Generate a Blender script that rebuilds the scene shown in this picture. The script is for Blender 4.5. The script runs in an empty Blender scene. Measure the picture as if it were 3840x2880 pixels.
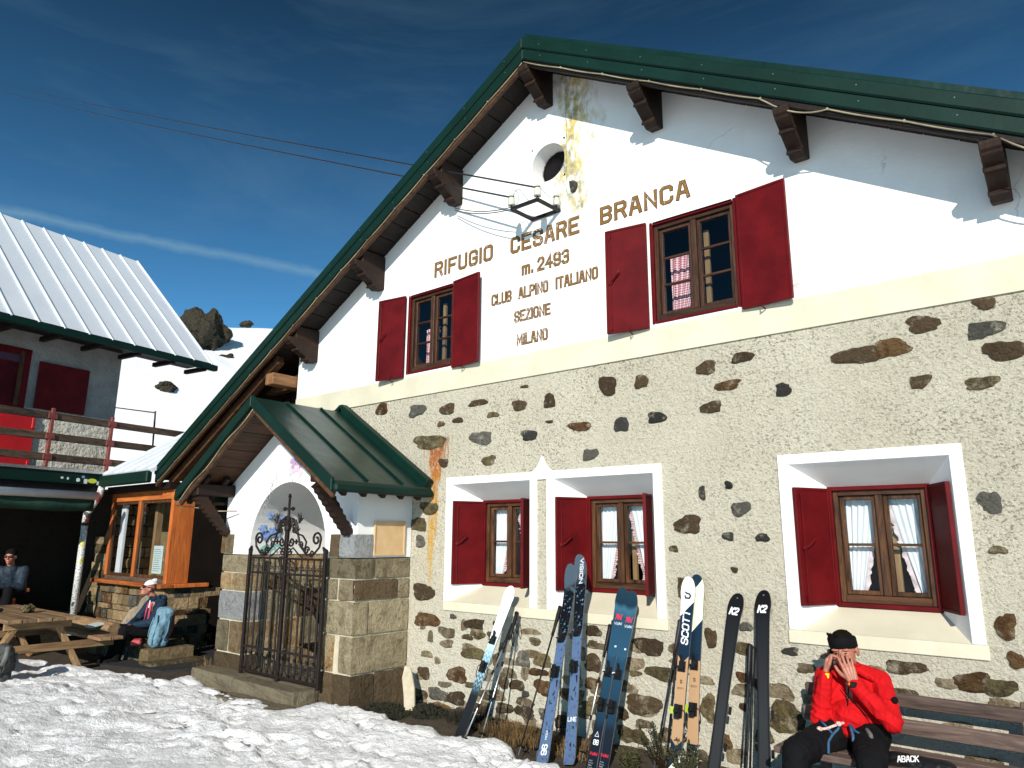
import bpy, bmesh, math, random
from mathutils import Vector as V, Matrix, noise
random.seed(11)
R = math.radians
sc = bpy.context.scene
COL = sc.collection

# ------------------------------------------------------------------ camera
CAM = V((0, 0, 1.8))
FPX, PITCH, YAW, ROLL = 1536.2 * 3840 / 2212, .21562, .68824, .00666
fw = V((-math.sin(YAW) * math.cos(PITCH), math.cos(YAW) * math.cos(PITCH), math.sin(PITCH)))
rt = V((math.cos(YAW), math.sin(YAW), 0))
up = rt.cross(fw)
rt, up = math.cos(ROLL) * rt + math.sin(ROLL) * up, -math.sin(ROLL) * rt + math.cos(ROLL) * up
cd = bpy.data.cameras.new('camera')
cam = bpy.data.objects.new('camera', cd)
COL.objects.link(cam)
cd.sensor_width = 36
cd.lens = 36 * FPX / 3840
cd.clip_start, cd.clip_end = .05, 2000
m = Matrix((rt, up, -fw)).transposed().to_4x4()
m.translation = CAM
cam.matrix_world = m
sc.camera = cam


def ray(px, py):
    return rt * (px - 1920) / FPX + up * (1440 - py) / FPX + fw


def at(px, py, Y):            # measured point of the photograph on a plane y = Y
    r = ray(px, py)
    return CAM + r * (Y / r.y)


def at_x(px, py, X):
    r = ray(px, py)
    return CAM + r * (X / r.x)


def at_z(px, py, Z):
    r = ray(px, py)
    return CAM + r * ((Z - 1.8) / r.z)


# ------------------------------------------------------------------ light
SUN = V((.421, -.81, .405)).normalized()
world = bpy.data.worlds.new('World')
sc.world = world
world.use_nodes = True
nt = world.node_tree
nt.nodes.clear()
wn = nt.nodes.new
wl = nt.links.new
sky = wn('ShaderNodeTexSky')
sky.sky_type = 'NISHITA'
sky.sun_disc = False
sky.sun_elevation = math.asin(SUN.z)
sky.sun_rotation = math.atan2(SUN.x, SUN.y)
sky.altitude = 2500
sky.air_density = .9
sky.dust_density = .15
sky.ozone_density = 1.2
tc = wn('ShaderNodeTexCoord')
mp = wn('ShaderNodeMapping')
mp.inputs['Rotation'].default_value = (0, R(12), R(-35))
mp.inputs['Scale'].default_value = (1.3, 2.2, 9)
wl(tc.outputs['Generated'], mp.inputs['Vector'])
cl = wn('ShaderNodeTexNoise')
cl.inputs['Scale'].default_value = 1.1
cl.inputs['Detail'].default_value = 7
cl.inputs['Roughness'].default_value = .62
cl.inputs['Distortion'].default_value = .5
wl(mp.outputs[0], cl.inputs['Vector'])
cr = wn('ShaderNodeMapRange')
cr.inputs['From Min'].default_value, cr.inputs['From Max'].default_value = .48, .82
cr.inputs['To Max'].default_value = .17
wl(cl.outputs['Fac'], cr.inputs['Value'])
# condensation trail: a great circle across the sky, frayed by noise
a, b = ray(0, 790).normalized(), ray(1230, 1035).normalized()
gn = a.cross(b).normalized()
dt = wn('ShaderNodeVectorMath'); dt.operation = 'DOT_PRODUCT'
dt.inputs[1].default_value = gn
wl(tc.outputs['Generated'], dt.inputs[0])
nz = wn('ShaderNodeTexNoise')
nz.inputs['Scale'].default_value = 26
nz.inputs['Detail'].default_value = 5
wl(tc.outputs['Generated'], nz.inputs['Vector'])
ma = wn('ShaderNodeMath'); ma.operation = 'MULTIPLY_ADD'
wl(nz.outputs['Fac'], ma.inputs[0]); ma.inputs[1].default_value = .014; ma.inputs[2].default_value = -.007
ad = wn('ShaderNodeMath'); ad.operation = 'ADD'
wl(dt.outputs['Value'], ad.inputs[0]); wl(ma.outputs[0], ad.inputs[1])
ab = wn('ShaderNodeMath'); ab.operation = 'ABSOLUTE'
wl(ad.outputs[0], ab.inputs[0])
tr = wn('ShaderNodeMapRange')
tr.inputs['From Min'].default_value, tr.inputs['From Max'].default_value = .0, .0085
tr.inputs['To Min'].default_value, tr.inputs['To Max'].default_value = .5, 0
wl(ab.outputs[0], tr.inputs['Value'])
sm = wn('ShaderNodeMath'); sm.operation = 'ADD'; sm.use_clamp = True
wl(cr.outputs[0], sm.inputs[0]); wl(tr.outputs[0], sm.inputs[1])
mixs = wn('ShaderNodeMix'); mixs.data_type = 'RGBA'
wl(sm.outputs[0], mixs.inputs['Factor'])
tint = wn('ShaderNodeMix'); tint.data_type = 'RGBA'; tint.blend_type = 'MULTIPLY'
tint.inputs['Factor'].default_value = 1
tint.inputs[7].default_value = (.44, .99, 1.17, 1)
wl(sky.outputs[0], tint.inputs[6])
gz = wn('ShaderNodeSeparateXYZ'); wl(tc.outputs['Generated'], gz.inputs[0])
ge = wn('ShaderNodeMapRange')                      # clear alpine sky: paler towards the horizon
ge.inputs['From Min'].default_value, ge.inputs['From Max'].default_value = .12, .66
ge.inputs['To Min'].default_value, ge.inputs['To Max'].default_value = 2.8, .68
wl(gz.outputs[2], ge.inputs['Value'])
gm = wn('ShaderNodeVectorMath'); gm.operation = 'SCALE'
wl(tint.outputs[2], gm.inputs[0]); wl(ge.outputs[0], gm.inputs['Scale'])
wl(gm.outputs[0], mixs.inputs[6])
mixs.inputs[7].default_value = (4.0, 7.2, 9.6, 1)
bg = wn('ShaderNodeBackground')
bg.inputs['Strength'].default_value = .05
wl(mixs.outputs[2], bg.inputs['Color'])
ow = wn('ShaderNodeOutputWorld')
wl(bg.outputs[0], ow.inputs[0])
sd = bpy.data.lights.new('sun', 'SUN')
sd.energy, sd.angle, sd.color = 5.0, R(.5), (1, .95, .86)
so = bpy.data.objects.new('sun', sd)
COL.objects.link(so)
so.rotation_euler = SUN.to_track_quat('Z', 'Y').to_euler()
so.location = SUN * 60
vs = sc.view_settings
vs.view_transform = 'Standard'
vs.look = 'None'
vs.exposure = .1
vs.gamma = 1
sc.render.engine = 'CYCLES'
sc.render.resolution_x, sc.render.resolution_y = 1024, 768

# ------------------------------------------------------------------ materials


def new_mat(name):
    mt = bpy.data.materials.new(name)
    mt.use_nodes = True
    t = mt.node_tree
    t.nodes.clear()
    o = t.nodes.new('ShaderNodeOutputMaterial')
    p = t.nodes.new('ShaderNodeBsdfPrincipled')
    t.links.new(p.outputs[0], o.inputs[0])
    return mt, t, p


class NT:
    """small helper round a node tree"""

    def __init__(s, t, coord='Object'):
        s.t = t
        s.c = t.nodes.new('ShaderNodeTexCoord').outputs[coord]

    def n(s, kind, **kw):
        x = s.t.nodes.new('ShaderNode' + kind)
        for k, v in kw.items():
            setattr(x, k, v)
        return x

    def l(s, a, b):
        s.t.links.new(a, b)

    def map(s, scale=(1, 1, 1), loc=(0, 0, 0), rot=(0, 0, 0)):
        x = s.n('Mapping')
        x.inputs['Scale'].default_value = scale
        x.inputs['Location'].default_value = loc
        x.inputs['Rotation'].default_value = rot
        s.l(s.c, x.inputs['Vector'])
        return x.outputs[0]

    def noise(s, scale, detail=4, rough=.55, vec=None, dist=0):
        x = s.n('TexNoise')
        x.inputs['Scale'].default_value = scale
        x.inputs['Detail'].default_value = detail
        x.inputs['Roughness'].default_value = rough
        x.inputs['Distortion'].default_value = dist
        s.l(vec or s.c, x.inputs['Vector'])
        return x.outputs['Fac']

    def voro(s, scale, vec=None, feature='F1'):
        x = s.n('TexVoronoi', feature=feature)
        x.inputs['Scale'].default_value = scale
        s.l(vec or s.c, x.inputs['Vector'])
        return x.outputs['Distance']

    def rng(s, v, a, b, c=0, d=1):
        x = s.n('MapRange')
        x.inputs['From Min'].default_value = a
        x.inputs['From Max'].default_value = b
        x.inputs['To Min'].default_value = c
        x.inputs['To Max'].default_value = d
        s.l(v, x.inputs['Value'])
        return x.outputs[0]

    def math(s, op, a, b=None, c=None):
        x = s.n('Math', operation=op)
        for i, v in enumerate((a, b, c)):
            if v is None:
                continue
            if isinstance(v, (int, float)):
                x.inputs[i].default_value = v
            else:
                s.l(v, x.inputs[i])
        return x.outputs[0]

    def ramp(s, v, stops, interp='LINEAR'):
        x = s.n('ValToRGB')
        x.color_ramp.interpolation = interp
        e = x.color_ramp.elements
        while len(e) < len(stops):
            e.new(.5)
        for i, (p, c) in enumerate(stops):
            e[i].position = p
            e[i].color = (*c, 1) if len(c) == 3 else c
        s.l(v, x.inputs[0])
        return x.outputs[0]

    def mix(s, f, a, b, mode='MIX'):
        x = s.n('Mix', data_type='RGBA', blend_type=mode)
        for k, v in ((0, f), (6, a), (7, b)):
            if isinstance(v, (int, float)):
                x.inputs[k].default_value = v
            elif isinstance(v, tuple):
                x.inputs[k].default_value = (*v, 1)
            else:
                s.l(v, x.inputs[k])
        return x.outputs[2]

    def xyz(s, v=None):
        x = s.n('SeparateXYZ')
        s.l(v or s.c, x.inputs[0])
        return x.outputs

    def bump(s, p, h, strength=.5, dist=.01, normal=None):
        x = s.n('Bump')
        x.inputs['Strength'].default_value = strength
        x.inputs['Distance'].default_value = dist
        s.l(h, x.inputs['Height'])
        if normal:
            s.l(normal, x.inputs['Normal'])
        if p:
            s.l(x.outputs[0], p.inputs['Normal'])
        return x.outputs[0]

    def rand(s):
        return s.n('ObjectInfo').outputs['Random']


def plain(name, c1, c2=None, scale=6, rough=.7, bump=0, bscale=60, bdist=.004, metal=0, stretch=(1, 1, 1), rnd=0,
          spec=.5, coord='Object', lo=.35, hi=.65):
    mt, t, p = new_mat(name)
    N = NT(t, coord)
    vec = N.map(stretch) if stretch != (1, 1, 1) else None
    c2 = c2 or tuple(x * .8 for x in c1)
    f = N.rng(N.noise(scale, 5, .6, vec), lo, hi)
    col = N.mix(f, c1, c2)
    if rnd:
        h = N.n('HueSaturation')
        N.l(col, h.inputs['Color'])
        N.l(N.rng(N.rand(), 0, 1, 1 - rnd, 1 + rnd), h.inputs['Value'])
        col = h.outputs[0]
    N.l(col, p.inputs['Base Color'])
    p.inputs['Roughness'].default_value = rough
    p.inputs['Metallic'].default_value = metal
    p.inputs['Specular IOR Level'].default_value = spec
    if bump:
        N.bump(p, N.noise(bscale, 4, .6, vec), bump, bdist)
    return mt


def wood(name, c1, c2, stretch, scale=14, rough=.65, rnd=.25, bump=.5, knots=True):
    mt, t, p = new_mat(name)
    N = NT(t)
    off = N.n('VectorMath', operation='ADD')
    N.l(N.c, off.inputs[0])
    cx = N.n('CombineXYZ')
    N.l(N.math('MULTIPLY', N.rand(), 7.3), cx.inputs[0])
    N.l(N.math('MULTIPLY', N.rand(), 3.1), cx.inputs[1])
    N.l(cx.outputs[0], off.inputs[1])
    mpn = N.n('Mapping')
    mpn.inputs['Scale'].default_value = stretch
    N.l(off.outputs[0], mpn.inputs[0])
    v = mpn.outputs[0]
    g = N.noise(scale, 6, .65, v, 1.2)
    g2 = N.noise(scale * 4, 3, .6, v)
    f = N.rng(N.math('MULTIPLY_ADD', g2, .35, g), .42, .86)
    col = N.mix(f, c1, c2)
    if knots:
        k = N.rng(N.voro(scale * .25, v), 0, .13, .75, 0)
        col = N.mix(k, col, tuple(x * .45 for x in c2))
    h = N.n('HueSaturation')
    N.l(col, h.inputs['Color'])
    N.l(N.rng(N.rand(), 0, 1, 1 - rnd, 1 + rnd), h.inputs['Value'])
    N.l(h.outputs[0], p.inputs['Base Color'])
    p.inputs['Roughness'].default_value = rough
    p.inputs['Specular IOR Level'].default_value = .3
    N.bump(p, N.math('ADD', g, g2), bump, .006)
    return mt


MT = {}
GX, GY, GZ = (.12, 1, 1), (1, .12, 1), (1, 1, .12)
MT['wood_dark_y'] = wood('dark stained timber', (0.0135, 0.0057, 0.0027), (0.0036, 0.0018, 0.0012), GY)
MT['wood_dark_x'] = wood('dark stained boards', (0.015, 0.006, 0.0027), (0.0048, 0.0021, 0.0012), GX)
MT['wood_brown_x'] = wood('brown barge timber', (.13, .06, .025), (.03, .014, .007), (.5, 1, 1))
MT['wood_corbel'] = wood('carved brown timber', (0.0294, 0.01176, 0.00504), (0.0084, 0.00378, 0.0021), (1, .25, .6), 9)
MT['wood_orange'] = wood('orange glazed larch', (.60, .17, .035), (.30, .07, .015), GZ, 10)
MT['wood_orange_x'] = wood('orange glazed larch rail', (.62, .19, .04), (.26, .065, .016), GX, 10)
MT['wood_window'] = wood('old brown window wood', (.15, .062, .022), (.014, .007, .004), GZ, 14, rough=.5)
MT['wood_window_x'] = wood('old brown window rail', (.13, .052, .019), (.014, .006, .003), GX, 14, rough=.5)
MT['wood_window_up'] = wood('dark brown window wood', (.085, .034, .015), (.018, .008, .004), GZ, 18, rough=.5)
MT['wood_window_up_x'] = wood('dark brown window rail', (.08, .032, .014), (.016, .007, .004), GX, 18, rough=.5)
MT['wood_grey_x'] = wood('weathered grey brown plank', (.17, .12, .09), (.055, .036, .027), GX, 14, rough=.8)
MT['wood_bench'] = wood('weathered bench slat', (.20, .14, .115), (.06, .038, .032), GX, 16, rough=.75)
MT['wood_table'] = wood('picnic table plank', (.36, .23, .12), (.15, .09, .05), GX, 12, rough=.75)
MT['wood_table_z'] = wood('picnic table leg', (.42, .27, .13), (.18, .10, .05), GZ, 12, rough=.75)
MT['wood_table_y'] = wood('picnic table cross rail', (.40, .25, .12), (.16, .09, .045), GY, 12, rough=.75)
MT['wood_log'] = wood('silver grey split log', (.42, .36, .27), (.13, .105, .08), (1, 1, .25), 9, rough=.85)
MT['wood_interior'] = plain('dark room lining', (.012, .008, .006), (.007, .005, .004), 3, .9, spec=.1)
MT['green'] = plain('dark green coated metal', (.0025, .022, .015), (.0018, .016, .011), 2.5, .5, .2, 7, .012, rnd=.06, spec=.2)
MT['green_roof'] = plain('dark green sheet metal roof', (.005, .026, .019), (.003, .018, .013), 3, .33, .35, 1.6, .05, spec=.4)
MT['red'] = plain('dark red shutter paint', (.118, .0045, .006), (.072, .002, .003), 3.5, .5, .12, 30, .003, rnd=.06, spec=.15)
MT['red_dull'] = plain('brownish red railing paint', (.22, .045, .035), (.12, .022, .018), 12, .6, .2, 40)
MT['red_sunlit'] = plain('sunlit red door paint', (.5, .008, .012), (.42, .006, .01), 3, .45)  # sunlight on the balcony door painted in as a brighter red
MT['iron'] = plain('wrought iron', (.008, .006, .006), (.018, .010, .008), 40, .55, .4, 90, .003, spec=.3)
MT['black'] = plain('black plastic', (.006, .006, .007), (.010, .010, .011), 20, .45, spec=.25)
MT['black_metal'] = plain('black painted steel', (.006, .006, .007), (.014, .012, .011), 25, .5, spec=.3)
MT['steel'] = plain('bare aluminium', (.6, .6, .6), (.45, .45, .46), 30, .3, metal=.9)
MT['ceramic'] = plain('cream porcelain', (.62, .62, .52), (.5, .5, .42), 8, .25)
MT['wire'] = plain('black wire', (.012, .012, .014), None, 10, .5)
MT['cable'] = plain('cream cable', (.36, .32, .2), (.14, .12, .08), 3, .5)
MT['white_paint'] = plain('white paint', (.9, .9, .88), (.86, .86, .84), 5, .6)
MT['marble'] = plain('ochre veined marble', (.66, .46, .25), (.56, .36, .17), 9, .35, lo=.3, hi=.75)
MT['rubber'] = plain('black rubber mat', (.012, .012, .013), (.022, .022, .022), 30, .8)
MT['lino_white'] = plain('white linen curtain', (.82, .82, .85), (.74, .74, .78), 6, .9, .3, 300, .001)


def plaster_white():
    mt, t, p = new_mat('white lime plaster')
    N = NT(t)
    x, y, z = N.xyz()
    base = N.mix(N.rng(N.noise(3, 6, .6), .3, .7), (.84, .835, .81), (.79, .785, .76))
    # algae and soot that run down from the ridge, a stain of its own shape
    nv = N.noise(1.6, 6, .62)
    nf = N.noise(9, 5, .7, N.map((1, 1, .5)))
    d = N.math('ABSOLUTE', N.math('ADD', N.math('ADD', x, 4.06), N.math('MULTIPLY_ADD', nv, .9, -.45)))
    wide = N.rng(z, 5.15, 7.1, .2, .46)
    core = N.rng(N.math('DIVIDE', d, wide), .15, 1.0, 1, 0)
    zf = N.math('MULTIPLY', N.rng(z, 5.0, 5.45, 0, 1), N.rng(z, 6.9, 7.5, 1, .7))
    st = N.math('MULTIPLY', N.math('MULTIPLY', core, zf), N.rng(nf, .38, .62))
    hue = N.ramp(N.noise(2.6, 4, .6), [(.3, (.30, .24, .06)), (.42, (.60, .43, .08)), (.50, (.20, .18, .09)),
                                       (.58, (.50, .40, .12)), (.70, (.06, .06, .05))])
    col = N.mix(N.rng(st, .05, .6, 0, .9), base, hue)
    cr = N.rng(N.math('ABSOLUTE', N.math('ADD', N.math('ADD', x, 4.16), N.math('MULTIPLY_ADD', N.noise(7, 3), .06, -.03))), .003, .012, .8, 0)
    cr = N.math('MULTIPLY', cr, N.rng(z, 5.5, 5.7, 0, 1))
    col = N.mix(N.math('MULTIPLY', cr, N.rng(N.noise(12), .35, .6)), col, (.12, .11, .09))
    vc = N.n('TexVoronoi', feature='DISTANCE_TO_EDGE')
    vc.inputs['Scale'].default_value = .55
    wv = N.n('VectorMath', operation='MULTIPLY_ADD')
    nzv = N.n('TexNoise'); nzv.inputs['Scale'].default_value = 2.5; nzv.inputs['Detail'].default_value = 6
    N.l(N.c, nzv.inputs['Vector'])
    N.l(nzv.outputs['Color'], wv.inputs[0]); wv.inputs[1].default_value = (.5, .5, .5); N.l(N.c, wv.inputs[2])
    N.l(wv.outputs[0], vc.inputs['Vector'])
    ck = N.math('MULTIPLY', N.rng(vc.outputs['Distance'], .0, .004, .6, 0), N.rng(N.noise(1.1, 3), .5, .6))
    col = N.mix(ck, col, (.30, .29, .27))
    gr = N.rng(N.noise(5, 6, .7, N.map((1, 1, .25))), .52, .8, 0, .35)
    col = N.mix(gr, col, (.66, .65, .61))
    N.l(col, p.inputs['Base Color'])
    p.inputs['Roughness'].default_value = .9
    p.inputs['Specular IOR Level'].default_value = .2
    N.bump(p, N.math('MULTIPLY_ADD', N.noise(40, 5, .6), .3, N.noise(4, 4)), .45, .014)
    return mt


def roughcast():
    mt, t, p = new_mat('cream roughcast render')
    N = NT(t)
    x, y, z = N.xyz()
    base = N.mix(N.rng(N.noise(1.3, 5, .6), .3, .7), (.73, .675, .535), (.62, .565, .435))
    pale = N.rng(N.math('ADD', z, N.math('MULTIPLY_ADD', N.noise(2.2, 4), 1.4, -.7)), .2, 1.5, 1, 0)
    base = N.mix(N.math('MULTIPLY', pale, .8), base, (.80, .75, .62))
    pit_shade = N.rng(N.noise(44, 4, .6, N.map((1, 1, 1.35))), .36, .475, 1, 0)  # dark specks paint the grazing shade inside the render's hollows
    pit_shade_amt = N.math('MULTIPLY', N.rng(N.noise(.8, 4, .6), .36, .60, .35, 1), N.rng(z, .9, 2.6, .45, 1))
    base = N.mix(N.math('MULTIPLY', N.math('MULTIPLY', pit_shade, pit_shade_amt), .85), base, (.10, .085, .055))
    # rust run-off below the ledge stone beside the porch
    nn = N.noise(3, 4, .6, N.map((1, 1, .8)))
    xc = N.math('ADD', x, N.math('MULTIPLY_ADD', z, -.05, 6.24))
    d = N.math('ABSOLUTE', N.math('ADD', xc, N.math('MULTIPLY_ADD', nn, .16, -.08)))
    wid = N.ramp(N.rng(z, 1.1, 3.1), [(0, (.03, .03, .03)), (.45, (.07, .07, .07)), (.68, (.075, .075, .075)), (.78, (.17, .17, .17)), (1, (.26, .26, .26))])
    streak = N.noise(30, 4, .7, N.map((1, 1, .07)))
    f = N.rng(N.math('ADD', N.math('DIVIDE', d, wid), N.math('MULTIPLY_ADD', streak, 3.4, -1.7)), .45, 1.0, 1, 0)
    f = N.math('MULTIPLY', f, N.rng(N.noise(22, 6, .75, N.map((1, 1, .4))), .38, .54, .3, 1))
    f = N.math('MULTIPLY', N.math('MULTIPLY', f, N.rng(N.math('ADD', z, N.math('MULTIPLY', streak, .8)), 1.5, 2.0)), N.rng(z, 2.97, 3.02, 1, 0))
    rc = N.ramp(N.rng(z, 1.3, 3.0), [(0, (.70, .46, .12)), (.5, (.66, .35, .05)), (.8, (.52, .15, .015)), (1, (.30, .08, .012))])
    col = N.mix(N.math('MINIMUM', N.math('MULTIPLY', f, 1.1), .95), base, rc)
    N.l(col, p.inputs['Base Color'])
    p.inputs['Roughness'].default_value = .95
    p.inputs['Specular IOR Level'].default_value = .15
    h = N.math('ADD', N.noise(58, 5, .7), N.math('MULTIPLY', N.noise(15, 4), .7))
    N.bump(p, h, 1, .036)
    return mt


def stone(name, cols, scale=9, bump=1, dist=.03, rough=.85, rnd=.3, stretch=(1, 1, 1), smear=0):
    mt, t, p = new_mat(name)
    N = NT(t)
    off = N.n('VectorMath', operation='ADD')
    N.l(N.c, off.inputs[0])
    cx = N.n('CombineXYZ')
    N.l(N.math('MULTIPLY', N.rand(), 9), cx.inputs[0])
    N.l(N.math('MULTIPLY', N.rand(), 5), cx.inputs[2])
    N.l(cx.outputs[0], off.inputs[1])
    mpn = N.n('Mapping')
    mpn.inputs['Scale'].default_value = stretch
    N.l(off.outputs[0], mpn.inputs[0])
    v = mpn.outputs[0]
    k = len(cols)
    n1 = N.noise(scale, 7, .65, v, .6)
    col = N.ramp(n1, [(.28 + .44 * i / (k - 1), c) for i, c in enumerate(cols)])
    n2 = N.noise(scale * 6, 5, .7, v)
    col = N.mix(N.rng(n2, .55, .75, 0, .5), col, (.04, .032, .022))
    n3 = N.noise(scale * 2.2, 6, .7, N.n('Mapping').outputs[0] if 0 else v)
    col = N.mix(N.rng(n3, .50, .66, 0, .55), col, cols[1])
    h = N.n('HueSaturation')
    N.l(col, h.inputs['Color'])
    N.l(N.rng(N.rand(), 0, 1, 1 - rnd, 1 + rnd), h.inputs['Value'])
    out = h.outputs[0]
    if smear:                                             # render left sticking to the stone
        out = N.mix(N.rng(N.noise(scale * 1.1, 6, .7, v), .54, .72, 0, smear), out, (.50, .45, .33))
    N.l(out, p.inputs['Base Color'])
    p.inputs['Roughness'].default_value = rough
    p.inputs['Specular IOR Level'].default_value = .2
    N.bump(p, N.math('MULTIPLY_ADD', n2, .7, N.math('ADD', n1, n3)), bump, dist)
    return mt


MT['plaster'] = plaster_white()
MT['roughcast'] = roughcast()
MT['band'] = plain('smooth beige string course', (.64, .60, .46), (.56, .52, .39), 2.2, .9, .3, 14, .008)
MT['sill'] = plain('beige painted sill', (.66, .61, .47), (.60, .55, .41), 3, .85, .2, 20, .005)
MT['surround'] = plain('white painted window surround', (.84, .84, .82), (.80, .80, .78), 3, .85, .2, 30, .006)
MT['s_brown'] = stone('brown field stone', [(0.04125, 0.02585, 0.0154), (0.0825, 0.055, 0.03025), (0.0495, 0.033, 0.01925)], smear=.6)
MT['s_rust'] = stone('rusty field stone', [(0.11, 0.04675, 0.0165), (0.0715, 0.033, 0.01375), (0.143, 0.0825, 0.033), (0.055, 0.033, 0.0165)], smear=.6)
MT['s_grey'] = stone('grey field stone', [(0.055, 0.05225, 0.044), (0.1045, 0.099, 0.0825), (0.0715, 0.066, 0.055)], smear=.6)
MT['s_dark'] = stone('dark slate stone', [(0.01925, 0.0187, 0.01815), (0.04125, 0.0396, 0.0363), (0.0275, 0.02475, 0.022)], smear=.6)
MT['s_olive'] = stone('ochre lichened stone', [(0.0935, 0.0715, 0.03025), (0.154, 0.121, 0.055), (0.0715, 0.055, 0.03025), (0.121, 0.077, 0.0275)], smear=.6)
MT['s_block'] = stone('hewn grey brown porch block', [(.13, .10, .055), (.30, .245, .15), (.42, .35, .225), (.18, .14, .08)], 6, 1, .09, rnd=.4)
MT['s_block_rust'] = stone('rusty porch block', [(.09, .05, .025), (.33, .20, .085), (.42, .34, .21), (.14, .075, .033)], 6, 1, .09, rnd=.4)
MT['s_block_grey'] = stone('blue grey porch block', [(.15, .16, .17), (.33, .34, .34), (.22, .22, .21)], 8, 1, .05, rnd=.2)
MT['s_block_dark'] = stone('wet dark porch block', [(.05, .035, .02), (.13, .09, .05), (.08, .055, .03)], 5, 1, .05, rnd=.3)
MT['rubble_shade'] = stone('shade darkened rubble', [(0.015, 0.011, 0.0075), (0.0325, 0.024, 0.016), (0.02, 0.015, 0.01)], 6, 1, .05, rnd=.2)  # near black: deep shade under the balcony put into the stone colour
MT['mortar'] = plain('pale lime mortar', (.56, .50, .37), (.42, .37, .26), 8, .95, .6, 40, .01)
MT['rubble'] = stone('rubble mortar', [(.30, .24, .15), (.22, .17, .10), (.40, .33, .22)], 12, 1, .03, rnd=0)
MT['s_wall'] = stone('warm rubble stone', [(.16, .10, .05), (.34, .25, .14), (.24, .16, .08), (.42, .34, .22)], 7, 1, .04, rnd=.4)
MT['boulder'] = stone('lichened boulder', [(0.03, 0.0252, 0.018), (0.084, 0.072, 0.048), (0.054, 0.045, 0.03)], 1.1, 1, .6, rnd=.1)
MT['step'] = stone('worn step stone', [(0.12, 0.102, 0.066), (0.192, 0.162, 0.108), (0.15, 0.12, 0.078)], 5, 1, .03, rnd=.1)
MT['earth'] = plain('dark wet earth', (.035, .026, .016), (.07, .05, .03), 12, .95, .8, 40, .03)
MT['dry_grass'] = plain('dry grass', (0.2475, 0.15, 0.0525), (0.1275, 0.075, 0.03), 8, .9, rnd=.2)
MT['needles'] = plain('juniper needles', (0.01575, 0.0225, 0.0072), (0.0405, 0.036, 0.01125), 14, .8)
MT['moss'] = plain('dark moss', (0.01, 0.011, 0.005), (0.0225, 0.02, 0.009), 30, .95)


def snow():
    mt, t, p = new_mat('trampled snow')
    N = NT(t)
    x, y, z = N.xyz()
    base = N.mix(N.rng(N.noise(.9, 5, .6), .35, .7), (.93, .93, .935), (.87, .87, .875))
    dirt = N.rng(N.noise(7, 7, .75), .60, .80, 0, .4)
    near = N.math('MULTIPLY', N.rng(x, -16, -12, 0, 1), N.rng(y, 8, 6, 0, 1))
    base = N.mix(N.math('MULTIPLY', dirt, near), base, (.42, .38, .32))
    N.l(base, p.inputs['Base Color'])
    p.inputs['Roughness'].default_value = .7
    p.inputs['Specular IOR Level'].default_value = .25
    h = N.math('ADD', N.noise(9, 6, .65), N.math('MULTIPLY', N.noise(42, 5, .7), .35))
    N.bump(p, h, .8, .05)
    return mt


MT['snow'] = snow()


def metal_roof():
    mt, t, p = new_mat('pale zinc roof sheet')
    N = NT(t)
    col = N.mix(N.rng(N.noise(1.5, 4), .3, .7), (.74, .78, .82), (.68, .72, .77))
    N.l(col, p.inputs['Base Color'])
    p.inputs['Roughness'].default_value = .5
    p.inputs['Metallic'].default_value = .1
    N.bump(p, N.noise(3, 3), .1, .02)
    return mt


MT['zinc'] = metal_roof()


def glass():
    mt = bpy.data.materials.new('window glass')
    mt.use_nodes = True
    t = mt.node_tree
    t.nodes.clear()
    n = t.nodes.new
    o, mx, tr_, gl, lw = n('ShaderNodeOutputMaterial'), n('ShaderNodeMixShader'), n('ShaderNodeBsdfTransparent'), n('ShaderNodeBsdfGlossy'), n('ShaderNodeFresnel')
    gl.inputs['Roughness'].default_value = .02
    lw.inputs['IOR'].default_value = 1.5
    tr_.inputs[0].default_value = (.93, .95, .95, 1)
    ge_, iv = n('ShaderNodeNewGeometry'), n('ShaderNodeMath')
    iv.operation = 'MULTIPLY_ADD'                       # reflect at the outer face of the pane only
    t.links.new(ge_.outputs['Backfacing'], iv.inputs[0]); iv.inputs[1].default_value = -1; iv.inputs[2].default_value = 1
    m2 = n('ShaderNodeMath'); m2.operation = 'MULTIPLY'
    t.links.new(lw.outputs[0], m2.inputs[0]); t.links.new(iv.outputs[0], m2.inputs[1])
    t.links.new(m2.outputs[0], mx.inputs[0])
    t.links.new(tr_.outputs[0], mx.inputs[1])
    t.links.new(gl.outputs[0], mx.inputs[2])
    t.links.new(mx.outputs[0], o.inputs[0])
    return mt


MT['glass'] = glass()


def gingham(name, c1, c2, size):
    mt, t, p = new_mat(name)
    N = NT(t, 'UV')
    x, y, z = N.xyz()
    fx = N.math('GREATER_THAN', N.math('FRACT', N.math('MULTIPLY', x, size)), .5)
    fy = N.math('GREATER_THAN', N.math('FRACT', N.math('MULTIPLY', y, size)), .5)
    f = N.math('MULTIPLY', N.math('ADD', fx, fy), .5)
    N.l(N.mix(f, c1, c2), p.inputs['Base Color'])
    p.inputs['Roughness'].default_value = .9
    return mt


MT['gingham'] = gingham('red gingham ruffle', (.78, .72, .72), (.42, .05, .07), 38)
MT['gingham_big'] = gingham('pink gingham curtain', (.85, .62, .66), (.35, .03, .06), 26)
MT['ruffle_pink'] = plain('pale pink ruffle', (.78, .66, .68), (.72, .55, .58), 30, .9)

# ------------------------------------------------------------------ mesh helpers


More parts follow.
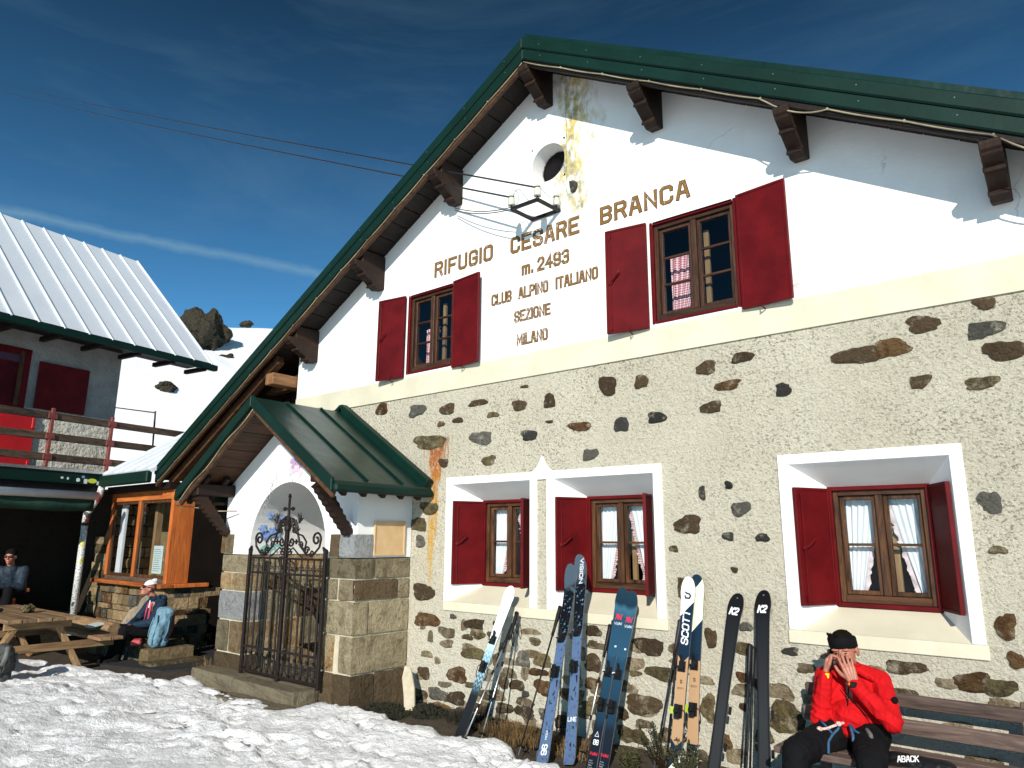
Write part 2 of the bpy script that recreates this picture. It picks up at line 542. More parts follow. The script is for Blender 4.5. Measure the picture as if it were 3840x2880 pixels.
class MB:
    def __init__(s):
        s.v, s.f, s.m, s.uv = [], [], [], {}

    def add(s, vs, fs, mi=0):
        k = len(s.v)
        s.v += [V(x) for x in vs]
        s.f += [tuple(i + k for i in f) for f in fs]
        s.m += [mi] * len(fs)
        return s

    def box(s, x0, x1, y0, y1, z0, z1, mi=0):
        vs = [(x, y, z) for z in (z0, z1) for y in (y0, y1) for x in (x0, x1)]
        return s.add(vs, [(0, 2, 3, 1), (4, 5, 7, 6), (0, 1, 5, 4), (2, 6, 7, 3), (0, 4, 6, 2), (1, 3, 7, 5)], mi)

    def obox(s, c, ax, half, mi=0):
        c = V(c)
        a = [V(ax[i]).normalized() * half[i] for i in range(3)]
        vs = [c + a[0] * i + a[1] * j + a[2] * k for k in (-1, 1) for j in (-1, 1) for i in (-1, 1)]
        return s.add(vs, [(0, 2, 3, 1), (4, 5, 7, 6), (0, 1, 5, 4), (2, 6, 7, 3), (0, 4, 6, 2), (1, 3, 7, 5)], mi)

    def beam(s, p, q, w, h, upv=(0, 0, 1), mi=0):
        p, q = V(p), V(q)
        d = (q - p).normalized()
        sd_ = d.cross(V(upv)).normalized()
        u = sd_.cross(d)
        return s.obox((p + q) / 2, (d, sd_, u), ((q - p).length / 2, w / 2, h / 2), mi)

    def tube(s, pts, r, n=8, mi=0, cap=True):
        pts = [V(p) for p in pts]
        k = len(pts)
        rr = r if isinstance(r, (list, tuple)) else [r] * k
        base = len(s.v)
        prev = None
        for i, p in enumerate(pts):
            d = (pts[min(i + 1, k - 1)] - pts[max(i - 1, 0)]).normalized()
            if prev is None:
                u = d.orthogonal().normalized()
            else:
                u = (prev - d * prev.dot(d))
                u = u.normalized() if u.length > 1e-6 else d.orthogonal().normalized()
            prev = u
            w = d.cross(u)
            for j in range(n):
                a = 2 * math.pi * j / n
                s.v.append(p + (u * math.cos(a) + w * math.sin(a)) * rr[i])
        for i in range(k - 1):
            for j in range(n):
                a, b = base + i * n + j, base + i * n + (j + 1) % n
                s.f.append((a, b, b + n, a + n)); s.m.append(mi)
        if cap:
            s.f.append(tuple(base + j for j in reversed(range(n)))); s.m.append(mi)
            s.f.append(tuple(base + (k - 1) * n + j for j in range(n))); s.m.append(mi)
        return s

    def lathe(s, o, axis, prof, n=16, mi=0):
        o, d = V(o), V(axis).normalized()
        u = d.orthogonal().normalized()
        w = d.cross(u)
        base = len(s.v)
        for (h, r) in prof:
            for j in range(n):
                a = 2 * math.pi * j / n
                s.v.append(o + d * h + (u * math.cos(a) + w * math.sin(a)) * max(r, 1e-4))
        for i in range(len(prof) - 1):
            for j in range(n):
                a, b = base + i * n + j, base + i * n + (j + 1) % n
                s.f.append((a, b, b + n, a + n)); s.m.append(mi)
        s.f.append(tuple(base + j for j in reversed(range(n)))); s.m.append(mi)
        s.f.append(tuple(base + (len(prof) - 1) * n + j for j in range(n))); s.m.append(mi)
        return s

    def prism(s, poly, fn, d, mi=0):
        """poly: 2-D outline, fn(a, b, t) -> point, extruded for t = 0..d"""
        n = len(poly)
        vs = [fn(a, b, 0) for a, b in poly] + [fn(a, b, d) for a, b in poly]
        fs = [tuple(range(n)), tuple(reversed(range(n, 2 * n)))] + [((i + 1) % n, i, n + i, n + (i + 1) % n) for i in range(n)]
        return s.add(vs, fs, mi)

    def quad(s, a, b, c, d, mi=0):
        return s.add([a, b, c, d], [(0, 1, 2, 3)], mi)

    def build(s, name, mats, parent=None, smooth=False, bev=0, kind=None, fix=True):
        me = bpy.data.meshes.new(name)
        me.from_pydata(s.v, [], s.f)
        for mt in (mats if isinstance(mats, (list, tuple)) else [mats]):
            me.materials.append(MT[mt] if isinstance(mt, str) else mt)
        if len(set(s.m)) > 1:
            me.polygons.foreach_set('material_index', s.m)
        if fix:
            bm = bmesh.new(); bm.from_mesh(me)
            bmesh.ops.recalc_face_normals(bm, faces=bm.faces)
            bm.to_mesh(me); bm.free()
        if smooth:
            me.polygons.foreach_set('use_smooth', [True] * len(me.polygons))
        o = bpy.data.objects.new(name, me)
        COL.objects.link(o)
        if parent:
            setpar(o, parent)
        if bev:
            bevel(o, bev)
        if kind:
            o['kind'] = kind
        return o


LOC = {}


def setpar(o, p):
    o.parent = p
    q, t = p, V((0, 0, 0))
    while q:
        t += V(LOC.get(q.name, (0, 0, 0)))
        q = None
    o.matrix_parent_inverse = Matrix.Translation(-t)


def bevel(o, w, seg=1):
    b = o.modifiers.new('bevel', 'BEVEL')
    b.width, b.segments, b.limit_method = w, seg, 'ANGLE'
    b.angle_limit = R(40)


def tag(o, label=None, cat=None, group=None, kind=None):
    if label: o['label'] = label
    if cat: o['category'] = cat
    if group: o['group'] = group
    if kind: o['kind'] = kind
    return o


def thing(name, label, cat, loc=(0, 0, 0), group=None):
    o = bpy.data.objects.new(name, None)
    COL.objects.link(o)
    o.location = loc
    o.empty_display_size = .1
    LOC[o.name] = V(loc)
    return tag(o, label, cat, group)


def frame_boxes(mb, x0, x1, z0, z1, w, y0, y1, mi=0):
    mb.box(x0, x0 + w, y0, y1, z0, z1, mi)
    mb.box(x1 - w, x1, y0, y1, z0, z1, mi)
    mb.box(x0 + w, x1 - w, y0, y1, z0, z0 + w, mi)
    mb.box(x0 + w, x1 - w, y0, y1, z1 - w, z1, mi)
    return mb


def hole_sheet(x0, x1, z0, z1, Y, holes):
    """wall sheet at y = Y with rectangular holes"""
    xs = sorted({x0, x1, *[h[0] for h in holes], *[h[1] for h in holes]})
    zs = sorted({z0, z1, *[h[2] for h in holes], *[h[3] for h in holes]})
    mb = MB()
    for i in range(len(xs) - 1):
        for j in range(len(zs) - 1):
            cx_, cz = (xs[i] + xs[i + 1]) / 2, (zs[j] + zs[j + 1]) / 2
            if any(h[0] < cx_ < h[1] and h[2] < cz < h[3] for h in holes):
                continue
            mb.quad((xs[i], Y, zs[j]), (xs[i + 1], Y, zs[j]), (xs[i + 1], Y, zs[j + 1]), (xs[i], Y, zs[j + 1]))
    return mb


def weld(o, d=.0005):
    bm = bmesh.new(); bm.from_mesh(o.data)
    bmesh.ops.remove_doubles(bm, verts=bm.verts, dist=d)
    bm.to_mesh(o.data); bm.free()


# stroke lettering on a 4 x 6 grid
GL = {
    'A': [[(0, 0), (1.4, 6), (2.6, 6), (4, 0)], [(.6, 2), (3.4, 2)]],
    'B': [[(0, 0), (0, 6), (3, 6), (4, 5), (4, 4), (3, 3), (0, 3)], [(3, 3), (4, 2), (4, 1), (3, 0), (0, 0)]],
    'C': [[(4, 4.6), (4, 5.2), (3.2, 6), (.8, 6), (0, 5.2), (0, .8), (.8, 0), (3.2, 0), (4, .8), (4, 1.4)]],
    'D': [[(0, 0), (0, 6), (2.8, 6), (4, 5), (4, 1), (2.8, 0), (0, 0)]],
    'E': [[(4, 6), (0, 6), (0, 0), (4, 0)], [(0, 3), (3.2, 3)]],
    'F': [[(4, 6), (0, 6), (0, 0)], [(0, 3), (3.2, 3)]],
    'G': [[(4, 4.6), (4, 5.2), (3.2, 6), (.8, 6), (0, 5.2), (0, .8), (.8, 0), (3.2, 0), (4, .8), (4, 2.8), (2.2, 2.8)]],
    'I': [[(0, 0), (0, 6)]],
    'K': [[(0, 0), (0, 6)], [(4, 6), (.4, 2.8)], [(1.4, 3.6), (4, 0)]],
    'L': [[(0, 6), (0, 0), (4, 0)]],
    'M': [[(0, 0), (0, 6), (2.4, 1.6), (4.8, 6), (4.8, 0)]],
    'N': [[(0, 0), (0, 6), (4, 0), (4, 6)]],
    'O': [[(.8, 0), (0, .8), (0, 5.2), (.8, 6), (3.2, 6), (4, 5.2), (4, .8), (3.2, 0), (.8, 0)]],
    'P': [[(0, 0), (0, 6), (3.2, 6), (4, 5.2), (4, 3.6), (3.2, 2.8), (0, 2.8)]],
    'R': [[(0, 0), (0, 6), (3.2, 6), (4, 5.2), (4, 3.8), (3.2, 3), (0, 3)], [(2.6, 3), (4, 0)]],
    'S': [[(4, 4.6), (4, 5.2), (3.2, 6), (.8, 6), (0, 5.2), (0, 3.9), (.8, 3.2), (3.2, 2.8), (4, 2.1), (4, .8), (3.2, 0), (.8, 0), (0, .8), (0, 1.4)]],
    'T': [[(0, 6), (4, 6)], [(2, 6), (2, 0)]],
    'U': [[(0, 6), (0, .8), (.8, 0), (3.2, 0), (4, .8), (4, 6)]],
    'V': [[(0, 6), (2, 0), (4, 6)]],
    'X': [[(0, 0), (4, 6)], [(0, 6), (4, 0)]],
    'Z': [[(0, 6), (4, 6), (0, 0), (4, 0)]],
    'H': [[(0, 0), (0, 6)], [(4, 0), (4, 6)], [(0, 3), (4, 3)]],
    'm': [[(0, 0), (0, 4)], [(0, 3.4), (.8, 4), (2, 4), (2.4, 3.4), (2.4, 0)], [(2.4, 3.4), (3.2, 4), (4.4, 4), (4.8, 3.4), (4.8, 0)]],
    'o': [[(.8, 0), (0, .8), (0, 3.2), (.8, 4), (2.6, 4), (3.4, 3.2), (3.4, .8), (2.6, 0), (.8, 0)]],
    'l': [[(0, 0), (0, 6)]], 'k': [[(0, 0), (0, 6)], [(3, 4), (.3, 1.9)], [(1, 2.5), (3, 0)]],
    '.': [[(0, 0), (0, .5)]], ' ': [], '1': [[(0, 4.6), (1.4, 6), (1.4, 0)]],
    '0': [[(.8, 0), (0, .8), (0, 5.2), (.8, 6), (3.2, 6), (4, 5.2), (4, .8), (3.2, 0), (.8, 0)]],
    '2': [[(0, 4.8), (.8, 6), (3.2, 6), (4, 5.2), (4, 3.6), (0, .6), (0, 0), (4, 0)]],
    '3': [[(0, 5), (.8, 6), (3.2, 6), (4, 5.2), (4, 3.8), (3.2, 3.1), (1.6, 3.1)], [(3.2, 3.1), (4, 2.3), (4, .8), (3.2, 0), (.8, 0), (0, 1)]],
    '4': [[(3, 0), (3, 6), (0, 2), (4.2, 2)]],
    '6': [[(4, 5), (3.2, 6), (.8, 6), (0, 5.2), (0, .8), (.8, 0), (3.2, 0), (4, .8), (4, 2.6), (3.2, 3.3), (0, 3.3)]],
    '7': [[(0, 6), (4, 6), (1.4, 0)]],
    '8': [[(.8, 3.1), (0, 3.8), (0, 5.2), (.8, 6), (3.2, 6), (4, 5.2), (4, 3.8), (3.2, 3.1), (.8, 3.1), (0, 2.3), (0, .8), (.8, 0), (3.2, 0), (4, .8), (4, 2.3), (3.2, 3.1)]],
    '9': [[(0, 1), (.8, 0), (3.2, 0), (4, .8), (4, 5.2), (3.2, 6), (.8, 6), (0, 5.2), (0, 3.4), (.8, 2.7), (4, 2.7)]],
}


def glyph_w(ch):
    return {' ': 2.6, 'I': .1, '.': .2, 'l': .1, 'M': 4.8, 'm': 4.8, '1': 1.4, 'k': 3, 'o': 3.4}.get(ch, 4)


def strokes(poly, w, closed=False):
    """thick polyline as quads with mitred joints (2-D)"""
    n = len(poly)
    pts = [V((*p, 0)) for p in poly]
    cl_ = (pts[0] - pts[-1]).length < 1e-5
    L_, R_ = [], []
    for i, p in enumerate(pts):
        pa = pts[i - 1] if i else (pts[-2] if cl_ else None)
        pb = pts[i + 1] if i < n - 1 else (pts[1] if cl_ else None)
        da = (p - pa).normalized() if pa else None
        db = (pb - p).normalized() if pb else None
        da, db = da or db, db or da
        na, nb = V((-da.y, da.x, 0)), V((-db.y, db.x, 0))
        b = (na + nb)
        b = b.normalized() if b.length > 1e-4 else na
        k = min(2.2, 1 / max(.3, b.dot(na)))
        q = p
        if not pa: q = p - db * w * .5
        if not pb: q = p + da * w * .5
        L_.append(q + b * w * .5 * k); R_.append(q - b * w * .5 * k)
    return [(R_[i], R_[i + 1], L_[i + 1], L_[i]) for i in range(n - 1)]


def text_mb(mb, s, o, xd, yd, height, width=None, sw=.9, gap=1.5, nd=None, lift=0, mi=0, slant=0, lw=None):
    """writes s from o along xd; glyphs 6 units high"""
    o, xd, yd = V(o), V(xd).normalized(), V(yd).normalized()
    nd = V(nd) if nd else xd.cross(yd)
    tot = sum(glyph_w(c) + gap for c in s) - gap
    ky = height / 6
    kx = (width / tot) if width else ky
    cur = 0
    ii = 0
    for ch in s:
        for st in GL.get(ch, []):
            sp = [((cur + a) * kx + slant * b * ky, b * ky) for a, b in st]
            for q in strokes(sp, (lw or sw * ky)):
                ii += 1
                mb.add([o + xd * p.x + yd * p.y + nd * (lift + .00012 * (ii % 7)) for p in q], [(0, 1, 2, 3)], mi)
        cur += glyph_w(ch) + gap
    return mb


def blob_stone(c, w, h, Y, out=.014, n=11, seed=0, rough=.22, depth=.02):
    """irregular field stone set in a wall that faces -y"""
    rn = random.Random(seed)
    mb = MB()
    ph = rn.random() * 6
    rad = []
    for i in range(n):
        a = 2 * math.pi * i / n
        k = 1 + rough * (math.sin(2 * a + ph) * .35 + math.sin(3 * a + 2 * ph) * .4 + rn.uniform(-.3, .3))
        sq = 1 / max(abs(math.cos(a)), abs(math.sin(a))) ** .45
        rad.append((a, k * sq))
    rings = [(1.0, depth), (.96, -out * .5), (.72, -out), (.35, -out * 1.1)]
    for s_, dy in rings:
        for a, k in rad:
            mb.v.append(V((c[0] + math.cos(a) * k * s_ * w / 2, Y + dy + (rn.uniform(-.3, .3) * out if s_ < .9 else 0), c[1] + math.sin(a) * k * s_ * h / 2)))
    for r in range(len(rings) - 1):
        for i in range(n):
            a, b = r * n + i, r * n + (i + 1) % n
            mb.f.append((a, b, b + n, a + n)); mb.m.append(0)
    mb.f.append(tuple((len(rings) - 1) * n + i for i in range(n))); mb.m.append(0)
    return mb

# ------------------------------------------------------------------ the hut
AX, WY = -4.41, 6.0                      # ridge line and facade plane
SL, SR_ = .565, .606                     # roof slopes, left and right
ZS = 7.20                                # soffit height at the ridge
XL, XR = -12.33, 1.0                     # eaves
hut = thing('mountain_hut', 'white gabled mountain hut with green roof edge, red shutters and stone studded lower wall', 'building', (AX, WY, 0))


def soff(x):
    return ZS - (AX - x) * SL if x < AX else ZS - (x - AX) * SR_


UPW = [(-6.70, -5.86), (-3.165, -2.265)]           # openings of the upper windows
LOWC = [-5.245, -3.79, -1.395]
# upper gable wall with its round window
RC, RR_ = (-4.42, 6.04), .24
hs = [(a, b, 3.86, 4.90) for a, b in UPW] + [(RC[0] - RR_, RC[0] + RR_, RC[1] - RR_, RC[1] + RR_)]
mb = hole_sheet(-9.09, .27, 3.82, 7.6, WY, hs)
n = 40
k0 = len(mb.v)
for i in range(n):
    a = 2 * math.pi * (i + .5) / n
    c, s = math.cos(a), math.sin(a)
    q = RR_ / max(abs(c), abs(s))
    mb.v += [V((RC[0] + c * RR_ * .97, WY, RC[1] + s * RR_ * .97)), V((RC[0] + c * q, WY, RC[1] + s * q)),
             V((RC[0] + c * RR_ * .9, WY + .2, RC[1] + s * RR_ * .9))]
for i in range(n):
    a, b = k0 + 3 * i, k0 + 3 * ((i + 1) % n)
    mb.f += [(a, b, b + 1, a + 1), (a, a + 2, b + 2, b)]; mb.m += [0, 0]
o = mb.build('gable_wall', 'plaster', hut, fix=False)
bm = bmesh.new(); bm.from_mesh(o.data)
for nx, sl in ((-1, SL), (1, SR_)):
    bmesh.ops.bisect_plane(bm, geom=bm.verts[:] + bm.edges[:] + bm.faces[:], plane_co=(AX, 0, ZS + .02), plane_no=V((nx * sl, 0, 1)), clear_outer=True)
bmesh.ops.recalc_face_normals(bm, faces=bm.faces)
bm.to_mesh(o.data); bm.free()
MB().box(-9.09, .27, 5.988, 6.1, 3.553, 3.82).build('string_course', 'band', hut)
inn = [(c - .575, c + .575, 1.12, 2.423) for c in LOWC] + [(-8.7, -7.03, -.1, 2.52)]
hole_sheet(-9.09, .27, -.6, 3.553, 6.008, inn).build('lower_wall', 'roughcast', hut)
# shell of the building behind the facade
mb = MB()
mb.box(-9.09, -8.75, 6.02, 13.6, -.6, 4.4).box(-.07, .27, 6.02, 13.6, -.6, 4.3).box(-9.09, .27, 13.6, 13.9, -.6, 7.0)
mb.box(-8.74, -.08, 6.4, 13.6, -.6, -.4).box(-8.74, -.08, 6.02, 13.6, 3.4, 3.5)
mb.build('side_wall', 'plaster', hut)
mb = MB()
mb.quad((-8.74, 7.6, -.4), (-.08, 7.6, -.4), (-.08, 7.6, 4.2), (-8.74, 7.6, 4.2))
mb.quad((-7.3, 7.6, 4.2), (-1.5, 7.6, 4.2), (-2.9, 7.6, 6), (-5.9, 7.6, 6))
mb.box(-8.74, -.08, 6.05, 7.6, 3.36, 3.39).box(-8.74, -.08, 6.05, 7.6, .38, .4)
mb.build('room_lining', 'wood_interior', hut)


def splay(c):
    mb = MB()
    x0, x1, z0, z1, Y0 = c - .575, c + .575, 1.12, 2.423, 5.99
    a0, a1, b0, b1, Y1 = c - .37, c + .37, 1.285, 2.24, 6.33
    O = [V((x0, Y0, z0)), V((x1, Y0, z0)), V((x1, Y0, z1)), V((x0, Y0, z1))]
    I = [V((a0, Y1, b0)), V((a1, Y1, b0)), V((a1, Y1, b1)), V((a0, Y1, b1))]
    for i in range(4):
        j = (i + 1) % 4
        mb.quad(O[i], O[j], I[j], I[i], 1 if i == 0 else 0)
    return mb.build('window_reveal', ['surround', 'sill'], hut, fix=False)


for c in LOWC:
    splay(c)


def surround(x0, x1, fin=None):
    mb = MB()
    Y0, Y1 = 5.985, 6.03
    cs = [c for c in LOWC if x0 < c < x1]
    for c in cs:
        mb.box(c - .66, c - .575, Y0, Y1, 1.12, 2.421).box(c + .575, c + .66, Y0, Y1, 1.12, 2.421)
    mb.box(x0, x1, Y0, Y1, 2.421, 2.503)
    if fin:
        cv = []
        for i in range(9):
            t = i / 8
            cv.append((fin - .17 + .165 * t, 2.503 + .16 * t ** 2.4))
        poly = cv + [(2 * fin - a, b) for a, b in reversed(cv)]
        mb.prism(poly, lambda a, b, t: (a, 5.985 + t, b), .03)
    mb.build('window_surround', 'surround', hut, bev=.004)
    MB().box(x0 - .01, x1 + .01, 5.99, 6.03, 1.02, 1.119).build('sill_band', 'sill', hut, bev=.004)


surround(LOWC[0] - .66, LOWC[1] + .66, -4.51)
surround(LOWC[2] - .66, LOWC[2] + .66)


def shutter(hx, hz, w, h, Y, ang, side, latch=True, hooks=False, label=None):
    """leaf hinged at (hx, Y); ang measured from the closed position, side -1 = hinged on the left"""
    d = V((-side * math.cos(ang), -math.sin(ang), 0))        # from the hinge to the free edge
    nrm = V((d.y, -d.x, 0)) * (1 if side < 0 else -1)        # the face that looks out when closed
    up_ = V((0, 0, 1))
    o3 = V((hx, Y, hz))
    P = lambda u, z, t: o3 + d * u + up_ * z + nrm * t
    mb = MB().obox(P(w / 2, h / 2, 0), (d, up_, nrm), (w / 2, h / 2, .009))
    for t in (-.011, .011):
        mb.obox(P(.012, h / 2, t), (d, up_, nrm), (.012, h / 2 - .001, .005))
        mb.obox(P(w - .012, h / 2, t), (d, up_, nrm), (.012, h / 2 - .001, .005))
        mb.obox(P(w / 2, .012, t), (d, up_, nrm), (w / 2 - .025, .012, .005))
        mb.obox(P(w / 2, h - .012, t), (d, up_, nrm), (w / 2 - .025, .012, .005))
    s_ = mb.build('shutter', 'red', hut, bev=.002)
    fs = 1 if (nrm.dot(CAM - P(w / 2, h / 2, 0)) > 0) else -1
    if latch:
        u0 = w - .055
        mb = MB().tube([P(u0, .03, .02 * fs), P(u0, h - .04, .02 * fs)], .006, 6)
        mb.lathe(P(u0, h * .48, .008 * fs), nrm * fs, [(0, .022), (.02, .022), (.024, .014)], 10)
        mb.tube([P(u0, h * .48, .03 * fs), P(u0 - .03, h * .5, .045 * fs), P(u0 - .085, h * .555, .05 * fs), P(u0 - .11, h * .575, .045 * fs)], [.008, .009, .011, .006], 6)
        for z in (.05, h - .07):
            mb.obox(P(u0, z, .02 * fs), (d, up_, nrm), (.012, .02, .008))
            mb.tube([P(u0, z, .02 * fs), P(u0 + .008, z - .045, .028 * fs)], [.009, .004], 6)
        mb.build('latch', 'red', s_)
    if hooks:
        mb = MB()
        for u in (w * .42,):
            mb.tube([P(u, -.015, .03 * fs), P(u, .0, .045 * fs), P(u, .05, .03 * fs)], [.008, .006, .003], 6)
            mb.tube([P(u, -.03, -.03 * fs), P(u, -.02, .05 * fs)], .006, 6)
        mb.build('shutter_hook', 'red', s_)
    return s_


def window(cx, z0, z1, w, Y, rows, wv, wx_, label):
    x0, x1 = cx - w / 2, cx + w / 2
    win = frame_boxes(MB(), x0 - .03, x1 + .03, z0 - .02, z1 + .03, .035, Y - .02, Y + .07).build('window', 'red', hut, bev=.003)
    win['label'] = label
    # jambs
    j = .045
    MB().box(x0 + .006, x0 + j, Y + .01, Y + .13, z0 + .016, z1 - .006).build('jamb', wv, win, bev=.003)
    MB().box(x1 - j, x1 - .006, Y + .01, Y + .13, z0 + .016, z1 - .006).build('jamb', wv, win, bev=.003)
    MB().box(x0 + j + .001, x1 - j - .001, Y + .01, Y + .13, z1 - j, z1 - .006).build('head_rail', wx_, win, bev=.003)
    MB().box(x0 + j + .001, x1 - j - .001, Y + .0, Y + .13, z0 + .016, z0 + .075).build('bottom_rail', wx_, win, bev=.004)
    MB().box(cx - .027, cx + .027, Y + .012, Y + .10, z0 + .076, z1 - j - .001).build('mullion', wv, win, bev=.005)
    for s in (-1, 1):
        a, b = (x0 + j + .002, cx - .028) if s < 0 else (cx + .028, x1 - j - .002)
        f = .034
        za, zb = z0 + .077, z1 - j - .002
        mb = frame_boxes(MB(), a, b, za, zb, f, Y + .04, Y + .085)
        mb.build('casement', wv, win, bev=.004)
        hgt = (zb - za - 2 * f)
        for r in range(1, rows):
            zz = za + f + hgt * r / rows
            MB().box(a + f + .0005, b - f - .0005, Y + .045, Y + .08, zz - .011, zz + .011).build('muntin', wx_, win, bev=.004)
        for r in range(rows):
            lo = za + f + hgt * r / rows + (.011 if r else 0)
            hi = za + f + hgt * (r + 1) / rows - (.011 if r < rows - 1 else 0)
            MB().box(a + f, b - f, Y + .060, Y + .064, lo, hi).build('pane', 'glass', win)
    MB().box(cx + .036, cx + .085, Y + .17, Y + .20, z0 + .08, z1 - .12).build('inner_frame', 'wood_table_z', win)
    return win


def curtain(x_out, x_in_top, x_in_bot, z0, z1, Y, mat, rmat, label, bend=.45, folds=5, group=None):
    """gathered half curtain whose inner edge swings towards the outside, with a ruffle along it"""
    nu, nv = 40, 34
    root = None
    for part in ('cloth', 'ruffle'):
        mb = MB()
        uvs = []
        for j in range(nv + 1):
            t = j / nv
            e = x_in_top + (x_in_bot - x_in_top) * (t ** (1 / (bend + .55)) if bend else t)
            for i in range(nu + 1):
                u = i / nu
                if part == 'cloth':
                    x = x_out + (e - x_out) * u
                    y = Y + .014 * math.sin(u * folds * 6.28 + t * 1.5) * (.6 + .4 * math.sin(t * 3 + u * 4)) + .006 * noise.noise(V((x * 8, t * 6, 1)))
                    z = z1 - (z1 - z0) * t
                    uvs.append((u * .35, t))
                else:
                    s_ = 1 if x_in_top > x_out else -1
                    ww = .035 + .02 * noise.noise(V((t * 22, 3.1, e * 9)))
                    x = e + s_ * ww * u
                    y = Y - .004 + .02 * u * math.sin(t * 58 + 2 * math.sin(t * 17))
                    z = z1 - (z1 - z0) * t + .012 * u * math.sin(t * 40)
                    uvs.append((u * .07, t))
                mb.v.append(V((x, y, z)))
        for j in range(nv):
            for i in range(nu):
                a = j * (nu + 1) + i
                mb.f.append((a, a + 1, a + nu + 2, a + nu + 1)); mb.m.append(0)
        o = mb.build('curtain' if part == 'cloth' else 'ruffle', mat if part == 'cloth' else rmat, root, smooth=True, fix=False)
        uvl = o.data.uv_layers.new(name='uv')
        for lp in o.data.loops:
            uvl.data[lp.index].uv = uvs[lp.vertex_index]
        if part == 'cloth':
            root = o
            tag(o, label, 'curtain', group)
    return root


# lower windows
names = ['lower window nearest the porch, left of the pair', 'lower window, right of the pair under the pointed finial', 'single lower window above the man in red']
for i, c in enumerate(LOWC):
    window(c, 1.31, 2.22, .70, 6.335, 2, 'wood_window', 'wood_window_x', names[i])
    an = [R(118), R(117.5), R(117.5)][i]
    shutter(c - .372, 1.305, .375, .93, 6.32, an, -1)
    shutter(c + .372, 1.305, .375, .93, 6.32, [R(108), R(108), R(117.5)][i], 1, latch=False)
cw = ['window beside the porch', 'window behind the skis', 'window above the man in red']
for i, c in enumerate(LOWC):
    rm = 'gingham' if i < 2 else 'ruffle_pink'
    rl = 'red gingham' if i < 2 else 'pale pink'
    curtain(c - .31, c - .055, c - .20, 1.39, 2.17, 6.47, 'lino_white', rm, 'white curtain with %s ruffle, left half in %s' % (rl, cw[i]), .3)
    curtain(c + .31, c + .055, c + .22, 1.39, 2.17, 6.47, 'lino_white', rm, 'white curtain with %s ruffle, right half in %s' % (rl, cw[i]), .3)
# upper windows
un = ['small upper window left of the painted lettering', 'large upper window right of the painted lettering']
for i, (a, b) in enumerate(UPW):
    c = (a + b) / 2
    window(c, 3.87, 4.89, b - a - .06, 6.02, 3, 'wood_window_up', 'wood_window_up_x', un[i])
    w_ = .45 if i == 0 else .44
    shutter(a - .015, 3.815, w_, 1.10, 5.965, R(171), -1, hooks=True)
    shutter(b + .015, 3.815, w_ + .02, 1.10, 5.965, R(174), 1, latch=False, hooks=True)
    curtain(a + .09, c - .06 if i else c - .1, a + .24 if i else a + .2, 3.95, 4.6 if i else 4.5, 6.26, 'gingham_big', 'gingham_big',
            ['red gingham curtain in the small upper window', 'red gingham curtain in the large upper window'][i], .3, 4)
# round window: grille and glass
mb = MB()
for i in range(-9, 10):
    q = .215
    t = i * .0235
    if abs(t) < q:
        h = math.sqrt(q * q - t * t)
        mb.tube([(RC[0] + t, 6.185, RC[1] - h), (RC[0] + t, 6.185, RC[1] + h)], .0022, 4)
        mb.tube([(RC[0] - h, 6.187, RC[1] + t), (RC[0] + h, 6.187, RC[1] + t)], .0022, 4)
mb.build('window_grille', 'iron', hut)
MB().lathe((RC[0], 6.22, RC[1]), (0, 1, 0), [(0, .22), (.01, .22)], 32).build('round_pane', 'black', hut)

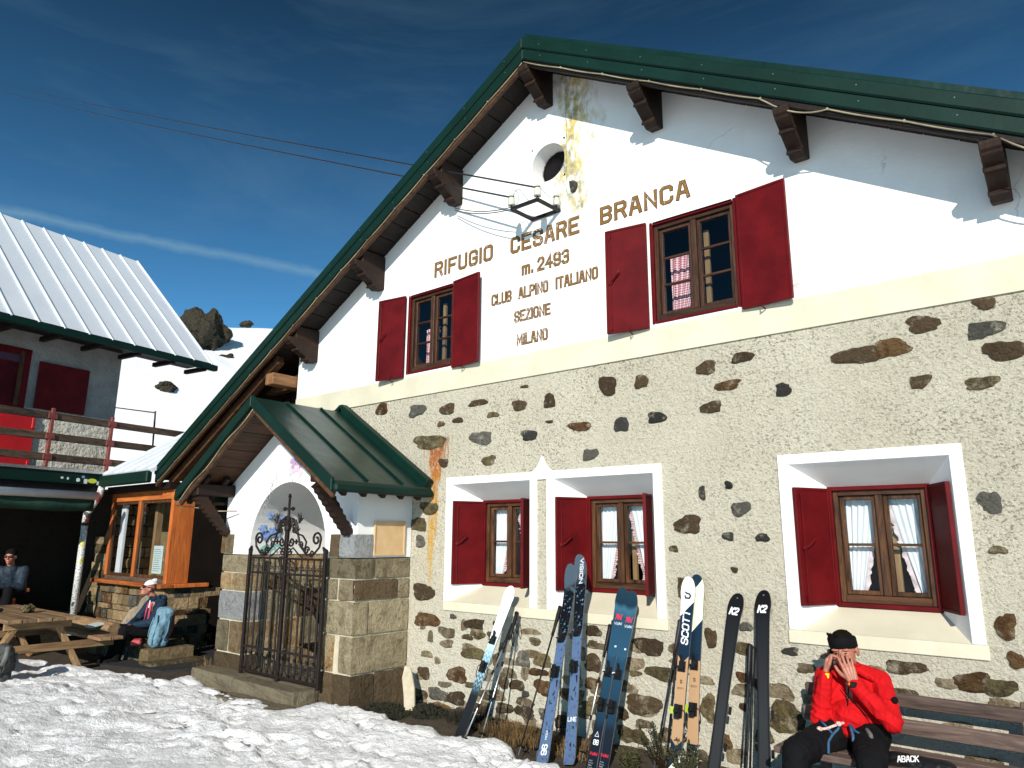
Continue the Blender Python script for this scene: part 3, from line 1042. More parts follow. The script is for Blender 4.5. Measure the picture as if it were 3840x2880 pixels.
# ---- field stones let into the render (measured in the photograph, on the wall plane)
K = 3840 / 2212
ST = """825 884 28 26 r;901 887 36 30 g;966 884 36 24 b;1033 870 40 16 b;1065 896 26 14 o;1122 876 34 24 b;1187 866 28 32 b;989 908 24 14 b;953 916 16 14 r
1039 946 50 32 g;1143 940 38 24 d;1187 911 16 7 b;1253 921 52 22 r;1342 917 32 38 d;1275 982 34 28 g;1056 995 32 22 o;1133 835 18 7 b;1312 833 40 46 b;1385 824 30 34 b
1418 902 46 26 d;1525 795 48 30 b;1603 772 50 26 b;1572 832 62 22 r;1535 880 54 26 b;1692 842 38 30 d;1850 768 110 40 b;1925 752 96 40 r;1993 700 80 38 b;2127 711 90 40 g
2170 757 104 46 b;2128 655 54 28 b;1988 824 52 32 b;2121 827 80 30 o;928 955 72 32 o;958 1000 22 20 b;927 1098 40 28 o;901 1133 40 32 o;908 1170 22 28 g
915 1279 52 38 b;922 1339 56 34 r;916 1453 26 30 b;1517 1065 14 36 d;1574 1048 20 18 d;1600 1099 44 34 g;1573 1158 26 22 d;1647 1161 30 22 d;1486 1133 66 40 b;1455 1185 20 16 o
1587 1231 16 14 b;1480 1268 36 52 o;2139 1084 54 52 g;2156 1188 42 20 o;2172 1355 52 60 r;2195 1427 42 38 r;1708 1407 40 18 d;1955 1442 92 32 b;2100 1474 84 46 r;2160 1486 80 40 o
1536 1378 28 46 b;1611 1354 28 22 g;1606 1400 32 28 o;1602 1462 24 24 r;1530 1528 34 60 o;1607 1527 20 20 b;1403 1397 66 42 b;1429 1455 70 34 o;1389 1522 82 48 b;1372 1455 28 14 o
1700 1552 84 72 o;979 1332 16 10 g;1024 1348 52 22 b;1010 1376 26 14 b;1035 1373 26 18 o;1024 1412 56 30 o;987 1458 50 34 r;1062 1372 18 18 o;1074 1347 18 14 d
1130 1424 34 36 g;1172 1427 44 30 o;1163 1452 44 18 r;1117 1480 32 26 b;1087 1474 26 30 b;1135 1500 16 18 g;1175 1485 44 38 r;1282 1363 38 24 b;1281 1390 22 16 o;1282 1433 42 40 b
1281 1476 38 28 r;1133 1538 44 30 b;1340 1480 36 30 o;1335 1540 44 36 b;1275 1530 40 34 o;1225 1500 30 30 r;1455 1400 26 22 o;1640 1480 34 26 b
1650 1590 46 34 o;1560 1600 44 34 r;1450 1590 60 36 b;1370 1590 64 34 o;1300 1600 50 34 r;1220 1560 46 34 b;1180 1545 36 28 g;1090 1530 40 26 b;1050 1500 36 24 o;1040 1530 44 28 b
985 1508 46 30 b;945 1500 42 28 g;950 1530 48 28 r;905 1500 34 30 b;1000 1540 44 26 g;1780 1600 60 36 r;1900 1620 70 34 o;2010 1640 70 36 b;2120 1650 80 36 o;1800 1490 30 18 g"""
CC = dict(r='s_rust', g='s_grey', b='s_brown', d='s_dark', o='s_olive')
for i, e in enumerate(ST.replace('\n', ';').split(';')):
    px, py, w_, h_, c_ = e.split()
    px, py, w_, h_ = float(px), float(py), float(w_), float(h_)
    A = at(px * K, py * K, 6.006)
    wx2 = (at((px + w_ / 2) * K, py * K, 6.006) - at((px - w_ / 2) * K, py * K, 6.006)).x
    wz2 = (at(px * K, (py - h_ / 2) * K, 6.006) - at(px * K, (py + h_ / 2) * K, 6.006)).z
    blob_stone((A.x, A.z), wx2 * .94, wz2 * .94, 6.006, seed=i, n=22 if w_ > 40 else 16, rough=.30).build('stone', CC[c_], hut, fix=False)

MT['s_faint'] = stone('render smeared base stone', [(.16, .12, .07), (.30, .245, .16), (.12, .09, .055), (.24, .16, .075)], 9, 1, .04, rnd=.4, smear=.75)
rn = random.Random(77)
placed = []
while len(placed) < 110:
    x, z = rn.uniform(-6.3, -.5), rn.uniform(-.1, .95) ** 1.0
    w_, h_ = rn.uniform(.09, .27), rn.uniform(.06, .14)
    if rn.random() < z * .75:
        continue
    if any(abs(x - a) < (w_ + c) * .5 and abs(z - b) < (h_ + d) * .5 for a, b, c, d in placed):
        if len(placed) > 0 and rn.random() < .98:
            continue
    placed.append((x, z, w_, h_))
for i, (x, z, w_, h_) in enumerate(placed):
    blob_stone((x, z), w_, h_, 6.0075, out=.007, seed=500 + i, n=16, rough=.3).build('stone', 's_faint', hut, fix=False)

# ---- roof
roof = None
mb = MB()
for s, sl, xe in ((-1, SL, XL), (1, SR_, XR)):
    ze = ZS - abs(xe - AX) * sl
    a = [(AX, ZS + .03), (xe, ze + .03), (xe, ze + .26), (AX, ZS + .26)]
    mb.prism(a, lambda x, z, t: (x, 5.56 + t, z), 8.6)
roof = mb.build('roof', 'green_roof', hut)
# green metal verge in two steps, brown barge board below
for s, sl, xe in ((-1, .556, XL), (1, .606, XR)):
    L_ = abs(xe - AX)
    za, zb = 7.37, 7.37 - L_ * sl
    for (t0, t1, y0, y1, nm, mt_) in ((0, -.135, 5.485, 5.57, 'verge_cap', 'green'), (-.128, -.27, 5.505, 5.56, 'verge_strip', 'green')):
        mb = MB()
        poly = [(AX, za + t0), (xe, zb + t0), (xe, zb + t1), (AX, za + t1)]
        mb.prism(poly, lambda x, z, t: (x, y0 + t, z), y1 - y0)
        mb.build(nm, mt_, roof, bev=.012)
    mb = MB()
    poly = [(AX, za - .262), (xe, zb - .262), (xe, zb - .34), (AX, za - .34)]
    mb.prism(poly, lambda x, z, t: (x, 5.53 + t, z), .06)
    mb.build('barge_board', 'wood_brown_x' if s < 0 else 'wood_dark_y', roof, bev=.01)
    # soffit boards
    sl = SL if s < 0 else SR_
    d = V((s, 0, -sl)).normalized()
    tot = L_ * math.sqrt(1 + sl * sl)
    bw = .27
    k = int(tot / bw)
    for i in range(k):
        c = V((AX, 0, ZS)) + d * ((i + .5) * bw)
        up_ = V((s * sl, 0, 1)).normalized()
        yb = 6.45 if c.x < -9.09 else 6.0
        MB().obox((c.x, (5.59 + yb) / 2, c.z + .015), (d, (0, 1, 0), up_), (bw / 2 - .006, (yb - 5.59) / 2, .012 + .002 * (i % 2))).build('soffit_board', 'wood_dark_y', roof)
MT['zinc_dull'] = plain('dull rivet heads', (.12, .18, .16), (.08, .13, .12), 20, .6)
# rivets on the verge
mb = MB()
for s, sl in ((-1, .556), (1, .606)):
    x = .25
    while x < (7.5 if s < 0 else 5):
        for t in (-.06, -.19):
            mb.lathe((AX + s * x, 5.486 if t > -.1 else 5.506, 7.37 + t - x * sl), (0, -1, 0), [(0, .006), (.004, .005)], 6)
        x += .62
mb.build('rivet', 'zinc_dull', roof, kind='stuff')


def corbel(x, label=None):
    prof = [(5.61, 0), (5.61, -.175), (5.50, -.18), (5.495, -.21), (5.51, -.25), (5.53, -.255), (5.535, -.275), (5.56, -.29), (5.60, -.31), (5.655, -.335), (5.66, -.36), (5.70, -.385), (5.76, -.415), (5.80, -.44), (5.82, -.47), (5.88, -.50), (6.02, -.47), (6.02, 0)]
    z = soff(x) + .01
    mb = MB()
    mb.prism(prof, lambda y, zz, t: (x - .066 + t, y, z + zz), .132)
    # carved bands
    o_ = mb.build('corbel', 'wood_corbel', hut, bev=.008)
    MB().obox((x, 5.65, z - .335), ((1, 0, 0), (0, 1, -.5), (0, .5, 1)), (.07, .014, .03)).build('carved_band', 'wood_corbel', o_, bev=.008)
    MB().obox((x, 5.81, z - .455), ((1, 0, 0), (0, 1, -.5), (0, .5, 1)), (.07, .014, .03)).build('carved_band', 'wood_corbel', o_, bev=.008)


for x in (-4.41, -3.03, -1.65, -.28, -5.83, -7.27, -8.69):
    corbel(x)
MT['wood_tie'] = wood('fresh sawn tie beam', (.30, .15, .06), (.12, .055, .025), GY, 10)
# tie beam and boarding where the roof sails past the gable wall
MB().box(-9.32, -9.12, 5.60, 6.44, 4.0, 4.17).build('tie_beam', 'wood_tie', hut, bev=.008)
MB().box(-10.4, -9.12, 6.06, 6.2, 4.02, 4.22).build('tie_beam', 'wood_brown_x', hut, bev=.008)
for i in range(15):
    x = -12.3 + i * .215
    zt = soff(x + .1) - .0
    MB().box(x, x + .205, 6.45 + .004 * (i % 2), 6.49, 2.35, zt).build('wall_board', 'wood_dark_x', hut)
MB().beam((-12.2, 5.75, soff(-12.2) - .09), (-9.2, 5.75, soff(-9.2) - .09), .12, .14).build('rafter', 'wood_brown_x', roof, bev=.01)

# ---- painted lettering
L1 = [('RIFUGIO', -6.24, 1.01, 5.062, .20), ('CESARE', -4.98, .99, 5.055, .20), ('BRANCA', -3.748, 1.05, 5.066, .195), ('m.', -4.809, .19, 4.752, .16),
      ('2493', -4.585, .455, 4.748, .16), ('CLUB', -5.262, .323, 4.478, .135), ('ALPINO', -4.856, .441, 4.478, .135), ('ITALIANO', -4.332, .565, 4.478, .135),
      ('SEZIONE', -4.914, .528, 4.209, .132), ('MILANO', -4.877, .452, 3.93, .132)]


def paint():
    mt, t, p = new_mat('flaking gold letter paint')
    N = NT(t)
    n_ = N.noise(26, 6, .7)
    x, y, z = N.xyz()
    wear = N.math('MULTIPLY_ADD', N.rng(N.noise(1.4, 2), .45, .62), .07, 0)
    col = N.ramp(N.math('ADD', n_, wear), [(.35, (.13, .06, .008)), (.52, (.22, .11, .014)), (.60, (.15, .05, .012)), (.67, (.7, .6, .45))])
    N.l(col, p.inputs['Base Color'])
    p.inputs['Roughness'].default_value = .7
    return mt


MT['gold'] = paint()
MT['umber'] = plain('umber letter edge', (.04, .016, .006), (.075, .03, .012), 30, .8)
for s, x, w_, z, h_ in L1:
    mb = MB()
    t_ = h_ / 6
    sw = 1.0 if len(s) != 2 else .9
    text_mb(mb, s, (x + .03 * h_ * 5, 5.9985, z + .08 * h_), (1, 0, 0), (0, 0, 1), h_ * .84, w_ - .16 * h_ * 1.9, nd=(0, -1, 0), mi=0, lw=h_ * .215, gap=2.3)
    text_mb(mb, s, (x + .03 * h_ * 5, 5.9965, z + .08 * h_), (1, 0, 0), (0, 0, 1), h_ * .84, w_ - .16 * h_ * 1.9, nd=(0, -1, 0), mi=1, lw=h_ * .135, gap=2.3)
    mb.build('lettering', ['umber', 'gold'], hut, fix=False)
# mortar patch where the old nest clings to the wall
blob_stone((-4.06, 5.62), .09, .13, 6.0, out=.05, seed=5).build('mortar_lump', 's_grey', hut, fix=False)

# ------------------------------------------------------------------ ground


def fbm(x, y, f, o=4, seed=0.):
    return noise.fractal(V((x * f, y * f, seed)), 1.0, 2.0, o)


def smooth(a, b, t):
    t = max(0., min(1., (t - a) / (b - a)))
    return t * t * (3 - 2 * t)


def bare(x, y):
    """1 where the ground is free of snow: the terrace under the eaves and the strip along the wall"""
    w_ = .16 * fbm(x, y, 1.7, 3, 4.) + .06 * fbm(x, y, 7, 2, 8.)
    if x < -9.4:
        lim = 4.62 - max(0, -x - 10.3) * .36
        lim = max(lim, 3.55)
    elif x < -8.7:
        lim = 4.98
    elif x < -6.9:
        lim = 4.80
    elif x < -4.4:
        lim = 5.22 + (x + 6.9) * .01
    else:
        lim = 5.22 - (x + 4.4) * .34
    b = smooth(-.10, .10, y - lim + w_)
    return b


FP = []
_r = random.Random(3)
for _i in range(110):
    _x, _y, _a = _r.uniform(-12, -3.2), _r.uniform(2.2, 5.0), _r.uniform(-.9, .9)
    for _k in range(2):
        FP.append((_x + .34 * _k * math.cos(_a), _y + .34 * _k * math.sin(_a) + .12 * _k, math.cos(_a), math.sin(_a), _r.uniform(.018, .045)))
FG = {}
for _f in FP:
    for _i in (-1, 0, 1):
        for _j in (-1, 0, 1):
            FG.setdefault((int(_f[0] * 3) + _i, int(_f[1] * 3) + _j), []).append(_f)


def prints(x, y):
    z = 0
    for fx, fy, c, s, d in FG.get((int(x * 3), int(y * 3)), ()):
        u, v = (x - fx) * c + (y - fy) * s, -(x - fx) * s + (y - fy) * c
        q = (u / .16) ** 2 + (v / .065) ** 2
        if q < 2.6:
            z += -d * (1 - smooth(.55, 1.15, q)) + d * .35 * smooth(.8, 1.3, q) * (1 - smooth(1.3, 2.6, q))
    return max(z, -.09)


def ground_z(x, y):
    far = smooth(9, 30, math.hypot(x, y - 3))
    b = bare(x, y) if (-17 < x < 3 and 1 < y < 9) else 0
    z = .05 + .05 * fbm(x, y, .45, 3, 1.) + (.035 * fbm(x, y, 2.2, 4, 2.) + .012 * abs(fbm(x, y, 5, 4, 3.)) + .015 * fbm(x, y, 22, 4, 5.) + prints(x, y) * .7) * (1 - far)
    z = z * (1 - b) - .12 * b
    z += .25 * fbm(x, y, .06, 2, 9.) * far
    d = (x * -.87 + y * .49)
    # the hillside behind the houses
    hd = -x * .875 + y * .485
    rise = smooth(19, 62, hd + 3 * fbm(x, y, .04, 2, 6.))
    z += rise * (17.6 + 1.6 * fbm(x, y, .05, 4, 7.) + .06 * (y - x * .5 - 40)) * smooth(8, 16, hd)
    return z


def grid_axis(breaks):
    out = []
    for a, b, st in breaks:
        k = max(1, round((b - a) / st))
        out += [a + (b - a) * i / k for i in range(k)]
    out.append(breaks[-1][1])
    return out


xs = grid_axis([(-260, -120, 20), (-120, -18, 1.6), (-18, -12, .16), (-12, -8.5, .05), (-8.5, -3, .036), (-3, .5, .12), (.5, 6, .5), (6, 40, 6), (40, 200, 40)])
ys = grid_axis([(-200, -40, 40), (-40, -4, 6), (-4, 2.2, .4), (2.2, 3.4, .06), (3.4, 5.4, .034), (5.4, 6.2, .1), (6.2, 20, .8), (20, 100, 1.8), (100, 260, 20)])
vv = [(x, y, ground_z(x, y)) for y in ys for x in xs]
W_ = len(xs)
ff = [(j * W_ + i, j * W_ + i + 1, (j + 1) * W_ + i + 1, (j + 1) * W_ + i) for j in range(len(ys) - 1) for i in range(W_ - 1)]
mb = MB(); mb.v, mb.f, mb.m = [V(p) for p in vv], ff, [0] * len(ff)
mb.build('snow_ground', 'snow', smooth=True, kind='structure', fix=False)
# bare earth along the wall and the terrace
xs2 = grid_axis([(-17, -9.2, .12), (-9.2, .6, .07)])
ys2 = grid_axis([(3.3, 6.0, .07), (6.0, 8.5, .25)])
mb = MB()
mb.v = [V((x, y, -.05 + .02 * fbm(x, y, 3, 4, 2.) + (.05 * smooth(5.2, 5.95, y) if x > -6.5 else .04))) for y in ys2 for x in xs2]
W_ = len(xs2)
mb.f = [(j * W_ + i, j * W_ + i + 1, (j + 1) * W_ + i + 1, (j + 1) * W_ + i) for j in range(len(ys2) - 1) for i in range(W_ - 1)]
mb.m = [0] * len(mb.f)
mb.build('bare_ground', 'earth', smooth=True, kind='structure', fix=False)


def rock(name, c, rx, ry, rz, mat, seed, sub=4, amp=.35, freq=1.3, label=None, cat=None, group=None, parent=None, rot=0):
    bm = bmesh.new()
    bmesh.ops.create_icosphere(bm, subdivisions=sub, radius=1)
    for v in bm.verts:
        p = v.co.copy()
        q = p * freq + V((seed * 3.7, seed, -seed))
        k = 1 + amp * noise.fractal(q, 1, 2, 5) + amp * .5 * (noise.cell(q * 1.7) - .5)
        k = min(k, 1.25)
        if sub > 4:
            k *= 1 - .18 * (abs(noise.noise(q * 2.2)) * 2)
        p = p * k
        p.z = max(p.z, -.75)
        x, y = p.x * rx, p.y * ry
        v.co = V((x * math.cos(rot) - y * math.sin(rot), x * math.sin(rot) + y * math.cos(rot), p.z * rz))
    me = bpy.data.meshes.new(name)
    bm.to_mesh(me); bm.free()
    me.materials.append(MT[mat])
    o = bpy.data.objects.new(name, me)
    COL.objects.link(o)
    o.location = c
    if label: tag(o, label, cat, group)
    return o


def on_hill(px, py, s0=14, s1=90):
    r = ray(px, py)
    r = r / math.hypot(r.x, r.y)
    s = s0
    while s < s1:
        p = CAM + r * s
        if p.z < ground_z(p.x, p.y):
            return p
        s += .25
    return CAM + r * s1


p = on_hill(800, 1320)
dd = (p - CAM).length
rock('boulder', p + V((-.028 * dd, 0, .022 * dd)), .036 * dd, .036 * dd, .038 * dd, 'boulder', 3, 5, .34, .9, 'huge dark boulder standing on the snowy slope behind the zinc roof', 'rock')
p2 = p + V((.012 * dd, .03 * dd, -.1))
rock('boulder', at_z(1, 1, 5) * 0 + p + rt * (.018 * dd) + V((0, 0, -.01 * dd)), .012 * dd, .012 * dd, .008 * dd, 'boulder', 8, 3, .3, 1.2, 'low rock at the foot of the huge dark boulder', 'rock')
p = on_hill(622, 1463)
dd = (p - CAM).length
rock('boulder', p + V((0, 0, .1)), .014 * dd, .012 * dd, .009 * dd, 'boulder', 5, 4, .3, 1.4, 'small rock lying alone in the open snow slope', 'rock')
p = on_hill(925, 1216)
dd = (p - CAM).length
rock('boulder', p + V((0, 0, .0)), .010 * dd, .008 * dd, .005 * dd, 'boulder', 6, 3, .3, 1.5, 'small rock on the skyline of the snowy hill', 'rock')

# ------------------------------------------------------------------ porch chapel
PX0, PX1, PY = -9.32, -6.485, 5.18
AL, AR, AC, AZ = -8.672, -7.058, -7.865, 1.685
porch = thing('porch_chapel', 'small white and stone porch chapel with green roof built against the hut', 'chapel', (AC, 5.5, 0))


def rough_box(x0, x1, y0, y1, z0, z1, amp, seed, name, mat, parent, cuts=3):
    bm = bmesh.new()
    bmesh.ops.create_cube(bm, size=1)
    bmesh.ops.subdivide_edges(bm, edges=bm.edges[:], cuts=cuts, use_grid_fill=True)
    for v in bm.verts:
        e = sum(abs(abs(c) - .5) < 1e-4 for c in v.co)
        k = 1 if e < 2 else (.985 if e == 2 else .975)
        p = V((x0 + (x1 - x0) * (v.co.x * k + .5), y0 + (y1 - y0) * (v.co.y * k + .5), z0 + (z1 - z0) * (v.co.z * k + .5)))
        nn = noise.noise_vector(p * 6 + V((seed, seed * 2, 0)))
        a = amp if e < 2 else amp * .35
        v.co = p + V((nn.x * a, nn.y * a, nn.z * amp * .3))
    me = bpy.data.meshes.new(name)
    bm.to_mesh(me); bm.free()
    me.materials.append(MT[mat])
    o = bpy.data.objects.new(name, me)
    COL.objects.link(o)
    if parent: setpar(o, parent)
    return o


B_, RU, GR, DK = 's_block', 's_block_rust', 's_block_grey', 's_block_dark'
ZC = [-.15, .36, .757, 1.125, 1.36, 1.59]
# right pillar: (course, x0, x1, y0, y1, material)
RB = [(0, -7.058, -6.78, PY, 5.45, DK), (0, -6.78, PX1, PY, 5.52, DK), (0, PX1 - .3, PX1, 5.53, 6.0, DK),
      (1, -7.058, -6.8, PY, 5.45, RU), (1, -6.72, PX1, PY, 6.0, B_),
      (2, -7.058, PX1, PY, 5.40, B_), (2, PX1 - .3, PX1, 5.41, 6.0, B_),
      (3, -7.058, -6.79, PY, 5.45, B_), (3, -6.775, -6.50, PY, 5.19, B_), (3, -6.77, PX1, PY + .012, 5.82, DK), (3, PX1 - .3, PX1, 5.83, 6.0, B_),
      (4, -7.058, PX1, PY, 5.46, B_), (4, PX1 - .3, PX1, 5.47, 6.0, B_)]
LB = [(0, PX0, AL, PY, 5.45, DK), (1, PX0, -9.02, PY, 5.5, B_), (1, -9.0, AL, PY, 5.45, RU), (2, PX0, AL, PY, 5.5, GR),
      (3, PX0, -9.0, PY, 5.5, RU), (3, -8.985, AL, PY, 5.45, RU), (4, PX0, AL, PY, 5.5, B_)]
for i, (c, x0, x1, y0, y1, mt_) in enumerate(RB + LB):
    g = .009
    rough_box(x0 + g, x1 + (.0 if x1 == PX1 else -g), y0, y1 - g, ZC[c] + g, ZC[c + 1] - g, .02, i, 'stone_block', mt_, porch, 5)
MB().box(PX0 + .03, AL - .02, PY + .022, 6.0, -.15, 1.575).build('masonry_core', 'mortar', porch)
MB().box(AR + .02, PX1 - .022, PY + .022, 6.0, -.15, 1.575).build('masonry_core', 'mortar', porch)
# ledge blocks at the corners
rough_box(-6.93, -6.76, PY - .03, PY + .2, 1.60, 1.85, .02, 70, 'stone_block', DK, porch)
rough_box(-6.755, PX1 + .01, PY - .03, 5.42, 1.60, 1.85, .02, 71, 'stone_block', GR, porch)
rough_box(PX0 - .005, -9.06, PY - .03, PY + .2, 1.60, 1.85, .02, 72, 'stone_block', RU, porch)
# inside: vault and lower stone courses
for s, X in ((1, AL), (-1, AR)):
    for c in range(5):
        y = 5.46
        k = 0
        while y < 6.5:
            L_ = .3 + .1 * ((c * 7 + k * 3) % 4)
            y1 = min(y + L_, 6.55)
            if s > 0:
                rough_box(X - .1, X - .01, y + .006, y1 - .006, ZC[c] + .006, ZC[c + 1] - .006, .02, 100 + c * 9 + k, 'stone_block', [B_, RU, B_, DK][(c + k) % 4], porch, 2)
            y, k = y1, k + 1
MB().box(AL - .3, AL - .03, 6.02, 6.6, -.15, 1.59).build('masonry_core', 'mortar', porch)
MB().box(AR + .03, AR + .3, 6.02, 6.6, -.15, 1.59).build('masonry_core', 'mortar', porch)
for c in range(5):
    x, k = AL, 0
    while x < AR:
        L_ = .34 + .09 * ((c * 5 + k * 3) % 4)
        x1 = min(x + L_, AR)
        rough_box(x + .006, x1 - .006, 6.54, 6.66, ZC[c] + .006, ZC[c + 1] - .006, .02, 200 + c * 9 + k, 'stone_block', [B_, RU, DK, B_][(c * 2 + k) % 4], porch, 2)
        x, k = x1, k + 1


def arch_pts(n=24, r=.807):
    return [(AC - r * math.cos(math.pi * i / n), AZ + r * math.sin(math.pi * i / n)) for i in range(n + 1)]


mb = MB()
ap = [(AL, 1.59)] + arch_pts() + [(AR, 1.59)]
for i in range(len(ap) - 1):
    (a, b), (c, d) = ap[i], ap[i + 1]
    mb.quad((a, PY + .25, b), (c, PY + .25, d), (c, 6.56, d), (a, 6.56, b))
mb.add([(x, 6.555, z) for x, z in ap], [tuple(range(len(ap)))])
mb.build('vault', 'plaster', porch, fix=False)
RID, RS = 3.40, .64                       # underside of the porch roof at the ridge, slope
under = lambda x: RID - abs(x - AC) * RS
outl = [(PX0 + .01, 1.592)] + ap + [(PX1 - .004, 1.592), (PX1 - .004, under(PX1)), (AC, RID), (PX0 + .01, under(PX0))]
mb = MB().prism(outl, lambda x, z, t: (x, PY + .004 + t, z), .25)
mb.build('gable_wall', 'plaster', porch)
MB().box(PX1 - .25, PX1 - .004, 5.436, 6.0, 1.592, 2.53).build('side_wall', 'plaster', porch)
MB().box(PX0 + .01, PX0 + .25, 5.436, 6.0, 1.592, 2.53).build('side_wall', 'plaster', porch)
MB().box(AL - .02, AR + .02, 5.1, 6.6, .0, .17).build('floor_slab', 'step', porch)
MT['wood_soffit'] = wood('brown porch boarding', (.075, .032, .013), (.02, .009, .004), GY)
# roof
HW = 1.70
YF = 4.55
proof = None
mb = MB()
for s in (-1, 1):
    e = AC + s * HW
    z0, z1 = RID, RID - HW * RS
    mb.prism([(AC, z0 + .05), (e, z1 + .05), (e, z1 + .085), (AC, z0 + .085)], lambda x, z, t: (x, YF + .03 + t, z), 5.99 - YF - .03)
proof = mb.build('roof', 'green_roof', porch)
for s in (-1, 1):
    e = AC + s * HW
    z0, z1 = RID, RID - HW * RS
    mb = MB().prism([(AC, z0 + .11), (e, z1 + .11), (e, z1 - .035), (AC, z0 - .035)], lambda x, z, t: (x, YF + t, z), .05)
    mb.build('verge', 'green', proof, bev=.01)
    MB().prism([(AC, z0 - .03), (e - s * .03, z1 - .03), (e - s * .06, z1 - .10), (AC, z0 - .12)], lambda x, z, t: (x, YF + .055 + t, z), .05).build('barge_board', 'wood_brown_x', proof, bev=.012)
    d = V((s, 0, -RS)).normalized()
    up_ = V((s * RS, 0, 1)).normalized()
    tot = HW * math.sqrt(1 + RS * RS)
    k = 11
    for i in range(k):
        c = V((AC, 0, RID + .022)) + d * ((i + .5) * tot / k)
        MB().obox((c.x, (YF + 5.99) / 2 + .03, c.z), (d, (0, 1, 0), up_), (tot / k / 2 - .004, (5.93 - YF) / 2, .012 + .002 * (i % 2))).build('soffit_board', 'wood_soffit', proof)
    for y in (5.05, 5.56):                                      # standing seams
        c = V((AC, y, RID + .1)) + d * (tot / 2)
        MB().obox(c, (d, (0, 1, 0), up_), (tot / 2 - .02, .014, .014)).build('seam', 'green_roof', proof, bev=.006)
    MB().obox(V((AC, 5.93, RID + .13)) + d * (tot / 2), (d, (0, 1, 0), up_), (tot / 2 + .02, .055, .06)).build('flashing', 'green', proof, bev=.01)
    MB().box(e - .06, e + .06, YF + .02, 5.985, z1 - .03, z1 + .06).build('eave_trim', 'green', proof, bev=.02)
    for j in range(5):
        y = 4.75 + j * .27
        MB().beam((e - s * .5, y, z1 + .5 * RS - .045), (e - s * .02, y, z1 - .045), .07, .07).build('rafter_end', 'wood_corbel', proof, bev=.01)
    xp = PX1 - .12 if s > 0 else PX0 + .1
    MB().box(xp - .08, xp + .08, YF + .1, 5.3, under(xp) - .19, under(xp) - .035).build('wall_plate', 'wood_corbel', porch, bev=.012)
    st = MB()
    p0, p1 = V((xp + s * .0, PY - .03, 1.85)), V((xp, YF + .16, under(xp) - .19))
    n = 17
    prof = []
    dv = (p1 - p0)
    nv = V((0, -dv.z, dv.y)).normalized()
    for i in range(n + 1):
        t = i / n
        w0 = .036 + .034 * t
        prof.append((t, w0 + (.016 if i % 2 else 0)))
    left = [p0 + dv * t + nv * w for t, w in prof]
    right = [p0 + dv * t - nv * w for t, w in reversed(prof)]
    ol = left + right
    k = len(ol)
    st.add([v + V((-.05, 0, 0)) for v in ol] + [v + V((.05, 0, 0)) for v in ol], [tuple(range(k)), tuple(reversed(range(k, 2 * k)))] + [((i + 1) % k, i, k + i, k + (i + 1) % k) for i in range(k)])
    st.build('strut', 'wood_corbel', porch, bev=.003)
MB().box(AC - .07, AC + .07, YF + .1, 5.3, RID - .16, RID - .03).build('ridge_beam', 'wood_corbel', porch, bev=.012)
# marble plaque on the side wall
q = [at_x(640 + a * .4823, 1400 + b * .4823, PX1 + .015) for a, b in ((1592, 1145), (1828, 1155), (1815, 1420), (1572, 1415))]
y0, y1, z0, z1 = (q[0].y + q[3].y) / 2, (q[1].y + q[2].y) / 2, (q[2].z + q[3].z) / 2, (q[0].z + q[1].z) / 2
MB().box(PX1 - .01, PX1 + .012, y0, y1, z0, z1).build('plaque', 'marble', porch, bev=.004)
fr = MB()
for a, b, c, d in ((y0, y0 + .02, z0, z1), (y1 - .02, y1, z0, z1), (y0 + .02, y1 - .02, z0, z0 + .03), (y0 + .02, y1 - .02, z1 - .03, z1)):
    fr.box(PX1 + .0125, PX1 + .022, a, b, c, d)
fr.build('plaque_frame', 'marble', porch, bev=.002)
# steps
rough_box(-9.34, -8.30, 4.90, 5.17, -.1, .175, .05, 300, 'step', 'step', porch, 5)
rough_box(-8.29, -7.0, 4.86, 5.17, -.1, .17, .05, 301, 'step', 'step', porch, 5)
rough_box(-8.2, -6.85, 4.60, 4.86, -.1, .035, .05, 302, 'step', 'step', porch, 5)

# painted flowers
MT['petal_blue'] = plain('blue fresco', (.13, .25, .55), (.32, .45, .75), 40, .9)
MT['petal_pink'] = plain('pink fresco', (.72, .38, .46), (.82, .62, .66), 40, .9)
MT['petal_violet'] = plain('violet fresco', (.33, .2, .36), (.5, .36, .52), 40, .9)
MT['leaf_teal'] = plain('teal fresco leaf', (.12, .42, .40), (.35, .6, .55), 30, .9)
MT['sketch'] = plain('grey fresco line', (.2, .2, .22), (.34, .33, .35), 30, .9)


def leafpoly(mb, o, xd, yd, L_, W2, ang, mi, lift, nd):
    pts = [(0, 0), (.25, .8), (.55, 1), (.85, .55), (1, 0), (.85, -.55), (.55, -1), (.25, -.8)]
    c, s = math.cos(ang), math.sin(ang)
    vs = []
    for a, b in pts:
        x, y = a * L_, b * W2
        vs.append(V(o) + V(xd) * (x * c - y * s) + V(yd) * (x * s + y * c) + V(nd) * lift)
    mb.add(vs, [tuple(range(8))], mi)


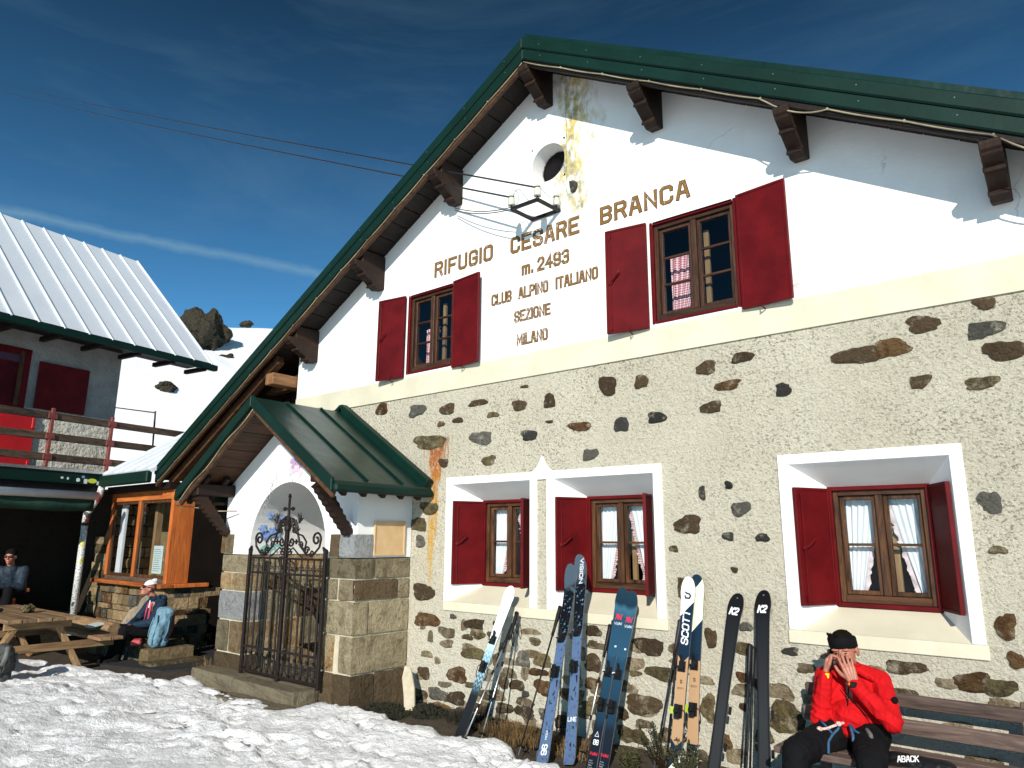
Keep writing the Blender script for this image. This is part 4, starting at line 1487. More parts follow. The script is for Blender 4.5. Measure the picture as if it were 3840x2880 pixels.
rn = random.Random(4)
mb = MB()
xd, yd, nd = (0, 1, 0), (0, 0, 1), (1, 0, 0)
for i in range(9):
    cy, cz = 5.30 + rn.uniform(0, .34), 1.90 + rn.uniform(-.10, .22)
    X_ = AC - math.sqrt(max(.01, .807 ** 2 - max(0, cz - AZ) ** 2))
    for k in range(5):
        zz = cz
        leafpoly(mb, (X_ + .012, cy, cz), xd, yd, .075, .022, k * 1.256 + i, 0, .001 * (i + 1) + .0004 * k, nd)
for k in range(7):
    leafpoly(mb, (AL + .004, 5.46 + rn.uniform(-.15, .15), 1.72), xd, yd, .16, .022, rn.uniform(-2.9, .2), 1, .003 + .0006 * k, nd)
mb.build('painted_bouquet', ['petal_blue', 'leaf_teal'], porch, fix=False, kind='stuff')
mb = MB()
for i in range(16):
    cx_, cz = -7.77 + rn.gauss(0, .08), 2.66 + rn.gauss(0, .07)
    for k in range(5):
        leafpoly(mb, (cx_, PY, cz), (1, 0, 0), (0, 0, 1), .042, .015, k * 1.256 + i, 0 if cz < 2.68 else 2, .002 + .0003 * i + .00005 * k, (0, -1, 0))
for k in range(9):
    leafpoly(mb, (-7.77 + rn.uniform(-.15, .12), PY, 2.62 + rn.uniform(-.09, .10)), (1, 0, 0), (0, 0, 1), .06, .012, rn.uniform(0, 6.3), 1, .0015, (0, -1, 0))
mb.build('painted_roses', ['petal_pink', 'leaf_teal', 'petal_violet'], porch, fix=False)
mb = MB()
for i in range(9):
    x0, z0 = -8.42 + .032 * i + rn.uniform(-.02, .02), 2.20 + .06 * i
    pl_ = [(x0 + rn.uniform(-.02, .02) + .015 * math.sin(k * 2.1), z0 - .035 * k) for k in range(5)]
    for q in strokes(pl_, .010):
        mb.add([(p.x, PY + .001, p.y) for p in q], [(0, 1, 2, 3)])
mb.build('painted_sketch', 'sketch', porch, fix=False)

# ------------------------------------------------------------------ wrought iron gate
gate = thing('iron_gate', 'dark wrought iron double gate with scrolls and a cross before the porch chapel', 'gate', (-7.72, 5.1, .19))
GYY, GX0, GX1, GZ0, GZ1 = 5.10, -8.50, -6.93, .20, 1.56
GM = (GX0 + GX1) / 2


def spiral(c, r0, turns, a0, dirn, n=26):
    return [(c[0] + r0 * (1 - .78 * i / n) * math.cos(a0 + dirn * turns * 6.28 * i / n), GYY, c[1] + r0 * (1 - .78 * i / n) * math.sin(a0 + dirn * turns * 6.28 * i / n)) for i in range(n + 1)]


for x in (GX0, GM, GX1):
    r = .02 if x != GM else .026
    MB().box(x - r, x + r, GYY - .02, GYY + .02, GZ0 - .03, GZ1 + (.06 if x != GM else .32)).build('gate_post', 'iron', gate, bev=.004)
for x in (GX0, GX1):
    MB().tube([(x, GYY, GZ1 + .05), (x, GYY, GZ1 + .10), (x + (.04 if x == GX0 else -.04), GYY - .01, GZ1 + .14)], [.026, .03, .012], 8).build('post_scroll', 'iron', gate)
for leaf in (0, 1):
    a, b = (GX0 + .022, GM - .028) if leaf == 0 else (GM + .028, GX1 - .022)
    for z in (GZ0 + .02, .50, 1.38, GZ1):
        MB().box(a, b, GYY - .012, GYY + .012, z - .012, z + .012).build('gate_rail', 'iron', gate)
    for i in range(6):
        x = a + (b - a) * (i + .5) / 6
        MB().tube([(x, GYY, GZ0 + .03), (x, GYY, GZ1)], .012, 6).build('bar', 'iron', gate)
        mb = MB().tube([(x - .05, GYY - .012, GZ0 + .2), (x - .045, GYY - .012, GZ0 + .1), (x, GYY - .012, GZ0 + .04), (x + .045, GYY - .012, GZ0 + .1), (x + .05, GYY - .012, GZ0 + .2)], .006, 5)
        mb.lathe((x, GYY - .012, GZ0 + .235), (0, -1, 0), [(0, .022), (.008, .022)], 8)
        mb.build('foot_loop', 'iron', gate)
        mb = MB().tube(spiral((x + .03, 1.455), .036, 1.2, 1.57, 1), .005, 5)
        mb.tube(spiral((x - .03, 1.455), .036, 1.2, 1.57, -1), .005, 5)
        mb.build('ring_scroll', 'iron', gate)
    s = -1 if leaf == 0 else 1
    X = lambda d: GM + s * d
    # big sweeping scroll of the crest
    pts = spiral((X(.60), GZ1 + .23), .085, 1.3, (0 if s > 0 else math.pi), s)[::-1]
    pts += [(X(.66), GYY, GZ1 + .14), (X(.56), GYY, GZ1 + .06), (X(.42), GYY, GZ1 + .05), (X(.28), GYY, GZ1 + .16), (X(.20), GYY, GZ1 + .34), (X(.16), GYY, GZ1 + .46)]
    MB().tube(pts, .0135, 6).build('crest_scroll', 'iron', gate)
    MB().tube(spiral((X(.10), GZ1 + .42), .06, 1.3, (math.pi if s > 0 else 0), -s), .0125, 6).build('crest_scroll', 'iron', gate)
    MB().tube(spiral((X(.10), GZ1 + .20), .06, 1.2, (math.pi if s > 0 else 0), s), .0125, 6).build('crest_scroll', 'iron', gate)
    MB().tube(spiral((X(.42), GZ1 + .10), .05, 1.2, 0, s), .0115, 6).build('crest_scroll', 'iron', gate)
    MB().tube([(X(.03), GYY, GZ1 + .06), (X(.14), GYY, GZ1 + .13), (X(.25), GYY, GZ1 + .06), (X(.34), GYY, GZ1 + .02)], .009, 6).build('crest_scroll', 'iron', gate)
    MB().tube(spiral((X(.30), GZ1 + .16), .045, 1.3, (math.pi if s > 0 else 0), -s), .010, 6).build('crest_scroll', 'iron', gate)
    MB().tube(spiral((X(.14), GZ1 + .33), .04, 1.3, (0 if s > 0 else math.pi), s), .010, 6).build('crest_scroll', 'iron', gate)
    MB().tube(spiral((X(.07), GZ1 + .09), .05, 1.3, (0 if s > 0 else math.pi), -s), .010, 6).build('crest_scroll', 'iron', gate)
    MB().tube([(X(.02), GYY - .012, GZ1 + .50), (X(.09), GYY - .012, GZ1 + .47), (X(.12), GYY - .012, GZ1 + .38), (X(.20), GYY - .012, GZ1 + .30), (X(.34), GYY - .012, GZ1 + .27), (X(.42), GYY - .012, GZ1 + .20), (X(.40), GYY - .012, GZ1 + .13), (X(.34), GYY - .012, GZ1 + .12)], .011, 6).build('crest_scroll', 'iron', gate)
    MB().tube(spiral((X(.52), GZ1 + .07), .045, 1.3, (math.pi if s > 0 else 0), s), .010, 6).build('crest_scroll', 'iron', gate)
    # tulip finials
    for (d, z) in ((.23, .42), (.18, .30)):
        mb = MB().tube([(X(d), GYY, GZ1 + z), (X(d + .03), GYY, GZ1 + z + .07), (X(d + .02), GYY, GZ1 + z + .13)], [.010, .014, .003], 6)
        mb.tube([(X(d), GYY, GZ1 + z), (X(d - .01), GYY, GZ1 + z + .08), (X(d - .035), GYY, GZ1 + z + .12)], [.010, .013, .003], 6)
        mb.tube([(X(d), GYY, GZ1 + z), (X(d + .05), GYY, GZ1 + z + .04), (X(d + .085), GYY, GZ1 + z + .06)], [.010, .012, .003], 6)
        mb.build('tulip', 'iron', gate)
    mb = MB().obox((X(.20), GYY, GZ1 + .20), ((1, 0, 0), (0, 1, 0), (0, 0, 1)), (.010, .008, .030)).obox((X(.20), GYY - .002, GZ1 + .20), ((1, 0, 0), (0, 1, 0), (0, 0, 1)), (.030, .008, .010))
    mb.build('small_cross', 'iron', gate)
cz = GZ1 + .32
mb = MB().lathe((GM, GYY, cz), (0, 0, 1), [(0, .03), (.03, .042), (.07, .042), (.1, .02), (.13, .03), (.15, .018), (.42, .012)], 10)
mb.build('crest_stem', 'iron', gate)
mb = MB().box(GM - .085, GM + .085, GYY - .009, GYY + .009, cz + .26, cz + .285).box(GM - .0125, GM + .0125, GYY - .010, GYY + .010, cz + .15, cz + .42)
for a, b in ((-.09, .272), (.09, .272), (0, .43), (-.05, .14), (.05, .14), (-.05, .11), (.05, .11)):
    for k in range(3):
        an = k * 2.1 + (math.pi if a < 0 else (0 if a > 0 else 1.57))
        mb.lathe((GM + a + .014 * math.cos(an), GYY + .010, cz + b + .014 * math.sin(an)), (0, -1, 0), [(0, .013), (.02, .013)], 8)
mb.build('cross', 'iron', gate)

# furnishing of the chapel
tag(rough_box(-7.75, -7.1, 6.05, 6.5, .98, 1.04, .004, 400, 'altar_shelf', 'wood_orange_x', None), 'wooden altar shelf inside the porch chapel behind the gate', 'shelf')
bq = thing('bouquet', 'bouquet of pink and white flowers in a pot inside the porch chapel', 'flowers', (-7.3, 6.2, 1.04))
MB().lathe((-7.3, 6.2, 1.04), (0, 0, 1), [(0, .07), (.1, .1), (.17, .11), (.18, .1)], 14).build('pot', 's_brown', bq, smooth=True)
MT['fl_white'] = plain('white petals', (.7, .66, .6), (.6, .5, .4), 40, .8)
MT['fl_pink'] = plain('pink petals', (.45, .15, .25), (.5, .25, .3), 40, .8)
mbs = [MB(), MB(), MB()]
for i in range(170):
    d = V((rn.gauss(0, 1), rn.gauss(0, 1), rn.gauss(.5, 1))).normalized() * rn.uniform(.1, .27)
    c = V((-7.3, 6.2, 1.36)) + V((d.x, d.y * .8, d.z * 1.1))
    w = rn.choice((0, 0, 1, 1, 2))
    for k in range(4):
        e = V((rn.gauss(0, 1), rn.gauss(0, 1), rn.gauss(0, 1))).normalized()
        leafpoly(mbs[w], c, e, e.orthogonal().normalized(), .05, .016, k * 1.57, 0, 0, (0, 0, 1))
for i in range(14):
    mbs[1].tube([(-7.3, 6.2, 1.18), (-7.3 + rn.uniform(-.14, .14), 6.2 + rn.uniform(-.1, .1), 1.45)], .004, 4)
mbs[0].build('blossoms', 'fl_white', bq, kind='stuff', fix=False)
mbs[1].build('leaves', 'needles', bq, kind='stuff', fix=False)
mbs[2].build('blossoms', 'fl_pink', bq, kind='stuff', fix=False)
mb = MB().tube([(-8.35, 6.25, .22), (-8.1, 6.1, .55), (-7.95, 6.0, .8), (-7.6, 5.95, .62), (-7.4, 6.0, .5), (-7.2, 6.1, .52)], [.07, .06, .05, .06, .07, .05], 9)
mb.tube([(-8.1, 6.1, .55), (-8.3, 5.95, .9), (-8.35, 5.9, 1.15)], [.045, .035, .015], 8).tube([(-7.6, 5.95, .62), (-7.5, 5.8, .3), (-7.45, 5.75, .17)], [.05, .05, .06], 8)
tag(mb.build('gnarled_branch', 'wood_corbel', smooth=True), 'gnarled dark branch leaning inside the porch chapel', 'branch')
# slate slab against the wall
mb = MB()
a, b = at(720 + 1600 * .4822, 1900 + 1245 * .4822, 5.86), at(720 + 1710 * .4822, 1900 + 1560 * .4822, 5.55)
p0 = V((-6.02, 5.62, -.05)); p1 = V((-6.27, 5.80, .42))
d = (p1 - p0)
sdv = V((1, .2, .1)).normalized()
pl_ = [(-.06, 0), (.075, .02), (.085, .55), (.05, .93), (-.03, 1.0), (-.075, .75), (-.06, .4)]
vs = [p0 + d * t + sdv * w for w, t in pl_]
nn = d.cross(sdv).normalized()
k = len(vs)
mb.add(vs + [v + nn * .03 for v in vs], [tuple(range(k)), tuple(reversed(range(k, 2 * k)))] + [((i + 1) % k, i, k + i, k + (i + 1) % k) for i in range(k)])
tag(mb.build('stone_slab', 'mortar', bev=.006), 'narrow pale stone slab leaning on the wall beside the porch', 'stone')

# ------------------------------------------------------------------ the house with the balcony, on the left
LP0 = V((-14.30, 5.50, 0))
la = R(9)
LU = V((-math.sin(la), math.cos(la), 0))
LN = V((math.cos(la), math.sin(la), 0))
UZ = V((0, 0, 1))


def lh(s, off, z):
    return LP0 + LU * s - LN * off + UZ * z


def lbox(mb, s0, s1, o0, o1, z0, z1, mi=0):
    return mb.obox(lh((s0 + s1) / 2, (o0 + o1) / 2, (z0 + z1) / 2), (LU, LN, UZ), (abs(s1 - s0) / 2, abs(o1 - o0) / 2, (z1 - z0) / 2), mi)


MT['eave_shade_grey'] = plain('roughcast in eave shade grey', (.30, .295, .28), (.22, .215, .20), 3, .95, 1, 20, .03)  # shade below the eave painted in as grey
MT['white_rough'] = plain('coarse troweled cream render', (.62, .59, .50), (.52, .49, .40), 4, .95, 1, 9, .06)
house = thing('balcony_house', 'rendered house with pale zinc roof and wooden balcony on the left', 'house', lh(-2, 2, 0))
# walls: upper storey with a window opening left as a recess, lower storey behind the terrace
lbox(MB(), -7, .59, 1.0, 7.0, 4.12, 5.62).build('upper_wall', 'eave_shade_grey', house)  # grey part ends at the eave's shadow line
lbox(MB(), -7, .59, 1.0, 7.0, 2.93, 4.119).build('balcony_wall', 'white_rough', house)
lbox(MB(), -7, .59, 1.6, 7.0, -.3, 2.7).build('ground_floor_wall', 'rubble_shade', house)
# roof
ez, rz_, eo, ro = 5.50, 8.62, .12, 3.5
rd = (lh(0, ro, rz_) - lh(0, eo, ez)).normalized()
rnm = rd.cross(LU).normalized()
if rnm.z < 0: rnm = -rnm
RL = (lh(0, ro, rz_) - lh(0, eo, ez)).length
mb = MB()
mb.obox(lh(-2.42, (eo + ro) / 2, (ez + rz_) / 2) - rnm * .04, (LU, rd, rnm), (4.58, RL / 2, .04))
hroof = mb.build('roof', 'zinc', house)
rd2 = (lh(0, ro, rz_) - lh(0, 2 * ro - eo, ez)).normalized()
rn2 = rd2.cross(LU).normalized()
if rn2.z < 0: rn2 = -rn2
MB().obox(lh(-2.42, 1.5 * ro - eo / 2, (ez + rz_) / 2) - rn2 * .04, (LU, rd2, rn2), (4.58, RL / 2, .04)).build('roof_back', 'zinc', hroof)
MB().add([lh(.59, 1.0, 5.6), lh(.59, 6, 5.6), lh(.59, 3.5, 8.4)], [(0, 1, 2)]).build('gable_infill', 'eave_shade_grey', house)
for i in range(16):
    s = 2.10 - i * .447
    MB().obox(lh(s, (eo + ro) / 2, (ez + rz_) / 2) + rnm * .014, (LU, rd, rnm), (.011, RL / 2 - .01, .016)).build('seam', 'zinc', hroof)
lbox(MB(), -7, 2.17, eo - .12, eo + .02, ez - .13, ez - .005).build('gutter', 'green', hroof, bev=.02)
for i in range(10):
    s = 1.9 - i * .75
    MB().obox(lh(s, .42, ez - .12), (LU, LN, UZ), (.045, .34, .045)).build('rafter_end', 'wood_dark_y', hroof, bev=.01)
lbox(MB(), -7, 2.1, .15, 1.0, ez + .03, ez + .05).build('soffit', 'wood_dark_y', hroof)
# upper window with one open shutter, red door below
lbox(MB(), -2.4, -1.12, .97, 1.02, 4.10, 5.2).build('window', 'red', house, bev=.005)
lbox(MB(), -2.3, -1.30, .955, .965, 4.18, 5.06).build('window_pane', 'glass', house)
lbox(MB(), -1.32, -1.25, .94, .97, 4.14, 5.14).build('window_frame', 'wood_window', house)
lbox(MB(), -.98, -.05, .93, .965, 4.13, 5.02).build('shutter', 'red', house, bev=.006)
lbox(MB(), -1.9, -.90, .95, .99, 2.95, 4.09).build('door', 'red_sunlit', house, bev=.006)
lbox(MB(), -.96, -.905, .93, .948, 3.75, 3.95).build('door_hinge', 'red_sunlit', house, bev=.006)
lbox(MB(), -.96, -.905, .93, .948, 3.05, 3.15).build('door_hinge', 'red_sunlit', house, bev=.006)
# balcony deck with its green edge
lbox(MB(), -7, .0, .0, 2.2, 2.74, 2.92).build('balcony_slab', 'wood_dark_y', house)
lbox(MB(), -7, -.002, -.03, -.002, 2.725, 2.93).build('deck_fascia', 'green', house, bev=.008)
lbox(MB(), -7, .01, -.06, .1, 2.931, 2.985).build('deck_flashing', 'steel', house, bev=.004)
lbox(MB(), -7, -.01, .03, .08, 2.60, 2.738).build('deck_beam', 'black', house)
# stickers on the fascia
cols = [(.75, .76, .74), (.7, .7, .7), (.8, .8, .8), (.2, .3, .5), (.8, .75, .72), (.72, .75, .08), (.8, .8, .8), (.75, .2, .2)]
for i, (s, z, w_, h_) in enumerate(((-.80, 2.82, .05, .04), (-.70, 2.815, .04, .05), (-.52, 2.80, .07, .07), (-.435, 2.86, .06, .05), (-.385, 2.785, .065, .085), (-.265, 2.80, .17, .085), (-.115, 2.765, .13, .07), (-.10, 2.85, .045, .04))):
    mt_ = plain('sticker %d' % i, cols[i], tuple(c * .85 for c in cols[i]), 40, .4)
    mb = MB()
    n = 16
    mb.add([lh(s + w_ / 2 * math.copysign(abs(math.cos(a)) ** (.3 if i in (4, 6) else 1), math.cos(a)), -.0315, z + h_ / 2 * math.copysign(abs(math.sin(a)) ** (.3 if i in (4, 6) else 1), math.sin(a))) for a in [6.283 * k / n for k in range(n)]], [tuple(range(n))])
    mb.build('sticker', mt_, house, fix=False)

# ---- balcony railing
rail = thing('balcony_railing', 'balcony railing of weathered planks on dull red steel posts', 'railing', lh(0, 0, 2.98))
for s in (-3.3, -2.2, -1.09, -.02):
    lbox(MB(), s - .028, s + .028, -.03, .026, 2.986, 4.02).build('post', 'red_dull', rail, bev=.006)
MT['wood_rail'] = wood('weathered railing plank', (.12, .075, .045), (.018, .012, .010), (1, .12, 1), 12, rough=.75)
for zc in (3.88, 3.52, 3.16):
    for s0, s1 in ((-3.26, -2.24), (-2.16, -1.13), (-1.05, -.06), (.02, 1.7)):
        lbox(MB(), s0 - .03, s1 + .03, -.005, .035, zc - .065, zc + .065).build('rail_plank', 'wood_rail', rail, bev=.01)
    for s in (-2.2, -1.09, -.02):
        lbox(MB(), s - .075, s + .075, -.035, -.006, zc - .05, zc + .05).build('bracket', 'red_dull', rail, bev=.004)
# thin pipe rail on the slope behind
pr_ = thing('pipe_rail', 'thin black steel pipe rail standing in the snow behind the balcony', 'railing', at(575, 1690, 9.5))
a, b, c = at(430, 1528, 9.5), at(582, 1548, 9.5), at(572, 1720, 9.5)
MB().tube([a, b], .02, 6).build('top_pipe', 'black_metal', pr_)
MB().tube([b + V((0, 0, .05)), c - V((0, 0, .6))], .028, 6).build('upright', 'black_metal', pr_)

# ------------------------------------------------------------------ annex with the orange window
AY, AXR, AXL = 5.75, -12.06, -14.62
annex = thing('window_annex', 'stone annex with wide orange timber window between the house and the porch', 'annex', (-13.3, AY, 0))
MB().box(AXL, AXR - .03, AY + .06, 6.6, -.2, .98).build('masonry_core', 'rubble', annex)
MB().box(AXR - .45, AXR - .012, AY + .07, 6.5, -.2, .98).build('masonry_core', 'rubble', annex)
rn = random.Random(9)
z = -.05
row = 0
while z < .94:
    h_ = rn.uniform(.09, .19)
    if z + h_ > .93: h_ = .97 - z
    x = AXL - .02
    while x < AXR - .03:
        w_ = rn.uniform(.14, .34)
        if x + w_ > AXR - .14: w_ = AXR - x
        rough_box(x + .008, x + w_ - .008, AY + rn.uniform(-.012, .02), AY + .16, z + .007, z + h_ - .007, .03, rn.random() * 99, 'stone', rn.choice(['s_wall', 's_wall', 's_wall', 's_rust', 's_grey']), annex, 2)
        x += w_
    y = AY + .17
    while y < 6.5:
        w_ = rn.uniform(.14, .3)
        rough_box(AXR - .12, AXR + rn.uniform(-.01, .01), y + .008, y + w_ - .008, z + .007, z + h_ - .007, .03, rn.random() * 99, 'stone', rn.choice(['s_wall', 's_rust', 's_grey']), annex, 2)
        y += w_
    z += h_
# rough stone end pier left of the window
for i in range(12):
    zz = -.05 + i * .155
    rough_box(-15.05 - .05 * (i % 3) - .02 * max(0, 8 - i), AXL + .0, AY + .02, AY + .3, zz, zz + .15, .04, 700 + i, 'stone', ['s_wall', 's_olive', 's_wall'][i % 3], annex, 3)
MB().box(-14.75, AXR + .10, AY - .13, AY + .10, .985, 1.05).build('window_sill', 'wood_orange_x', annex, bev=.008)
MB().box(AXR - .10, AXR + .10, AY + .102, 6.45, .985, 1.05).build('window_sill', 'wood_orange', annex, bev=.008)
MB().box(AXR - .10, AXR, AY, AY + .08, 1.051, 2.60).build('corner_post', 'wood_orange', annex, bev=.006)
MB().box(AXR - .06, AXR - .001, AY + .082, 6.12, 1.051, 2.60).build('corner_panel', 'wood_orange', annex, bev=.004)
MB().box(-14.55, AXR - .101, AY + .005, AY + .08, 2.44, 2.60).build('head_beam', 'wood_orange_x', annex, bev=.006)
MB().box(-14.55, AXR, AY - .1, AY + .08, 2.602, 2.72).build('eave_board', 'wood_dark_x', annex)
for x in (-14.55, -13.42):
    MB().box(x, x + .09, AY + .01, AY + .08, 1.12, 2.439).build('window_post', 'wood_orange', annex, bev=.006)
MB().box(-14.459, AXR - .101, AY + .0, AY + .08, 1.051, 1.119).build('bottom_rail', 'wood_grey_x', annex, bev=.006)
for x0, x1 in ((-14.459, -13.421), (-13.329, AXR - .101)):
    frame_boxes(MB(), x0, x1, 1.12, 2.438, .05, AY + .03, AY + .07).build('casement', 'wood_window', annex, bev=.004)
    MB().box(x0 + .05, x1 - .05, AY + .048, AY + .052, 1.17, 2.388).build('pane', 'glass', annex)
MT['paper'] = plain('pale printed sheet', (.62, .70, .68), (.56, .64, .63), 30, .8)
nt_ = MB().box(-12.72, -12.38, AY + .054, AY + .057, 1.20, 1.66).build('notice', 'paper', annex)
mb = MB()
for i in range(11):
    mb.box(-12.69, -12.69 + rn.uniform(.2, .28), AY + .0525, AY + .0535, 1.60 - i * .035 - .006, 1.60 - i * .035)
mb.build('print', 'wood_interior', annex, kind='stuff')
MB().box(-15.5, -12.2, 6.75, 6.85, .0, 2.7).build('inner_wall', 's_wall', annex)
MB().box(-14.44, -14.25, AY + .16, AY + .2, 1.1, 2.42).build('drape', 'lino_white', annex)
MB().box(-13.36, -13.26, AY + .3, AY + .4, 1.05, 2.6).build('inner_post', 'wood_table_z', annex)
MB().box(-13.0, -12.9, 6.4, 6.5, 1.0, 2.6).build('inner_post', 'wood_table_z', annex)
MB().box(-17.5, AXL - .001, AY + .12, 6.5, -.2, 2.72).build('back_wall', 'rubble_shade', annex)
for i in range(7):
    for k in range(3):
        rough_box(-14.66, -14.60, 5.9 + .3 * k - .1 * (i % 2), 6.18 + .3 * k - .1 * (i % 2), 1.02 + i * .2, 1.2 + i * .2, .03, 600 + i * 3 + k, 'stone', 's_wall', annex, 2)
# lean-to roof with gutter
e0, e1 = V((-13.3, 5.42, 2.90)), V((-13.3, 7.2, 4.05))
d_ = (e1 - e0).normalized()
nn = V((1, 0, 0)).cross(d_).normalized()
lean = MB().obox((e0 + e1) / 2, ((1, 0, 0), d_, nn), (1.05, (e1 - e0).length / 2, .03)).build('lean_roof', 'zinc', annex)
for i in range(5):
    x = -14.2 + i * .45
    MB().obox(V((x, (e0.y + e1.y) / 2, (e0.z + e1.z) / 2)) + nn * .045, ((1, 0, 0), d_, nn), (.011, (e1 - e0).length / 2, .016)).build('seam', 'zinc', lean)
MB().box(-14.27, -12.32, 5.36, 5.46, 2.70, 2.90).build('gutter', 'green', annex, bev=.02)
# dark entrance between annex and chapel
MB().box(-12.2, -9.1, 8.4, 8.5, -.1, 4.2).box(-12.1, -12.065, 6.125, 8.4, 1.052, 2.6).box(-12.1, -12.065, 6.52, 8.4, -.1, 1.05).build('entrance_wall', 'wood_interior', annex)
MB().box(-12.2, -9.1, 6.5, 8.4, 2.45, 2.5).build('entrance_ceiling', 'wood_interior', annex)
for i in range(9):
    rough_box(-11.9 + i * .3, -11.62 + i * .3, 8.2, 8.38, .0 + .02 * (i % 3), .5 + .06 * (i % 4), .04, 800 + i, 'stone', 's_wall', annex, 2)

# sticker covered downpipe
dp = thing('downpipe', 'white downpipe plastered with stickers at the corner of the terrace', 'pipe', (-14.46, 5.30, .1))


def sticker_mat():
    mt, t, p = new_mat('sticker covered pipe')
    N = NT(t)
    v = N.n('TexVoronoi')
    v.inputs['Scale'].default_value = 11
    N.l(N.map((1, 1, .8)), v.inputs['Vector'])
    r_, g_, b_ = N.n('SeparateColor').outputs[:3], None, None
    sp = N.n('SeparateColor'); N.l(v.outputs['Color'], sp.inputs[0])
    col = N.ramp(sp.outputs[0], [(0, (.70, .70, .68)), (.35, (.62, .66, .62)), (.5, (.75, .74, .70)), (.68, (.08, .08, .09)), (.74, (.1, .25, .4)), (.79, (.55, .05, .06)), (.84, (.65, .6, .12)), (.9, (.72, .72, .7))], 'CONSTANT')
    txt = N.rng(N.noise(60, 3), .52, .56)
    col = N.mix(N.math('MULTIPLY', txt, .75), col, (.03, .03, .035))
    N.l(col, p.inputs['Base Color'])
    p.inputs['Roughness'].default_value = .5
    return mt


MT['stickers'] = sticker_mat()
DP = V((-14.46, 5.30, 0))
MB().tube([(-14.22, 5.42, 2.72), (-14.24, 5.40, 2.55), DP + V((0.02, 0, 2.2)), DP + V((0, 0, 2.0))], .058, 12).build('elbow', 'stickers', dp, smooth=True)
MB().tube([DP + V((0, 0, 2.02)), DP + V((0, 0, .16))], .056, 12).build('pipe', 'stickers', dp, smooth=True)
MB().lathe(DP + V((0, 0, 2.0)), (0, 0, 1), [(0, .062), (.05, .066), (.06, .062)], 12).build('pipe_collar', 'black_metal', dp)
MB().lathe(DP + V((0, 0, .1)), (0, 0, 1), [(0, .085), (.1, .075), (.28, .07), (.3, .058)], 12).build('pipe_foot', 'petal_blue' if 0 else 'leaf_teal', dp, smooth=True)

# awning under the balcony
aw = thing('awning', 'rolled up dark green awning with white roller under the balcony', 'awning', lh(-2, -.2, 2.3))
MT['awning'] = plain('dark green awning cloth', (.012, .05, .03), (.008, .036, .022), 4, .85, .5, 6, .04)
MB().tube([lh(-7, -.26, 2.52), lh(-.27, -.26, 2.52)], .07, 14).build('roller', 'white_paint', aw, smooth=True)
mb = MB()
for i in range(41):
    s = -5 + 4.7 * i / 40
    w_ = .012 * math.sin(i * .9)
    mb.v += [lh(s, -.25 + w_ * .3, 2.46), lh(s, -.23 + w_, 2.24 + .01 * math.sin(i * .5))]
mb.f = [(2 * i, 2 * i + 1, 2 * i + 3, 2 * i + 2) for i in range(40)]; mb.m = [0] * 40
o = mb.build('valance', 'awning', aw, smooth=True)
so_ = o.modifiers.new('thick', 'SOLIDIFY'); so_.thickness = .004

# bench and stools in the shade of the terrace
bn = thing('terrace_bench', 'orange brown wooden bench in the shade under the balcony', 'bench', lh(-1.0, 1.2, 0))
lbox(MB(), -2.6, -.5, 1.1, 1.5, .82, .88).build('seat', 'wood_orange_x', bn, bev=.006)
lbox(MB(), -2.6, -.45, 1.52, 1.56, .96, 1.12).build('backrest', 'wood_orange_x', bn, bev=.006)
for s in (-2.4, -.75):
    lbox(MB(), s - .05, s + .05, 1.12, 1.48, .42, .819).build('leg', 'wood_orange', bn, bev=.006)
lbox(MB(), -4.5, .25, .3, 1.6, -.1, .42).build('terrace_step', 'rubble_shade', house)
lbox(MB(), -2.9, -1.9, 1.57, 1.6, .2, 2.2).build('door', 'red', house)

# ------------------------------------------------------------------ picnic table
tb = thing('picnic_table', 'weathered picnic table with attached benches at the left edge', 'table', (-12.2, 3.7, 0))
TX0, TX1 = -13.5, -10.98
for i in range(5):
    y = 3.27 + i * .172
    MB().box(TX0, TX1 - .01 * (i % 2), y, y + .166, .70, .748).build('table_plank', 'wood_table', tb, bev=.006)
for i in range(2):
    MB().box(TX0, TX1 + .12, 4.36 + i * .16, 4.51 + i * .16, .405, .45).build('seat_plank', 'wood_table', tb, bev=.006)
    MB().box(TX0, TX1 + .0, 2.75 + i * .16, 2.90 + i * .16, .405, .45).build('seat_plank', 'wood_table', tb, bev=.006)
for x in (-11.25, -13.2):
    MB().beam((x, 3.92, .69), (x, 4.30, .0), .06, .13, (1, 0, 0)).build('leg', 'wood_table_z', tb, bev=.006)
    MB().beam((x, 3.48, .69), (x, 3.10, .0), .06, .13, (1, 0, 0)).build('leg', 'wood_table_z', tb, bev=.006)
    MB().box(x + .033, x + .075, 2.75, 4.68, .30, .404).build('cross_rail', 'wood_table_y', tb, bev=.006)
    MB().box(x + .033, x + .075, 3.3, 4.1, .60, .699).build('cross_rail', 'wood_table_y', tb, bev=.006)
rock('stone', (-11.95, 3.78, .80), .10, .085, .075, 's_olive', 21, 3, .3, 1.5, 'ochre rock used as a paperweight on the picnic table', 'rock')
MT['yellow'] = plain('yellow plastic', (.75, .72, .03), (.7, .66, .03), 5, .4)
tag(MB().obox((-12.75, 3.52, .775), ((1, .2, 0), (-.2, 1, 0), (0, 0, 1)), (.13, .06, .026)).build('yellow_pouch', 'yellow', bev=.012), 'bright yellow pouch lying on the picnic table', 'pouch')
sg = thing('sunglasses', 'brown sunglasses lying on the picnic table', 'sunglasses', (-12.2, 3.5, .75))
for k in (-1, 1):
    MB().lathe((-12.2, 3.5 + k * .035, .785), (1, 0, .2), [(0, .03), (.006, .028)], 10).build('lens', 'black', sg)
    MB().tube([(-12.2, 3.5 + k * .065, .79), (-12.33, 3.5 + k * .06, .775)], .004, 5).build('temple', 'wood_corbel', sg)
MT['map'] = plain('folded paper', (.6, .64, .6), (.35, .42, .40), 40, .8)
